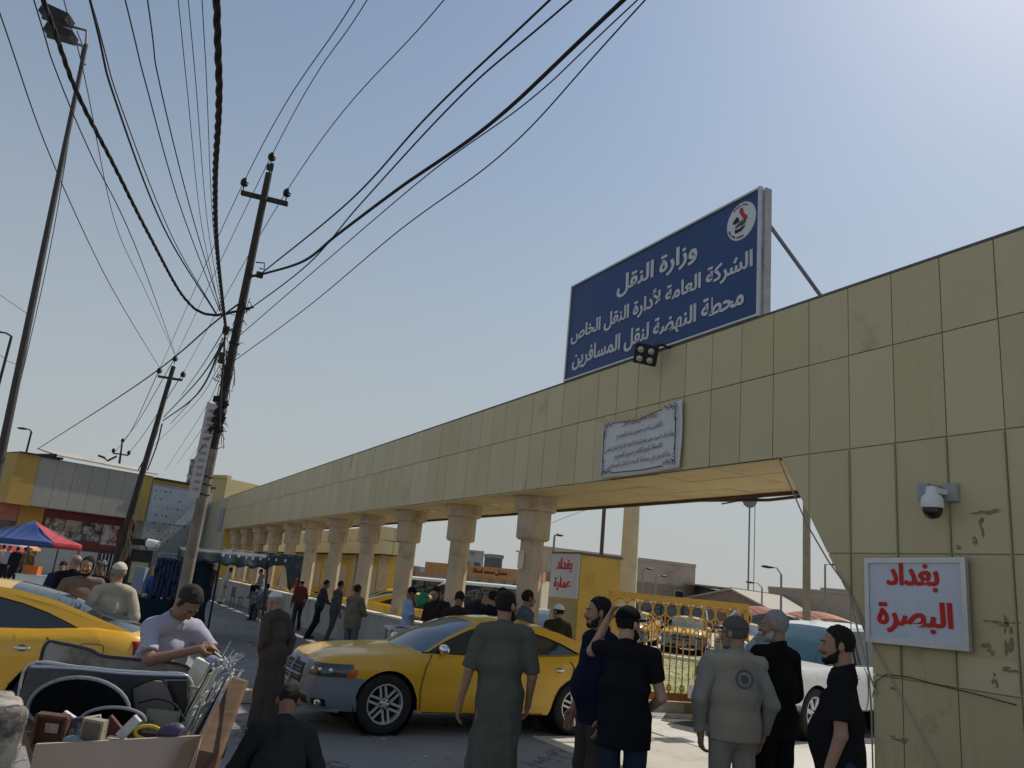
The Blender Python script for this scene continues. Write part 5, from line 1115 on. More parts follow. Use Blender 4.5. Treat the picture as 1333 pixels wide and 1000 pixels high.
for k in range(3): sb(2.6 + k * 1.2, 3.7 + k * 1.2, 0, 1.7, -1.15, .05, 'shutter', mat('shutter_white', (.50, .50, .48), .6, var=.08))
sb(6.3, 7.5, .0, 1.72, -1.16, .04, 'window', M_GLASS)
for k in range(6): sb(6.32 + k * .22, 6.37 + k * .22, 0, 1.7, -1.08, .04, 'window_bar', M_WHITE)
mb = MB()
for k in range(64):
    a_ = 1.9 + k * (L - 1.7) / 64; c = SA + u * a_ - n * .25 + Vector((0, 0, 6.86 - .001 * k)); mb.prism([c, c + u * .055, c + u * .055 + Vector((0, 0, .05)), c + Vector((0, 0, .05))], n * 3 + Vector((0, 0, .5)))
    mb.prism([c + Vector((0, 0, -.04)) + u * .05, c + u * .11 + Vector((0, 0, -.04)), c + u * .11, c + u * .05], n * 3 + Vector((0, 0, .5)))
tag(mb.build('roof_sheeting', mat('roof_tin', (.62, .58, .50), .6, var=.15), sh_), kind='stuff')
mb = MB(); c = SA - n * .2 + Vector((0, 0, 6.68)); mb.prism([c, c + u * 2.3, c + u * 2.3 + Vector((0, 0, .12)), c + Vector((0, 0, .06))], n * 3); mb.prism([c + u * .9 + Vector((0, 0, .1)), c + u * 1.9 + Vector((0, 0, .05)), c + u * 1.9 + Vector((0, 0, .28))], n * 1); mb.build('roof_lip', M_BLK, sh_)
# grey wall beside it with stencilled print
gw = thing('side_wall', 'tall blue grey rendered wall with faded stencilled notices behind the poles', 'wall', (5, 55, 0)); WA = SB_ + Vector((.1, .05, 0)); WB = Vector((7.14, 56.6, 0)); uu = (WB - WA).normalized(); nn = Vector((-uu.y, uu.x, 0)); WL = (WB - WA).length
def wbx(a, b, za, zb_, o, d, nm, m): mb = MB(); mb.prism([WA + uu * a - nn * o + Vector((0, 0, za)), WA + uu * b - nn * o + Vector((0, 0, za)), WA + uu * b - nn * o + Vector((0, 0, zb_)), WA + uu * a - nn * o + Vector((0, 0, zb_))], nn * d); return mb.build(nm, m, gw)
wbx(0, WL, 0, 6.3, 0, 3, 'wall_face', mat('wall_bluegrey', (.33, .34, .34), .9, var=.1, scale=.5, c2=(.25, .26, .26), mscale=.6, mix=.4)); wbx(0, WL, 6.31, 6.5, .06, .3, 'yellow_band', M_SHY); wbx(0, WL, 6.51, 6.62, .3, .6, 'roof_edge', M_BLK); wbx(.1, 3.2, 3.9, 6.1, .01, .01, 'painted_patch', mat('patch_pale', (.43, .46, .48), .9, var=.12))
mb = MB()
for r in range(7):
    for k in range(9):
        if random.random() < .35: continue
        c = WA + uu * (.25 + k * .33 + random.uniform(-.05, .05)) - nn * .02 + Vector((0, 0, 5.8 - r * .5)); w = random.uniform(.03, .12); mb.prism([c, c + uu * w, c + uu * w + Vector((0, 0, .07)), c + Vector((0, 0, .09))], -nn * .004)
mb.build('stencil_marks', mat('stencil', (.07, .07, .07), .9), gw)
t, *_ = block('yellow_block', 'plain cream yellow block rising behind the grey wall and the pole', 'building', (243, 626, 66), (296, 624, 64), 0, 8.4, 8, mat('block_yellow', (.45, .38, .19), .8, var=.08)); 
t = thing('roof_hoarding', 'dark lattice hoarding tilted on the roof beside the concrete pole', 'hoarding', DP(250, 622, 57)); mb = MB()
c0 = DP(242, 628, 57); c1 = DP(256, 595, 57)
for k in range(6): a_ = DP(242 + k * 2.5, 630, 57); mb.cyl(a_, a_ + Vector((.25, 0, 1.7)), .05, n=4)
mb.build('lattice', M_GREY, t); q = [DP(243, 630, 57.1), DP(253, 628, 57.1), DP(257, 596, 57.1), DP(248, 598, 57.1)]; mb = MB(); mb.prism(q, (0, .08, 0)); mb.build('board', mat('hoard', (.15, .16, .16), .7, c2=(.4, .4, .4), mscale=3, mix=.5), t); mb = MB(); mb.cyl(DP(257, 598, 57.1), DP(266, 622, 58), .05, n=4); mb.build('brace', M_GREY, t)
# low far blocks at the left edge
block('far_shop', 'low far brown shop row at the left picture edge below the street lamp', 'building', (-60, 690, 110), (26, 694, 110), 0, 3.0, 8, M_BB, [(.6, .7, .5, 2), (.8, .9, .5, 2)])
block('far_block', 'distant grey flats behind the far shops at the left edge', 'building', (-60, 675, 180), (14, 682, 180), 0, 5.2, 10, M_BG, [(.3, .4, 2, 3.5), (.6, .7, 2, 3.5)])
T = DP(163, 600, 62)
mb = MB(); mb.ball((T.x, T.y, 7.1), (.65, .65, .62), 14); tag(mb.build('water_tank', M_BLK, smooth='all'), 'black round tank on the shop roof', 'tank')
t = thing('roof_mast', 'small mast with insulators behind the shop roof', 'mast', DP(155, 600, 66)); mb = MB(); a_, b_ = DP(155, 606, 66), DP(159, 577, 66); mb.cyl(a_, b_, .1, .06); q0, q1 = DP(147, 590, 66), DP(167, 593, 66); mb.cyl(q0, q1, .06, n=5); mb.tube([DP(128, 593, 66), DP(136, 596, 66), DP(140, 600, 66), DP(152, 594, 66)], .09); mb.build('frame', M_BLK, t)
for q in (q0, q1, b_): mb = MB(); mb.ball(q + Vector((0, 0, .22)), (.14, .14, .2), 8); mb.build('insulator', M_INS, t, 'all')

# ================================================================ utility poles
def insul(par, p, s=1.):
    mb = MB(); mb.cyl(p, p + Vector((0, 0, .12 * s)), .015 * s, n=6); mb.lathe(p + Vector((0, 0, .12 * s)), (0, 0, 1), [(.0, 0), (.06 * s, 0), (.095 * s, .03 * s), (.08 * s, .06 * s), (.1 * s, .08 * s), (.085 * s, .14 * s), (.04 * s, .2 * s), (0, .21 * s)], 10); mb.build('insulator', M_INS, par, True)
    return p + Vector((0, 0, .3 * s))
PT = DP(350, 226, 17.4); PB = DP(247, 730, 15.7); pd = (PB - PT); PB0 = PT + pd * (PT.z / -pd.z)
def onpole(t): return PB0.lerp(PT, t)
mp = thing('utility_pole', 'tall leaning utility pole with one crossarm, steel above pale concrete', 'utility pole', PB0)
mb = MB(); mb.cyl(PB0, onpole(.40), .122, .108, n=14); mb.build('concrete_shaft', M_CONCP, mp, True); mb = MB(); mb.cyl(onpole(.40), PT, .10, .072, n=12); mb.build('steel_shaft', M_STEEL, mp, True)
for tt in (.31, .33, .345, .455, .5, .62): mb = MB(); mb.lathe(onpole(tt), PT - PB0, [(.125 - .03 * tt, -.02), (.145 - .05 * tt, 0), (.125 - .03 * tt, .02)], 14); mb.build('band', M_STEEL, mp, True)
ca, cb = DP(313, 252, 17.25), DP(374, 267, 17.35); mb = MB(); d_ = (cb - ca); mb.prism([ca, cb, cb + Vector((0, 0, .09)), ca + Vector((0, 0, .09))], Vector((.03, .09, 0))); mb.build('crossarm', M_STEEL, mp)
I1 = insul(mp, ca + d_ * .04 + Vector((0, 0, .09)), .9); I3 = insul(mp, cb - d_ * .05 + Vector((0, 0, .09)), .9); mb = MB(); mb.cyl(PT, PT + Vector((.02, 0, .25)), .02); mb.cyl(PT + Vector((.05, 0, 0)), PT + Vector((.05, 0, .28)), .015); mb.box(PT + Vector((0, 0, .15)), (.14, .05, .14)); mb.build('top_bracket', M_STEEL, mp); I2 = insul(mp, PT + Vector((0, 0, .22)), .9)
ps = thing('pole_poster', 'long torn paper notice strapped to the concrete pole', 'poster', DP(270, 610, 15.6)); mb = MB(); dq = (PT - PB0).normalized(); sx = Vector((.95, -.3, 0)); sx = (sx - dq * sx.dot(dq)).normalized()
c = onpole(.30) - sx * .30 - Vector((0, .13, 0)); mb.prism([c, c + sx * .22, c + sx * .24 + dq * 1.9, c + sx * .0 + dq * 1.95], (0, .02, 0)); mb.build('sheet', mat('poster_paper', (.48, .46, .46), .85, var=.12), ps)
mb = MB()
for k in range(12): mb.prism([c + dq * (.15 + k * .145) + sx * .05 - Vector((0, .005, 0)), c + dq * (.15 + k * .145) + sx * .18 - Vector((0, .005, 0)), c + dq * (.21 + k * .145) + sx * .17 - Vector((0, .005, 0)), c + dq * (.2 + k * .145) + sx * .06 - Vector((0, .005, 0))], (0, -.003, 0))
mb.build('print_marks', mat('print', (.28, .26, .27), .9, var=.3, scale=20), ps)
# cluttered fittings on the shaft
mb = MB()
for k in range(90):
    tt = random.choice((random.uniform(.4, .62), random.uniform(.42, .5), random.uniform(.55, .72))); q = onpole(tt); a_ = random.random() * 6.28; r = .09 + random.random() * .05; p1 = q + Vector((math.cos(a_) * r, math.sin(a_) * r, 0)); p2 = p1 + Vector((random.uniform(-.22, .12), random.uniform(-.1, .1), random.uniform(-.5, .2))); mb.tube(spline([p1, (p1 + p2) / 2 + Vector((random.uniform(-.1, .05), 0, random.uniform(-.15, .1))), p2], 4), .008, 4)
for k in range(14):
    q = onpole(random.uniform(.43, .5)); mb.box(q + Vector((random.uniform(-.2, .1), -.1, 0)), (.09, .06, .12), rot=Matrix.Rotation(random.random(), 3, 'Y'))
mb.build('wire_tangle', M_WIRE, mp)
HK = DP(338, 358, 16.9); mb = MB(); mb.tube([onpole(.765), HK], .03); mb.box(HK, (.14, .08, .12)); mb.tube([onpole(.80) + Vector((.1, 0, 0)), onpole(.80) + Vector((.28, 0, .03)), onpole(.795) + Vector((.3, 0, -.06)), onpole(.795) + Vector((.2, 0, -.06))], .015); tag(mb.build('hook_bracket', M_STEEL, mp), kind='stuff')
HL = DP(294, 430, 16.3); mb = MB(); mb.tube([onpole(.65), HL], .03); mb.box(HL, (.12, .1, .16)); mb.box(DP(288, 466, 16.2), (.1, .1, .22)); mb.tube([DP(293, 432, 16.3), DP(291, 470, 16.25), DP(288, 500, 16.2), DP(286, 560, 16.1)], .02, 5); mb.build('side_bracket', M_STEEL, mp)
# second and third pole
T2 = DP(226, 477, 37); B2_ = Vector((T2.x - .75, T2.y - .1, 0)); up2 = thing('utility_pole', 'second slimmer dark utility pole in front of the shop corner', 'utility pole', B2_)
mb = MB(); mb.cyl(B2_, T2, .17, .10, n=10); mb.build('shaft', M_STEEL, up2, True); c2a, c2b = DP(206, 490, 37), DP(237, 495, 37); mb = MB(); mb.cyl(c2a, c2b, .06, n=6); mb.build('crossarm', M_STEEL, up2)
J1 = insul(up2, c2a, 1.3); J3 = insul(up2, c2b, 1.3); J2 = insul(up2, T2 + Vector((0, 0, .1)), 1.3)
mb = MB()
for k in range(16):
    q = B2_.lerp(T2, random.uniform(.2, .45)); mb.tube(spline([q, q + Vector((random.uniform(-.1, .3), -.1, -.4)), q + Vector((random.uniform(0, .5), -.1, -random.uniform(.8, 1.6)))], 5), .018, 4)
mb.build('frayed_cable', mat('cable_tan', (.30, .22, .14), .8, var=.2), up2)
mb = MB(); q = DP(209, 545, 36.8); mb.tube([B2_.lerp(T2, .73), q], .03); mb.build('stay', M_STEEL, up2)
# light mast at the left
LT = DP(112, 58, 16); LB = DP(0, 600, 13.75); ld = LB - LT; LB0 = LT + ld * (LT.z / -ld.z); lm_ = thing('light_mast', 'tall tapered lighting mast with two floodlights at the upper left', 'light mast', LB0)
mb = MB(); mb.cyl(LB0, LT, .085, .04, n=12); mb.build('mast', mat('mast_grey', (.055, .052, .05), .7, var=.2, scale=4), lm_, True)
a1, a2 = DP(113, 40, 16), DP(94, 35, 16); b2 = DP(99, 57, 16); mb = MB(); mb.tube([LT, a1, a2], .03); mb.tube([DP(114, 62, 16), b2], .03); mb.build('arm', M_GREY, lm_)
for (x0, y0, x1, y1) in ((60, 19, 93, 33), (66, 43, 98, 55)):
    p, q = DP(x0, y0, 16), DP(x1, y1, 16); d = (q - p).normalized(); mb = MB(); upp = Vector((0, 0, 1)); sd_ = d.cross(upp).normalized(); up3 = sd_.cross(d)
    mb.prism([p + up3 * .12, q + up3 * .10, q - up3 * .07, p - up3 * .10], sd_ * .24); mb.prism([p + up3 * .1 - d * .05, q + up3 * .1, q - up3 * .05, p - up3 * .1 - d * .05], -sd_ * .06); mb.build('flood_head', M_BLK, lm_); 
mb = MB(); mb.tube(spline([DP(100, 40, 16), DP(107, 60, 16), DP(105, 78, 15.9), DP(112, 85, 15.9)], 6), .012, 4); mb.build('loose_wire', M_WIRE, lm_)
pole('street_lamp', 'small street lamp with dark head at the left edge below the floodlights', 'street lamp', (15, 438, 26), None, .06, .04, M_BLK, (-.35, .05, .08, .22)); pole('street_lamp', 'far street lamp above the shop box corner', 'street lamp', (41, 562, 60), None, .09, .07, M_BLK, (-.4, .1, .15, .4))

# ================================================================ overhead cables
WLAB = {}
MULTI = {'thin cable among those fanning from the pole up to the top right of the poles': '%s thin cable below the thick ones running from the pole up to the top centre',
 'bare line wire running between the pole insulators and over the camera': '%s bare line wire from the left, running over the three pole top insulators',
 'bare wire sagging from the second pole to the roof mast': '%s bare wire from the left sagging from second pole to roof mast',
 'thin cable among those fanning from the left pole bracket up to the top left': '%s thin cable of the fan between left edge and pole bracket',
 'service cable sagging from the big pole to the second pole': '%s service cable from the top, sagging from big pole to second pole',
 'faint thin cable slanting from the pole to the roofs behind': '%s faint cable from the left slanting from big pole to the roofs',
 'short dark cable hanging from the second pole to the shop roof': '%s short dark cable from the left, second pole to shop roof',
 'thin wire at the left edge crossing to the mast': '%s thin wire from the top at the left edge crossing to the mast'}
ORD = ('first', 'second', 'third', 'fourth', 'fifth', 'sixth', 'seventh', 'eighth', 'ninth', 'tenth', 'eleventh', 'twelfth')
def wire(label, pts, r=.01, twist=False, group='overhead cables', name='overhead_cable', ext=1.):
    k_ = WLAB.get(label, 0); WLAB[label] = k_ + 1
    if label in MULTI: label = MULTI[label] % ORD[k_]
    P = []
    for p in pts: P.append(p if isinstance(p, Vector) else G(p[0], p[1], p[2]) if p[2] < 13.5 and len(p) == 3 else DP(p[0], p[1], p[3]))
    if ext:
        P.append(P[-1] + (P[-1] - P[-2]).normalized() * 6 * ext)
    S = spline(P, 14 if not twist else 40); mb = MB()
    if twist:
        for ph in range(3):
            Q_ = []; acc = 0
            for i, p in enumerate(S):
                d = (S[min(i + 1, len(S) - 1)] - S[max(i - 1, 0)]).normalized(); a = d.orthogonal().normalized(); b = d.cross(a); acc += (p - S[max(i - 1, 0)]).length; t = acc * 9 + ph * 2.094; Q_.append(p + (a * math.cos(t) + b * math.sin(t)) * r * .95)
            mb.tube(Q_, r, 6)
    else: mb.tube(S, r, 5)
    return tag(mb.build(name, M_WIRE, smooth='all'), label, 'cable', group)
wire('thick twisted black cable dropping nearly straight down to the pole bracket', [HL, (283, 330, 6.4), (280, 240, 6.3), (285, 130, 6.2), (282, 0, 6.3)], .018, True, name='bundled_cable')
wire('thick twisted cable curving down from the top left corner past the floodlights', [DP(330, 400, 16.8), DP(275, 410, 16.2), (240, 388, 6.9), (195, 308, 7.0), (148, 215, 7.1), (100, 120, 7.2), (56, 0, 7.3)], .015, True, name='bundled_cable')
wire('thick cable from the pole hook sweeping up to the top centre of the sky', [HK, (395, 340, 7.6), (440, 305, 7.6), (520, 245, 7.6), (640, 160, 7.7), (812, 0, 7.9)], .026, False)
wire('cable just above the thickest one, from the pole hook to the top centre', [HK, (455, 262, 7.9), (560, 148, 8.0), (716, 0, 8.2)], .015)
wire('thin cable from mid pole to the top edge right of the thick cable', [DP(312, 412, 16.6), (400, 345, 7.2), (470, 265, 7.4), (600, 125, 7.8), (744, 0, 8)], .012)
TW = 'thin cable among those fanning from the pole up to the top right of the poles'
for pts in ([DP(306, 442, 16.5), (430, 335, 6.9), (560, 225, 7), (690, 130, 7.2), (830, 0, 7.5)], [DP(299, 474, 16.3), (400, 400, 6.4), (520, 300, 6.4), (660, 195, 6.6), (840, 0, 7)]): wire(TW, pts, .008)
IW = 'bare line wire running between the pole insulators and over the camera'
for I, J, e in ((I1, J1, (462, 0)), (I2, J2, (478, 0)), (I3, J3, (578, 0))):
    wire(IW, [J, I, G(e[0], e[1], I.z)], .009)
for a, pxl in ((J1, (148, 590)), (J2, (157, 578)), (J3, (166, 592))): wire('bare wire sagging from the second pole to the roof mast', [a, DP(pxl[0] + 22, (a.z * 0 + pxl[1] - 28), 50), DP(pxl[0], pxl[1], 66)], .018, ext=0)
LW = 'thin cable among those fanning from the left pole bracket up to the top left'
for pts, r in (([J1, (160, 400, 9), (120, 325, 9), (60, 190, 9.2), (0, 18, 9.6)], .011), ([J2, (180, 330, 8.3), (118, 200, 8.4), (72, 90, 8.6), (44, 0, 8.8)], .01), ([DP(282, 410, 16.4), (215, 300, 7.2), (150, 130, 7.4), (117, 0, 7.6)], .014), ([DP(284, 412, 16.4), (225, 310, 7.3), (158, 140, 7.5), (118, 0, 7.7)], .008),
               ([DP(286, 405, 16.4), (235, 270, 7.6), (190, 110, 7.8), (163, 0, 8)], .009), ([DP(288, 405, 16.4), (250, 280, 7.6), (208, 110, 7.8), (192, 0, 8)], .009), ([DP(288, 412, 16.4), (262, 290, 8), (243, 110, 8), (232, 0, 8.2)], .006), ([DP(290, 412, 16.4), (270, 290, 8), (255, 110, 8), (245, 0, 8.2)], .006), ([DP(291, 412, 16.4), (277, 290, 8), (269, 110, 8), (263, 0, 8.2)], .006),
               ([J2, (190, 380, 8.8), (150, 290, 8.5), (110, 100, 8.5), (83, 0, 8.6)], .007), ([DP(0, 610, 20), DP(60, 350, 18), DP(95, 150, 16.5), DP(108, 80, 16)], .009)): wire(LW, pts, r, ext=0 if pts[0] is None or isinstance(pts[-1], Vector) else 1)
wire('dark cable running from the pole down left across the sky to the shop roof', [DP(318, 392, 16.7), DP(285, 415, 17.5), DP(180, 500, 26), DP(50, 584, 45)], .02, ext=0)
CW_ = 'service cable sagging from the big pole to the second pole'
for a, mid, b, r in (((292, 430), (262, 478), (236, 515), .012), ((294, 440), (258, 495), (213, 543), .02), ((292, 445), (255, 515), (212, 548), .024), ((290, 440), (262, 505), (222, 552), .012)): wire(CW_, [DP(a[0], a[1], 16.3), DP(mid[0], mid[1], 24), DP(b[0], b[1], 36.8)], r, ext=0)
for a, mid, b in (((290, 470), (250, 530), (190, 590)), ((292, 480), (262, 540), (215, 612)), ((290, 490), (268, 550), (230, 605)), ((286, 500), (272, 560), (245, 600)), ((285, 520), (275, 570), (262, 612))): wire('faint thin cable slanting from the pole to the roofs behind', [DP(a[0], a[1], 16.3), DP(mid[0], mid[1], 28), DP(b[0], b[1], 48)], .008, ext=0)
for a, mid, b in (((208, 548), (200, 575), (180, 612)), ((211, 552), (204, 580), (192, 612))): wire('short dark cable hanging from the second pole to the shop roof', [DP(a[0], a[1], 37), DP(mid[0], mid[1], 41), DP(b[0], b[1], 46)], .035, ext=0)
for a, mid, b in (((0, 384), (20, 398), (35, 408)), ((0, 462), (10, 470), (20, 474))): wire('thin wire at the left edge crossing to the mast', [DP(a[0], a[1], 16), DP(mid[0], mid[1], 15.5), DP(b[0], b[1], 14.6)], .005, ext=0)
wire('thin stay wire behind the gate seen under the beam by the nearest column', [DP(716, 682, 40), DP(740, 672, 36), DP(775, 660, 32)], .01, ext=0)
# ================================================================ street stalls, awning, cart
# blue and red umbrella
U0 = DP(40, 700, 30); U0.z = 0; um = thing('market_umbrella', 'square blue market umbrella with one red panel over the left stalls', 'umbrella', U0)
mb = MB(); mb.cyl(U0, U0 + Vector((0, 0, 2.7)), .03); mb.build('pole', M_GREY, um)
ap = U0 + Vector((0, 0, 2.72)); cs = [U0 + Vector((math.cos(a) * 1.95, math.sin(a) * 1.95, 1.98)) for a in [R_(25 + 90 * k) for k in range(4)]]
for k in range(4):
    a_, b_ = cs[k], cs[(k + 1) % 4]; P = []
    for i in range(7):
        P.append([ap.lerp(a_.lerp(b_, i / 6), j / 6) - Vector((0, 0, .16 * math.sin(math.pi * j / 6) * (.4 + .6 * math.sin(math.pi * i / 6)))) for j in range(7)] + [a_.lerp(b_, i / 6) - Vector((0, 0, .2))])
    mb = MB(); mb.grid(P); o = mb.build('canopy_panel', [mat('umbrella_blue', (.05, .085, .24), .7, var=.1), mat('umbrella_red', (.42, .05, .07), .7, var=.1)][1 if k == 3 else 0], um, 30); md = o.modifiers.new('s', 'SOLIDIFY'); md.thickness = .01
    mb = MB(); mb.cyl(ap - Vector((0, 0, .05)), a_, .012, n=5); mb.build('rib', M_GREY, um)
for px, py, dep, c, lb in ((2, 706, 40, (.35, .5, .6), 'pale blue umbrella edge at the left picture border'), (22, 712, 44, (.6, .32, .16), 'small orange awning under the blue umbrella'), (6, 716, 42, (.4, .04, .04), 'small red awning at the left picture border')):
    p = DP(px, py, dep); t = thing('market_umbrella', lb, 'umbrella', (p.x, p.y, 0)); mb = MB(); mb.lathe((p.x, p.y, p.z), (0, 0, 1), [(1.2, -.12), (1.18, 0), (.6, .28), (0, .45)], 8); mb.build('canopy', mat('awn_%02d' % int(c[0] * 99), c, .7), t); mb = MB(); mb.cyl((p.x, p.y, 0), (p.x, p.y, p.z + .4), .025); mb.build('pole', M_GREY, t)
# white counter with orange crate
def table(name, label, cat, c, sx, sy, h, rz, top, legs=True, skirt=None):
    t = thing(name, label, cat, c, rz); mb = MB(); mb.box((0, 0, h - .02), (sx, sy, .04)); mb.build('table_top', top, t, False, True)
    if skirt:
        P = []; per = [(-sx / 2, -sy / 2), (sx / 2, -sy / 2), (sx / 2, sy / 2), (-sx / 2, sy / 2), (-sx / 2, -sy / 2)]; ring_ = []
        for i in range(4):
            for k in range(14): a, b = per[i], per[i + 1]; ring_.append((a[0] + (b[0] - a[0]) * k / 14, a[1] + (b[1] - a[1]) * k / 14))
        for i, (x, y) in enumerate(ring_ + ring_[:1]): P.append([(x * (1.01 + .03 * v * math.sin(i * 1.7)), y * (1.01 + .04 * v * math.sin(i * 1.3 + 1)), h + .003 - (h - .03) * v) for v in (0, .3, .6, 1)])
        mb = MB(); mb.grid(P); mb.build('cloth', skirt, t, 'all', True)
    if legs:
        for x in (-sx / 2 + .05, sx / 2 - .05):
            for y in (-sy / 2 + .05, sy / 2 - .05): mb = MB(); mb.cyl((x, y, 0), (x, y, h - .04), .022, n=6); mb.build('leg', M_GREY, t, False, True)
    return t
c = DP(48, 746, 25); 
ct = thing('counter_box', 'white box counter with things on top below the umbrella', 'counter', (c.x, c.y, 0), R_(-20)); mb = MB(); mb.box((0, 0, .45), (.95, .6, .9)); mb.build('box_body', M_WHITE, ct, False, True); mb = MB(); mb.box((0, 0, .92), (1.0, .65, .04)); mb.build('counter_top', M_ALU, ct, False, True)
q = DP(43, 740, 25); cr = thing('crate', 'orange plastic crate on the white counter', 'crate', (q.x, q.y, .94), R_(-20)); mb = MB()
for x in (-.2, .2): mb.box((x, 0, .13), (.02, .3, .26))
for y in (-.15, .15): mb.box((0, y, .13), (.4, .02, .26))
mb.box((0, 0, .01), (.4, .3, .02)); mb.build('crate_body', mat('crate_orange', (.6, .17, .03), .5), cr, False, True)
for k in range(3): mb = MB(); mb.box((0, -.165, .06 + k * .07), (.42, .012, .02)); mb.build('rib', mat('crate_orange', (.6, .17, .03)), cr, False, True)
# dark cloth table with goods
p = DP(196, 775, 20.5); dt = table('goods_table', 'table under a dark navy cloth crowded with small goods behind the two robed men', 'table', (p.x + .1, p.y, 0), 1.25, .8, .82, R_(-25), M_DARK, True, cloth('navy', (.012, .022, .035)))
gm2 = [mat('goods_%d' % i, c, .5) for i, c in enumerate(((.6, .6, .58), (.05, .05, .06), (.35, .06, .05), (.1, .2, .4), (.5, .42, .3), (.7, .5, .1)))]
for k in range(30):
    a_, b_ = random.uniform(-.58, .58), random.uniform(-.36, .36); ca_, sa_ = math.cos(R_(-25)), math.sin(R_(-25)); tm_ = random.choice(range(6)); o_ = thing('trinket', 'small %s %s on the navy clothed goods table' % (('white', 'black', 'red', 'blue', 'sand coloured', 'amber')[tm_], 'box' if k % 3 else 'bottle'), 'trinket', (p.x + .1 + a_ * ca_ - b_ * sa_, p.y + a_ * sa_ + b_ * ca_, .825), random.random() * 3, 'goods on the navy table')
    mb = MB(); w = random.uniform(.03, .07)
    if k % 3: mb.box((0, 0, w * .5), (w * 1.8, w, w), taper=.85)
    else: mb.lathe((0, 0, 0), (0, 0, 1), [(.0, 0), (w * .6, 0), (w * .6, w), (w * .3, w * 1.3), (w * .3, w * 1.8), (0, w * 1.8)], 10)
    mb.build('trinket_body', gm2[tm_], o_, False, True)
p = DP(203, 755, 22)
for k, (dx, dz, sx, sz, m_, lb) in enumerate(((0, .82, .6, .5, mat('bag_blue', (.03, .12, .42), .6), 'big blue bag piled behind the goods table'), (.02, 1.34, .28, .25, mat('box_amber', (.65, .35, .04), .6), 'yellow orange box on top of the blue bag'), (-.42, .84, .3, .7, mat('bag_steel', (.2, .25, .33), .6), 'grey blue folded stack left of the blue bag'))):
    t = thing('bag' if k != 1 else 'box', lb, 'bag' if k != 1 else 'box', (p.x + dx, p.y - .1 * k, dz), R_(-27)); mb = MB(); mb.ball((0, 0, sz / 2), (sx / 2 * 1.15, .2, sz / 2 * 1.15), 12) if k == 0 else mb.box((0, 0, sz / 2), (sx, .25, sz), taper=.94); mb.build('bag_body' if k != 1 else 'box_body', m_, t, k == 0, True)
bt = table('back_table', 'plain table holding the blue bag and boxes', 'table', (p.x, p.y, 0), 1.3, .6, .815, R_(-27), M_GREY)
# framed panel booth
p = DP(182, 735, 23); bo_ = thing('panel_booth', 'black framed booth with pale olive panels between the pole and the shop', 'booth', (p.x, p.y, 0), R_(-22))
mb = MB()
for x in (-.28, .28): mb.box((x, 0, 1.0), (.05, .05, 2.0))
for z in (.5, 1.02, 1.68, 1.98): mb.box((0, 0, z), (.6, .045, .05))
mb.box((0, .02, 1.83), (.54, .02, .28)); mb.build('booth_frame', M_BLK, bo_, False, True)
for z0, z1 in ((.04, .47), (.53, .99), (1.05, 1.65)): mb = MB(); mb.box((0, .02, (z0 + z1) / 2), (.5, .015, z1 - z0)); mb.build('panel', mat('panel_olive', (.40, .37, .20), .6), bo_, False, True)
mb = MB(); mb.prism([(-.75, .1, 0), (-.3, .1, 0), (-.3, .1, 1.9), (-.5, .1, 1.6)], (0, .3, 0)); mb.build('dark_cover', cloth('blackish', (.03, .03, .035)), bo_, False, True)
p = DP(196, 708, 22.6); hl = thing('wrapped_speaker', 'horn speaker wrapped in white cloth above the framed booth', 'speaker', p, R_(-30)); F = Field((-.3, -.3, -.3), (.5, .3, .3), .014); F.cone((-.06, 0, 0), (.14, -.02, .02), .14, .10, .03); F.cone((.1, -.02, .02), (.26, -.03, .07), .09, .025, .05); F.folds(.013, 9, 22); F.plane((-.09, 0, 0), (-1, .12, -.12)); put('white_wrap', np_mesh('white_wrap', [F.net()], cloth('white', (.72, .72, .7))), hl, True)
mb = MB(); mb.lathe((-.085, 0, 0), (-1, .12, -.12), [(0, -.05), (.1, -.02), (.15, .01), (.15, -.02)], 14); mb.box((-.35, .05, .02), (.35, .2, .18)); mb.build('horn', M_DARK, hl, False, True); mb = MB(); mb.tube([(-.6, .05, -.15), (0, .05, -.16), (.25, .0, -.1), (.2, 0, .03)], .012, 5); mb.build('bracket', M_GREY, hl, False, True)
# clothes rack with hanging denim
p = DP(232, 722, 20.8); rk = thing('clothes_rack', 'rack hung with dark blue denim clothes against the concrete pole', 'clothes rack', (p.x, p.y, 0), R_(-22)); mb = MB(); mb.cyl((-.5, 0, 1.95), (.45, 0, 1.95), .015)
for x in (-.48, .42): mb.cyl((x, 0, 0), (x, 0, 1.95), .018); mb.cyl((x, -.25, .02), (x, .25, .02), .018)
mb.build('rack_frame', M_GREY, rk, False, True); dn = cloth('denim', (.035, .05, .095), .3, c2=(.015, .02, .04), mscale=8)
for k in range(9):
    x = -.42 + k * .1; F = Field((x - .12, -.32, .1), (x + .12, .32, 2.0), .022); F.cone((x, -.14, 1.84), (x, .14, 1.84), .045, .045, .02); F.cone((x, -.12, 1.8), (x + random.uniform(-.02, .02), -.15, .6 + random.uniform(0, .3)), .05, .06, .03, 1.6, (0, 1, 0)); F.cone((x, .12, 1.8), (x, .15, .55), .05, .06, .03, 1.6, (0, 1, 0)); F.folds(.01, k, 22); put('garment', np_mesh('garment', [F.net()], dn), rk, True)
p = DP(239, 716, 19.6); 
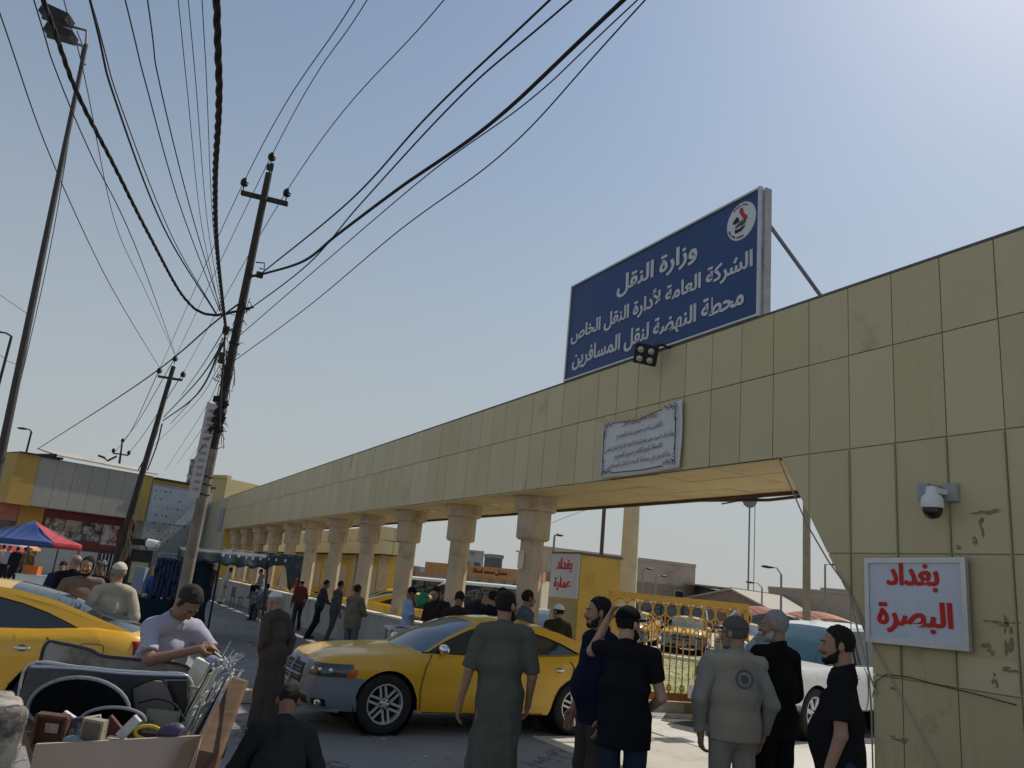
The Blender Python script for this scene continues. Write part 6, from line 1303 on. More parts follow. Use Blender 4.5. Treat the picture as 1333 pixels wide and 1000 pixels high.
# tarpaulin awning
tp_ = thing('tarp_awning', 'tattered dark blue green tarpaulin awning on thin posts beside the concrete pole', 'awning', DP(347, 800, 18.5).to_2d().to_3d()); C0, C1 = DP(232, 713, 18.0), DP(393, 728, 21.0); C3 = C0 + Vector((1.4, 3.0, .10)); C2 = C1 + Vector((.6, 2.4, .1))
P = []
for i in range(23):
    u_ = i / 22; a_, b_ = C0.lerp(C1, u_), C3.lerp(C2, u_); P.append([a_.lerp(b_, j / 8) - Vector((0, 0, .12 * math.sin(math.pi * j / 8) + .03 * math.sin(i * 1.9 + j))) for j in range(9)])
M_TARP = mat('tarp', (.045, .065, .08), .6, var=.3, scale=3, c2=(.12, .17, .22), mscale=2, mix=.3); mb = MB(); mb.grid(P); o = mb.build('roof_sheet', M_TARP, tp_, 'all'); md = o.modifiers.new('s', 'SOLIDIFY'); md.thickness = .008
vd = Vector((.25, -.9, 0)).normalized(); P = []
for i in range(45):
    u_ = i / 44; a_ = C0.lerp(C1, u_); dr = .22 + .10 * math.sin(u_ * 2.6) + .03 * math.sin(i * 1.3) + (.55 * math.exp(-((u_ - .93) / .045) ** 2)) - .12 * math.exp(-((u_ - .80) / .06) ** 2); P.append([a_ + vd * (.03 + .03 * math.sin(i * .9) * v) - Vector((0, 0, dr * v)) for v in (0, .25, .5, .75, 1)])
mb = MB(); mb.grid(P); o = mb.build('valance', M_TARP, tp_, 'all'); md = o.modifiers.new('s', 'SOLIDIFY'); md.thickness = .006
mb = MB()
for k in range(9):
    u_ = .3 + .065 * k + random.uniform(-.01, .01); a_ = C0.lerp(C1, u_) + vd * .075; w = (C1 - C0).normalized() * random.uniform(.03, .1); z = -random.uniform(.03, .08); mb.prism([a_ + Vector((0, 0, z)), a_ + w + Vector((0, 0, z + .02)), a_ + w * 1.2 + Vector((0, 0, z - .04)), a_ + w * .2 + Vector((0, 0, z - .07))], vd * .004)
mb.build('torn_patch', mat('torn_white', (.55, .6, .65), .8, var=.3), tp_)
mb = MB(); mb.tube([C0, C1], .025); mb.tube([C3, C2], .025); mb.build('roof_rail', M_BLK, tp_)
for top_, foot in ((C0.lerp(C1, .70), G(338, 843)), (C1 + Vector((0, 0, 0)), None), (C3, None), (C2, None)):
    f_ = foot if foot else Vector((top_.x, top_.y, 0)); f_.z = 0; mb = MB(); mb.cyl(f_, top_, .028, n=8); mb.build('post', M_BLK, tp_)
p = DP(262, 745, 19.5); hb = thing('hanging_cloth', 'dark blue cloth hanging behind the concrete pole below the tarpaulin', 'cloth', (p.x, p.y, 0)); F = Field((-.5, -.3, .05), (.5, .3, 2.1), .03); F.cone((-.25, 0, 2.0), (-.3, 0, .3), .08, .1, .05, 2.5, (1, 0, 0)); F.cone((.1, 0, 2.0), (.12, 0, .4), .08, .09, .05, 2.0, (1, 0, 0)); F.folds(.02, 4, 14); put('fabric', np_mesh('fabric', [F.net()], cloth('navy2', (.02, .028, .05))), hb, True)
# plastic chairs and small table along the wall
def chair(label, p, rz):
    t = thing('plastic_chair', label, 'chair', p, rz, 'chairs along the low wall'); m = mat('chair_dark', (.09, .09, .09), .6); mb = MB(); mb.box((0, 0, .44), (.42, .42, .03)); mb.build('seat', m, t, False, True); mb = MB(); mb.box((0, -.2, .66), (.4, .03, .4)); mb.build('backrest', m, t, False, True)
    for x in (-.18, .18):
        for y in (-.18, .18): mb = MB(); mb.cyl((x, y, 0), (x, y, .44), .018, n=6); mb.build('leg', m, t, False, True)
    return t
chair('dark plastic chair under the man seated beneath the awning', (6.1, 29.5, 0), R_(-30)); chair('empty dark plastic chair against the low wall next to the small table', (6.6, 33.3, 0), R_(-60)); chair('empty dark chair nearest the white robed man by the wall', (6.6, 37.8, 0), R_(-80))
table('side_table', 'small dark table against the low wall under the awning', 'table', (6.5, 31.6, 0), .8, .6, .75, 0, mat('tabletop_grey', (.2, .2, .19)))
# newspaper table at the blue shirted man
p = DP(556, 803, 15.3); nt_ = table('newspaper_table', 'table spread with papers in front of the pale blue shirted man', 'table', (p.x, p.y, 0), 1.5, .8, 1.0, R_(-12), mat('paper_top', (.6, .6, .58)))
for k in range(12):
    a_, b_ = random.uniform(-.65, .65), random.uniform(-.33, .33); o_ = thing('newspaper', '%s folded newspaper in the spread on the paper table' % ('cream', 'blue grey', 'dark')[k % 3], 'newspaper', (p.x + a_, p.y + b_ * .9 - a_ * .2, 1.004 + .003 * k), random.random() * 3, 'papers on the paper table'); mb = MB(); mb.box((0, 0, .006), (.26, .18, .012)); mb.build('sheets', mat('paper_%d' % (k % 3), ((.62, .6, .56), (.4, .42, .45), (.25, .24, .24))[k % 3], .8, var=.3, scale=30), o_, False, True)

# kerb and broken concrete block in the foreground
kb2 = thing('street_kerb', 'concrete kerb crossing behind the robed man left of the front taxi', 'kerb', (2, 13, 0)); ka, kbb = G(296, 915), G(398, 917); kd = (kbb - ka).normalized()
for k in range(-9, 2):
    q = ka + kd * (k * .75 + .8); mb = MB(); mb.prism([q, q + kd * .74, q + kd * .74 + Vector((0, 0, .17)), q + Vector((0, 0, .17))], Vector((-kd.y, kd.x, 0)) * .22); mb.build('kerb_stone', M_CONC, kb2)
mb = MB(); c0 = DP(-66, 975, 3.6); blk = thing('concrete_block', 'rough cast concrete block at the lower left corner', 'block', (c0.x, c0.y, 0), R_(12))
F = Field((-.35, -.4, -.02), (.35, .4, 1.22), .016); F.cone((-.2, -.22, .08), (.2, .22, .08), .001, .001, .01); X, Y, Z = F.ax[0][:, None, None], F.ax[1][None, :, None], F.ax[2][None, None, :]
qx, qy, qz = np.abs(X) - .21, np.abs(Y) - .25, np.abs(Z - .58) - .57; F.F = (np.sqrt(np.maximum(qx, 0) ** 2 + np.maximum(qy, 0) ** 2 + np.maximum(qz, 0) ** 2) + np.minimum(np.maximum(qx, np.maximum(qy, qz)), 0) - .03).astype(np.float32); F.folds(.006, 3, 30); F.folds(.004, 5, 70)
BO = put('block_body', np_mesh('block_body', [F.net()], mat('rough_concrete', (.42, .38, .31), .95, var=.25, scale=8, bump=.8, bscale=40, c2=(.10, .085, .09), mscale=6, mix=.7)), blk, True)

# ---------------------------------------------------------------- the junk cart
def cp(px, py, dep): return DP(px, py, dep)
CT = thing('hand_cart', 'wooden hand cart with a beige front board and brown side plank', 'cart', Vector((.3, 4.8, 0)))
M_BRD = mat('board_beige', (.40, .32, .28), .6, var=.06, scale=2); M_PLK = mat('plank_brown', (.15, .09, .055), .8, var=.3, scale=3, bump=.3, bscale=25, stretch=(1, 6, 6)); M_CARD = mat('cardboard', (.22, .155, .105), .85, var=.15)
tl, tr = cp(46, 969, 4.15), cp(262, 958, 4.45)
mb = MB(); mb.prism([tl, tr, Vector((tr.x - .02, tr.y, .45)), Vector((tl.x, tl.y, .45))], Vector((.01, .03, 0))); mb.build('front_board', M_BRD, CT)
mb = MB(); mb.prism([cp(298, 880, 4.9), cp(319, 888, 4.9), cp(284, 985, 4.45), cp(262, 1060, 4.3), cp(222, 1060, 4.3), cp(252, 978, 4.4)], Vector((.03, .04, .0))); mb.build('side_plank', M_PLK, CT)
mb = MB(); mb.prism([cp(240, 966, 4.36), cp(262, 957, 4.40), cp(250, 990, 4.34), cp(222, 1060, 4.25), cp(195, 1060, 4.2)], Vector((.01, .02, 0))); mb.build('torn_flap', M_CARD, CT)
base_z = .82; bl_, br_ = Vector((tl.x, tl.y + .04, base_z)), Vector((tr.x, tr.y + .04, base_z)); mb = MB(); mb.prism([bl_, br_, br_ + Vector((.25, 1.0, 0)), bl_ + Vector((-.1, 1.0, 0))], (0, 0, -.05)); mb.build('deck', M_PLK, CT)
for a_ in (tl + Vector((.1, .2, 0)), tr + Vector((-.05, .2, 0)), tr + Vector((.1, .9, 0))): mb = MB(); mb.box((a_.x, a_.y, .40), (.06, .06, .78)); mb.build('leg', M_PLK, CT)
wc = cp(292, 928, 5.55); mb = MB(); mb.lathe((wc.x, wc.y, wc.z - .05), (.97, -.22, 0), [(.18, -.05), (.22, -.055), (.25, -.035), (.26, 0), (.25, .035), (.22, .055), (.18, .05)], 28, closed=True); wo = mb.build('wheel', M_TYRE, CT, 50); mb = MB(); mb.lathe((wc.x, wc.y, wc.z - .05), (.97, -.22, 0), [(0, -.02), (.18, -.02), (.18, .02), (0, .02)], 20); mb.build('rim', M_GREY, wo)
mb = MB(); mb.cyl((wc.x - .25, wc.y - .1, wc.z - .05), (wc.x, wc.y, wc.z - .05), .02); mb.cyl((wc.x - .22, wc.y - .09, wc.z - .05), (wc.x - .25, wc.y - .1, base_z), .02); mb.build('axle_strut', M_GREY, CT)
# sunshade panels: rim outline + sheet
def shade(label, pts, m, deps, rim=None, name='sunshade', thick=.015, edge=.012):
    P3 = [cp(x, y, d) for (x, y), d in zip(pts, deps)]; t = thing(name, label, 'sunshade' if name == 'sunshade' else name.replace('_', ' '), P3[0]); mb = MB(); nrm_ = (P3[1] - P3[0]).cross(P3[-1] - P3[0]).normalized(); nrm_ = -nrm_ if nrm_.dot(P3[0] - Vector(O3)) < 0 else nrm_
    mb.prism(P3, nrm_ * thick); mb.build('sheet', m, t)
    if rim: mb = MB(); S = spline(P3 + [P3[0]], 5); mb.tube(S, edge, 6); mb.build('rim', rim, t, True)
    return t
M_SH = mat('shade_silver', (.30, .30, .30), .42, metal=.35, var=.25, scale=5, c2=(.16, .14, .13), mscale=3.5, mix=.5, bump=.4, bscale=9); M_SHB = mat('shade_dark', (.10, .105, .115), .32, metal=.25, var=.3, scale=5, bump=.5, bscale=8); M_RIMW = mat('shade_rim_white', (.55, .55, .53), .5)
shade('large grey car sunshade standing at the very back of the cart', [(50, 872), (60, 838), (82, 838), (118, 846), (135, 854), (180, 859), (243, 868), (247, 900), (200, 930), (60, 930)], M_SH, [5.45] * 10, mat('rim_dark', (.05, .05, .05), .5))
shade('grey car sunshade with a white rim and blue sheen in the middle of the cart', [(20, 932), (37, 866), (100, 868), (150, 873), (200, 876), (246, 882), (249, 930), (236, 950), (120, 955), (40, 955)], M_SHB, [5.0] * 10, M_RIMW, edge=.009)
mb = MB(); mb.tube(spline([cp(40, 868, 4.97), cp(100, 871, 4.95), (cp(160, 877, 4.95)), cp(244, 880, 4.97)], 8), .009, 6); tag(mb.build('plastic_sleeve', mat('sleeve_sheen', (.35, .38, .48), .25, metal=.3, var=.2), smooth='all'), 'shiny blue white plastic roll along the top of the middle sunshade', 'plastic roll')
shade('plain grey flat panel leaning right of the black oval', [(172, 896), (195, 886), (215, 888), (228, 920), (222, 935), (178, 930)], mat('panel_taupe', (.20, .19, .175), .6, var=.1), [4.88] * 6, M_DARK, 'taupe_sheet', edge=.006)
shade('dark smoky panel folded at the right end of the cart', [(214, 886), (244, 886), (243, 925), (236, 935), (226, 915)], mat('panel_smoke', (.05, .055, .06), .25), [4.9] * 5, None, 'smoky_sheet')
# black ovals with grey rim (baby seat canopies)
def oval(label, cx_, cy_, rx, ry, dep, cut=0., rr=.016):
    t = thing('oval_shade', label, 'sunshade', cp(cx_, cy_, dep)); A_ = [cp(cx_ + rx * math.cos(a), cy_ - ry * math.sin(a) * (1 if math.sin(a) > 0 else .55), dep) for a in np.linspace(0, 2 * math.pi, 33)[:-1]]; nrm_ = Vector(ray(cx_, cy_)).normalized(); mb = MB(); c_ = cp(cx_, cy_, dep); g = []
    for k in range(6): w = k / 5; g.append([c_.lerp(p_, 1 - w * .999) + nrm_ * (.10 * math.sin(w * 1.57)) for p_ in A_ + A_[:1]])
    mb.grid(g); mb.build('mesh_fabric', cloth('black_mesh', (.008, .01, .012)), t, 'all'); mb = MB(); mb.tube(A_ + A_[:1], rr, 8); mb.build('rim', mat('rim_grey', (.26, .27, .30), .5, var=.2, scale=15), t, True); return t
oval('big black oval shade with grey padded rim standing in the cart', 102, 925, 66, 43, 4.72, rr=.011); oval('smaller black oval shade lying in front of the big one', 147, 938, 42, 17, 4.55, rr=.009)
mb = MB(); mb.tube(spline([cp(180, 915, 4.7), cp(205, 910, 4.7), cp(228, 918, 4.68), cp(240, 938, 4.6)], 8), .007, 6); tag(mb.build('black_hose', M_DARK, smooth='all'), 'thin black hose arching over the right part of the cart', 'hose')
# junk in the front
def junk(name, label, px, py, dep, size, rot, m, kind='box', inner=None):
    q = cp(px, py, dep); t = thing(name, label, name.replace('_', ' '), q); Rj = Matrix.Rotation(R_(-27 + rot[2]), 3, 'Z') @ Matrix.Rotation(R_(rot[0]), 3, 'X') @ Matrix.Rotation(R_(rot[1]), 3, 'Y'); mb = MB()
    if kind == 'box': mb.box(q, size, rot=Rj, taper=.97)
    elif kind == 'tray':
        sx, sy, sz = size
        for x in (-sx / 2, sx / 2): mb.box(q + Rj @ Vector((x, 0, 0)), (.015, sy, sz), rot=Rj)
        for z in (-sz / 2, sz / 2): mb.box(q + Rj @ Vector((0, 0, z)), (sx, sy, .015), rot=Rj)
        mb.box(q + Rj @ Vector((0, sy / 2, 0)), (sx, .01, sz), rot=Rj)
    elif kind == 'ring': mb.tube([q + Rj @ Vector((size[0] * math.cos(a), size[1] * math.sin(a), 0)) for a in np.linspace(0, 6.283, 25)], size[2], 8)
    elif kind == 'bag': mb.ball(q, size, 12, R=Rj)
    mb.build('body', m, t, 50 if kind in ('ring', 'bag') else False)
    if inner: mb = MB(); mb.box(q + Rj @ Vector(inner[0]), inner[1], rot=Rj); mb.build('detail', inner[2], t)
    return t
junk('tray', 'brown wooden tray with a pale torn label inside', 66, 951, 4.35, (.16, .05, .16), (8, 2, 4), mat('tray_brown', (.12, .055, .04), .5, var=.3, scale=20), 'tray', ((0, .01, .01), (.07, .01, .05), mat('label_pale', (.4, .34, .3), .8, var=.4, scale=30)))
junk('clock_case', 'squarish tan framed clock case in the junk', 122, 951, 4.32, (.125, .05, .12), (5, 3, -5), mat('case_tan', (.30, .26, .20), .5, var=.3, scale=25), 'box', ((0, -.03, 0), (.09, .008, .085), mat('case_dark', (.12, .105, .09), .4, var=.4, scale=40)))
junk('carton', 'white and navy carton between the tray and clock case', 98, 948, 4.42, (.12, .06, .11), (0, -10, 10), mat('carton_navy', (.06, .06, .10), .6, c2=(.5, .5, .52), mscale=9, mix=.5)); junk('paper_packet', 'crumpled white packet on top of the carton', 92, 935, 4.45, (.10, .03, .035), (0, 25, 0), mat('packet_white', (.6, .6, .58), .6, var=.15, scale=20)); junk('paper_packet', 'white packet lying above the clock case', 116, 938, 4.45, (.12, .04, .04), (0, -12, 20), mat('packet_white2', (.5, .52, .54), .5, var=.2, scale=20))
junk('book', 'dark red book leaning right of the clock case', 146, 950, 4.4, (.13, .03, .09), (0, 40, 0), mat('book_red', (.10, .03, .03), .6, var=.2)); junk('remote_box', 'white box with small print leaning by the red book', 168, 947, 4.36, (.05, .035, .13), (0, 38, 0), mat('box_white', (.45, .46, .46), .5, var=.2, scale=40)); junk('ring_toy', 'yellow oval ring lying on the front board edge', 193, 954, 4.45, (.07, .035, .011), (72, 6, 0), mat('toy_yellow', (.55, .38, .03), .4, var=.05), 'ring')
junk('purple_bag', 'purple plastic bag at the right front of the cart', 223, 953, 4.45, (.08, .05, .05), (0, -15, 0), mat('bag_purple', (.06, .045, .10), .5, c2=(.3, .3, .4), mscale=12, mix=.4), 'bag'); junk('green_print', 'flat sheet with green leaf print behind the purple bag', 210, 940, 4.6, (.2, .01, .13), (-10, 0, 0), mat('leaf_print', (.17, .18, .15), .6, c2=(.04, .08, .07), mscale=9, mix=.6)); junk('yellow_paper', 'small yellowish paper scrap on the front board edge', 152, 962, 4.36, (.1, .04, .012), (10, 5, 0), mat('scrap_yellow', (.6, .55, .2), .6, c2=(.6, .6, .55), mscale=15)); junk('foil_wad', 'pale grey foil wad in front of the carton', 98, 964, 4.3, (.07, .04, .025), (0, 0, 0), mat('foil', (.3, .33, .35), .35, metal=.4, bump=.8, bscale=30), 'bag')
# bundle of papers, wiper blades and aerials at the right end
bnd = thing('wiper_bundle', 'bundle of silver wiper blades and white sleeves standing at the right end of the cart', 'bundle', cp(262, 940, 4.9))
wm = [mat('sleeve_white', (.62, .62, .58), .4, var=.2, scale=20), mat('blade_dark', (.05, .05, .055), .4), M_ALU, mat('sleeve_cream', (.5, .47, .33), .5, var=.2, scale=12), mat('sleeve_blue', (.35, .4, .5), .4)]
for k in range(52):
    px0, py0 = random.uniform(232, 268), random.uniform(948, 962); t_ = random.random(); px1, py1 = px0 + 14 + 34 * t_ + random.uniform(-4, 4), py0 - 38 - 50 * t_ + random.uniform(-6, 6); a_, b_ = cp(px0, py0, random.uniform(4.6, 5.0)), cp(px1, py1, random.uniform(4.7, 5.1)); d = (b_ - a_).normalized(); sd_ = d.orthogonal().normalized(); mb = MB(); w = random.choice((.006, .009, .014)); mb.prism([a_ - sd_ * w, a_ + sd_ * w, b_ + sd_ * w, b_ - sd_ * w], d.cross(sd_) * .006); mb.build('blade', random.choice(wm[:1] * 2 + wm), bnd)
mb = MB()
for k in range(26):
    a_ = cp(random.uniform(283, 302), random.uniform(855, 880), 5.0); b_ = a_ + Vector((random.uniform(-.05, .09), random.uniform(-.04, .04), random.uniform(-.03, .11))); mb.cyl(a_, b_, .0035, n=5)
    if k % 3 == 0: mb.box(b_, (.016, .012, .012))
mb.build('wire_ends', M_ALU, bnd)
junk('paper_stack', 'loose white paper stack beside the bundle behind the cart', 258, 875, 5.2, (.10, .06, .16), (0, 18, 0), mat('stack_cream', (.62, .6, .5), .7, var=.15, scale=10)); junk('striped_cloth', 'small purple white striped cloth wad under the man\'s hand', 276, 862, 5.25, (.05, .04, .045), (0, 0, 0), mat('cloth_purple_stripe', (.3, .28, .42), .8, c2=(.06, .05, .1), mscale=25, mix=.5), 'bag'); junk('flower_print', 'cream patterned sheet standing right of the dark panel', 252, 912, 4.95, (.09, .01, .16), (0, 8, 0), mat('flower_sheet', (.5, .45, .4), .7, c2=(.3, .12, .1), mscale=14, mix=.5))

# road litter and small stones
mb = MB()
for k in range(420):
    x, y = random.uniform(-4, 7), random.uniform(5, 40); w = random.uniform(.01, .05) * (1.5 if y > 15 else 1); mb.box((x, y, .0), (w, w * random.uniform(.4, 1), .008 + random.random() * .012), rot=Matrix.Rotation(random.random() * 3, 3, 'Z'), m=random.choice((0, 0, 1, 2)))
tag(mb.build('road_litter', [mat('stone_bits', (.25, .23, .2), .9), mat('litter_white', (.6, .58, .54), .8), mat('stub_tan', (.4, .3, .18), .9)]), 'scraps, stubs and small stones scattered over the road', 'litter', kind='stuff')
# ================================================================ people
BK = (.012, .011, .010)
def P(*a, **k): return person(*a, **k)
# near group
P('bearded man in dark green robe seen from behind, standing before the front taxi', 662, 767, 6.9, head=-6, wear='thobe', top=(.105, .11, .092), sleeve=.95, beard=(.03, .025, .02), hair=(.02, .016, .013), h=.0095, seed=3, hyaw=-38, skin=0, fat=1.04, pose=dict(elL=(-.25, -.02, 1.12), wrL=(-.30, .02, .87), elR=(.25, -.02, 1.12), wrR=(.23, .09, .90)))
P('bearded man in navy polo shirt facing left behind the man with the black cap', 783, 775, 6.9, head=112, wear='shirt', top=(.010, .014, .032), low=(.06, .055, .05), beard=(.03, .022, .018), h=.0095, seed=5, hyaw=-16, skin=0, fat=1.12, sleeve=.8, pose=dict(hem=.12, elR=(.24, -.02, 1.12), wrR=(.25, .05, .87)))
P('man in black T-shirt and black cap shading his eyes with one raised arm', 820, 788, 6.25, head=-12, wear='shirt', top=(.010, .011, .015), low=(.022, .032, .055), cap=('cap', (.008, .008, .010)), beard=(.012, .010, .009), h=.0095, seed=8, hyaw=-42, skin=2, fat=1.12, sleeve=.62,
  pose=dict(hem=.15, shL=(-.185, .03, 1.45), elL=(-.27, .13, 1.40), wrL=(-.165, .14, 1.64), handL=(.7, -.2, .2, .6), elR=(.26, .0, 1.14), wrR=(.14, .2, 1.0)))
vm = P('older man in beige vest and grey cap with a round emblem on his back', 957, 801, 6.5, head=4, wear='vest', top=(.28, .27, .235), low=(.27, .25, .21), cap=('cap', (.11, .10, .085)), hair=(.12, .11, .10), beard=(.25, .23, .21), glasses=True, h=.0095, seed=12, hyaw=42, skin=0, sleeve=1.9, fat=1.08,
  pose=dict(elL=(-.275, -.05, 1.14), wrL=(-.235, .03, .89), elR=(.275, -.05, 1.14), wrR=(.25, .05, .89)))
P('grey haired man with white beard in black shirt and black trousers looking left', 1010, 792, 6.8, head=28, wear='shirt', top=(.010, .010, .011), low=(.010, .010, .011), hair=(.33, .32, .31), beard=(.48, .46, .44), h=.0095, seed=15, hyaw=48, skin=0, sleeve=1.85, pose=dict(hem=.1, elL=(-.22, .06, 1.14), wrL=(-.06, .22, 1.0), elR=(.25, .04, 1.14), wrR=(.1, .24, 1.0)))
P('bearded man in black polo and blue jeans in profile beside the pier', 1093, 812, 5.45, head=58, wear='shirt', top=(.012, .012, .014), low=(.03, .045, .09), hair=BK, beard=BK, h=.0095, seed=18, hyaw=24, skin=0, fat=1.1, sleeve=.75, pose=dict(hem=.13, elL=(-.24, -.04, 1.12), wrL=(-.26, .05, .86)))
# round emblem on the vest
S_ = vm; e_ = MB(); cb = 1.31 * (1.87 / 1.76)
e_.lathe((0, -.232, cb), (0, -1, .08), [(.055, .0), (.07, .001), (.075, .0)], 24); e_.lathe((.0, -.232, cb), (0, -1, .08), [(0, .001), (.03, .001), (.034, 0)], 16); e_.box((0, -.234, cb), (.09, .004, .012), rot=Matrix.Rotation(.7, 3, 'Y')); e_.build('emblem', mat('emblem_ink', (.09, .11, .13), .8), S_, False, True)
# robed man with white cap and crouching man
P('old man in long brown robe and white skullcap walking past the taxi bonnet', 370, 769, 9.6, head=62, wear='thobe', top=(.075, .060, .052), sleeve=1.9, cap=('skull', (.62, .60, .55)), hair=(.3, .29, .28), beard=(.35, .3, .27), h=.012, seed=21, skin=0, lean=10, hyaw=5, hpitch=0, pose=dict(skirt=(.0, -.02, .09), elL=(-.23, -.06, 1.14), wrL=(-.14, .10, 1.0), elR=(.23, -.1, 1.14), wrR=(.15, -.1, .92), hipL=(-.09, 0, .92)))
P('man crouching in dark grey shirt with his back to the camera', 375, 909, 5.75, head=12, wear='shirt', top=(.032, .036, .038), low=(.03, .03, .03), hair=(.02, .017, .015), h=.010, seed=24, skin=1, sleeve=1.85, lean=22, hpitch=18, H=1.76, pose=dict(pel=(0, 0, .28), hipL=(-.1, .02, .28), hipR=(.1, .02, .28), kneeL=(-.2, .40, .52), kneeR=(.2, .40, .52), ankL=(-.16, .14, .09), ankR=(.16, .14, .09), ch=(0, -.005, .55), nb=(0, -.02, .80), hd=(0, .02, .985), shL=(-.18, -.01, .755), shR=(.18, -.01, .755), elL=(-.30, .10, .50), elR=(.30, .10, .50), wrL=(-.2, .38, .50), wrR=(.2, .38, .50), absarms=0))
# cart man
STR = mat('cloth_pinstripe', (.42, .40, .47), .85, var=.08, scale=3, bump=.2, bscale=90)
_t = STR.node_tree; _b = _t.nodes['Principled BSDF']; _w = _t.nodes.new('ShaderNodeTexWave'); _w.inputs['Scale'].default_value = 26; _w.bands_direction = 'X'; _w.inputs['Distortion'].default_value = .6; _w.inputs['Detail'].default_value = 1; _tc = _t.nodes.new('ShaderNodeTexCoord'); _t.links.new(_tc.outputs['Object'], _w.inputs[0])
_r = _t.nodes.new('ShaderNodeMapRange'); _r.inputs[1].default_value = .75; _r.inputs[2].default_value = .95; _t.links.new(_w.outputs['Fac'], _r.inputs[0]); _m = _t.nodes.new('ShaderNodeMix'); _m.data_type = 'RGBA'; _m.inputs[7].default_value = (.24, .22, .30, 1)
_src = _b.inputs['Base Color'].links[0].from_socket; _t.links.new(_src, _m.inputs[6]); _t.links.new(_r.outputs[0], _m.inputs[0]); _t.links.new(_m.outputs[2], _b.inputs['Base Color'])
P('grey haired man in pale striped shirt leaning over the cart of junk', 214, 762, 5.9, head=-122, wear='shirt', topmat=STR, low=(.06, .06, .065), hair=(.035, .028, .024), h=.0095, seed=27, skin=1, lean=24, hpitch=30, fat=1.08, sleeve=.8, H=1.80,
  pose=dict(hem=.12, absarms=1, elL=(-.27, .34, 1.20), wrL=(-.07, .52, 1.28), elR=(.27, .36, 1.18), wrR=(.06, .56, 1.27), handL=(.4, .1, -.8, .9), handR=(-.4, .1, -.8, 1.0)))
# robed men beyond the left taxi
P('black bearded man in brown robe facing us beyond the left taxi', 117, 723, 10.2, head=-158, wear='thobe', top=(.18, .14, .115), sleeve=1.9, beard=BK, hair=BK, h=.011, seed=31, skin=0, hyaw=-8, fat=1.0, pose=dict(elL=(-.28, -.08, 1.16), wrL=(-.14, -.16, .98), elR=(.28, -.08, 1.16), wrR=(.14, -.16, .98)))
P('man in beige robe and white cap with hands clasped behind his back', 157, 731, 9.6, head=28, wear='thobe', top=(.44, .385, .29), sleeve=1.9, cap=('skull', (.60, .54, .42)), hair=(.3, .27, .24), h=.011, seed=34, skin=0, hyaw=22, pose=dict(elL=(-.26, -.10, 1.14), wrL=(-.07, -.19, .93), elR=(.26, -.10, 1.14), wrR=(.07, -.20, .91)))
P('man in navy jacket bending over beyond the brown robed man', 84, 726, 15.5, head=10, wear='shirt', top=(.02, .03, .06), low=(.035, .05, .09), h=.016, seed=36, sleeve=1.9, lean=22, hpitch=25, leanx=-6, facial=False)
P('bald man in black shirt left of the bearded brown robed man', 101, 721, 12.6, head=20, wear='shirt', top=(.012, .014, .02), low=(.03, .03, .03), h=.014, seed=38, sleeve=1.9, hairstyle='bald', hair=(.2, .18, .16), skin=0, hyaw=30)
P('man with white badge cap half hidden between the two robed men', 136, 722, 13.5, head=180, wear='shirt', top=(.02, .02, .022), low=(.02, .02, .02), cap=('cap', (.01, .01, .012), (.6, .6, .6)), h=.016, seed=39, H=1.74)
# trio leaning at the low wall
P('dark haired man in grey shirt leaning against the low wall, furthest of three', 437, 752, 22.5, head=-62, wear='shirt', top=(.05, .055, .065), low=(.012, .012, .012), h=.019, seed=41, sleeve=1.9, lean=10, H=1.68, pos=(6.45, 23.6, 0), pose=dict(ankL=(-.11, -.16, .09), ankR=(.12, -.30, .09), kneeL=(-.1, .03, .5), kneeR=(.1, -.1, .5), elL=(-.24, .1, 1.16), wrL=(-.12, .32, 1.1), elR=(.24, .08, 1.15), wrR=(.14, .32, 1.08)))
P('man in grey green shirt leaning on the low wall, middle of three', 455, 755, 21.5, head=-50, wear='shirt', top=(.085, .09, .08), low=(.07, .07, .065), h=.019, seed=43, sleeve=1.9, lean=7, H=1.70, pos=(6.5, 22.2, 0), pose=dict(ankL=(-.13, -.05, .09), ankR=(.12, -.2, .09), kneeL=(-.1, .05, .5), kneeR=(.1, -.06, .5), elL=(-.25, .08, 1.15), wrL=(-.1, .28, 1.05)))
P('stout man in olive grey shirt with folded arms, nearest of the three at the wall', 466, 761, 17.2, head=-30, wear='shirt', top=(.15, .14, .10), low=(.10, .12, .15), h=.016, seed=45, sleeve=1.9, fat=1.22, hair=(.015, .013, .012), pose=dict(hem=.14, elL=(-.26, .08, 1.14), wrL=(-.02, .26, 1.1), elR=(.26, .06, 1.14), wrR=(.06, .28, 1.12)), H=1.70)
P('man in pale blue short sleeved shirt reading at the low wall', 536, 761, 16.6, head=-72, wear='shirt', top=(.30, .40, .60), low=(.012, .012, .013), h=.014, seed=47, sleeve=.8, hpitch=32, skin=1, H=1.76, cap=('cap', (.012, .012, .013)), pose=dict(hem=.16, elL=(-.24, .06, 1.14), wrL=(-.12, .30, 1.12), elR=(.24, .06, 1.14), wrR=(.10, .30, 1.12)))
p_ = DP(551, 782, 16.3); F = Field(np.array(p_) - .25, np.array(p_) + .25, .014); F.ell(p_, (.13, .11, .16)); F.cone(p_ + Vector((-.05, 0, .1)), p_ + Vector((-.04, 0, .22)), .03, .03); F.folds(.014, 2, 30); gb = thing('plastic_bag', 'bright green plastic bag hanging from the blue shirted man\'s arm', 'bag', p_); put('bag_body', np_mesh('bag_body', [F.net()], mat('bag_green', (.02, .20, .07), .4, var=.15)), gb, False)
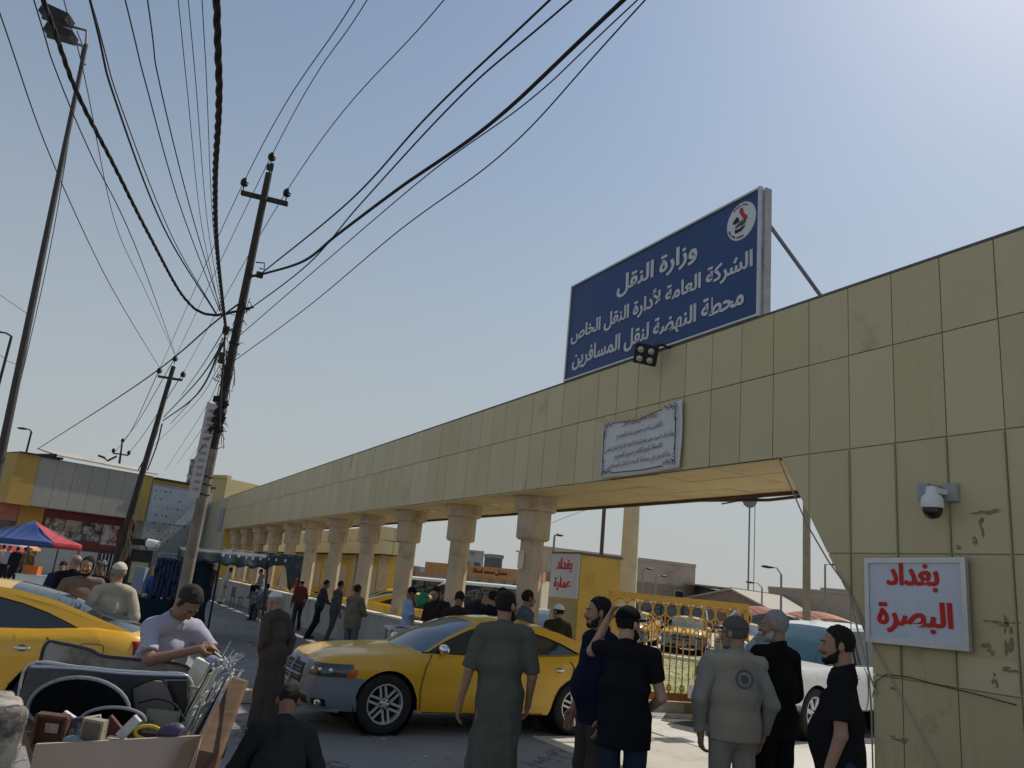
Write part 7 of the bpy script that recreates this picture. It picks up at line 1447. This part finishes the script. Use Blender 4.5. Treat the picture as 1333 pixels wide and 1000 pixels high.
# group behind the taxi roof
P('bearded young man in dark shirt leaning in left of the group behind the taxi', 577, 762, 14.4, head=165, wear='shirt', top=(.03, .022, .022), beard=BK, h=.013, seed=51, sleeve=.8, hyaw=-15, hpitch=18, skin=0, lean=8, leanx=6)
P('man in dark brown shirt seen from behind in the group behind the taxi', 599, 769, 13.4, head=-14, wear='shirt', top=(.035, .026, .022), h=.014, seed=53, sleeve=.8, hpitch=22, facial=False)
P('man with patterned black and white headcloth in the group behind the taxi', 624, 766, 15.2, head=172, wear='shirt', top=(.03, .03, .035), cap=('skull', (.03, .035, .05), (.62, .62, .64)), h=.014, seed=55, sleeve=1.9, hpitch=12, beard=BK)
P('heavy man in black shirt facing right in the group behind the taxi', 643, 768, 13.8, head=-58, wear='shirt', top=(.014, .014, .017), h=.014, seed=57, fat=1.12, skin=0, facial=False, hpitch=8)
P('dark haired man just behind the heavy man in the group by the taxi', 655, 764, 14.8, head=-66, wear='shirt', top=(.025, .025, .03), h=.016, seed=58, facial=False)
P('man in grey shirt half hidden right of the green robed man', 688, 767, 12.6, head=-70, wear='shirt', top=(.10, .11, .12), h=.014, seed=59, facial=False, sleeve=1.9)
P('man with white cap and dark olive shirt in front of the yellow pillar', 740, 791, 13.2, head=16, wear='shirt', top=(.035, .035, .022), low=(.02, .02, .02), cap=('cap', (.68, .68, .68)), h=.013, seed=61, sleeve=.8, hyaw=28, skin=0, pos=(7.35, 11.9, 0), H=1.74)
P('person in black standing on the lawn edge holding white bags', 868, 805, 34, head=150, wear='shirt', top=(.02, .02, .022), low=(.015, .015, .016), h=.03, seed=63, sleeve=1.9, H=1.62)
# people under the awning and at the market
P('man in white robe bending at the far end of the low wall', 289, 745, 36, head=-50, wear='thobe', top=(.42, .39, .32), sleeve=1.9, h=.028, seed=71, lean=18, H=1.70, pos=(6.2, 39.5, 0))
P('man in dark clothes beside the white robed man at the wall', 281, 739, 38, head=160, wear='shirt', top=(.05, .04, .035), h=.03, seed=72, H=1.74, pos=(5.9, 41.5, 0))
SIT = dict(pel=(0, 0, .50), hipL=(-.09, .02, .5), hipR=(.09, .02, .5), kneeL=(-.12, .42, .52), kneeR=(.12, .42, .52), ankL=(-.12, .42, .09), ankR=(.12, .42, .09), ch=(0, -.005, .77), nb=(0, -.02, 1.01), hd=(0, .015, 1.2), shL=(-.175, -.015, .975), shR=(.175, -.015, .975), elL=(-.24, .05, .72), elR=(.24, .05, .72), wrL=(-.12, .28, .62), wrR=(.12, .28, .62))
P('man with grey jacket and dark backpack sitting on the low wall', 322, 745, 33, head=80, wear='shirt', top=(.17, .18, .20), low=(.02, .02, .025), h=.026, seed=73, sleeve=1.9, H=1.7, pos=(7.25, 36.0, .48), pose=SIT, lean=14)
P('seated man in grey blue shirt on a plastic chair under the awning', 347, 760, 29, head=65, wear='shirt', top=(.12, .14, .18), low=(.03, .03, .03), h=.024, seed=75, sleeve=1.9, H=1.72, pos=(6.1, 29.45, 0), pose=SIT)
P('man in dark red shirt and white cap behind the old robed man', 378, 762, 25, head=40, wear='shirt', top=(.14, .035, .03), low=(.03, .03, .03), cap=('skull', (.6, .6, .58)), h=.022, seed=77, sleeve=1.9, H=1.6, pos=(6.5, 26.2, 0))
P('person in bright red top beyond the low wall near the awning post', 356, 742, 33, head=190, wear='shirt', top=(.45, .05, .04), h=.03, seed=78, pos=(9.0, 37.0, 0), H=1.66)
P('person seated low beyond the wall between two columns', 333, 752, 36, head=150, wear='shirt', top=(.3, .3, .3), h=.03, seed=79, pos=(9.2, 41.5, 0), H=1.6)
for i, (px, py, dep, tp__, hd_, lb) in enumerate(((12, 716, 36, (.35, .36, .38), 170, 'man in grey shirt in the market crowd, second from the left edge'), (24, 713, 35, (.02, .02, .025), 20, 'man in black carrying a bag in the market crowd under the umbrella'), (34, 715, 37, (.22, .16, .12), -40, 'man in brown in the market crowd nearest the white counter'), (4, 718, 38, (.5, .3, .28), 60, 'person in pink top at the left edge of the market crowd'), (38, 722, 33, (.16, .09, .05), 200, 'person in tan behind the white counter'), (19, 719, 42, (.5, .5, .52), 0, 'person in white further back in the market crowd'))):
    P(lb, px, py, dep, head=hd_, wear='shirt', top=tp__, low=(.02, .02, .025), h=.03, seed=80 + i, H=1.70, sleeve=1.9)
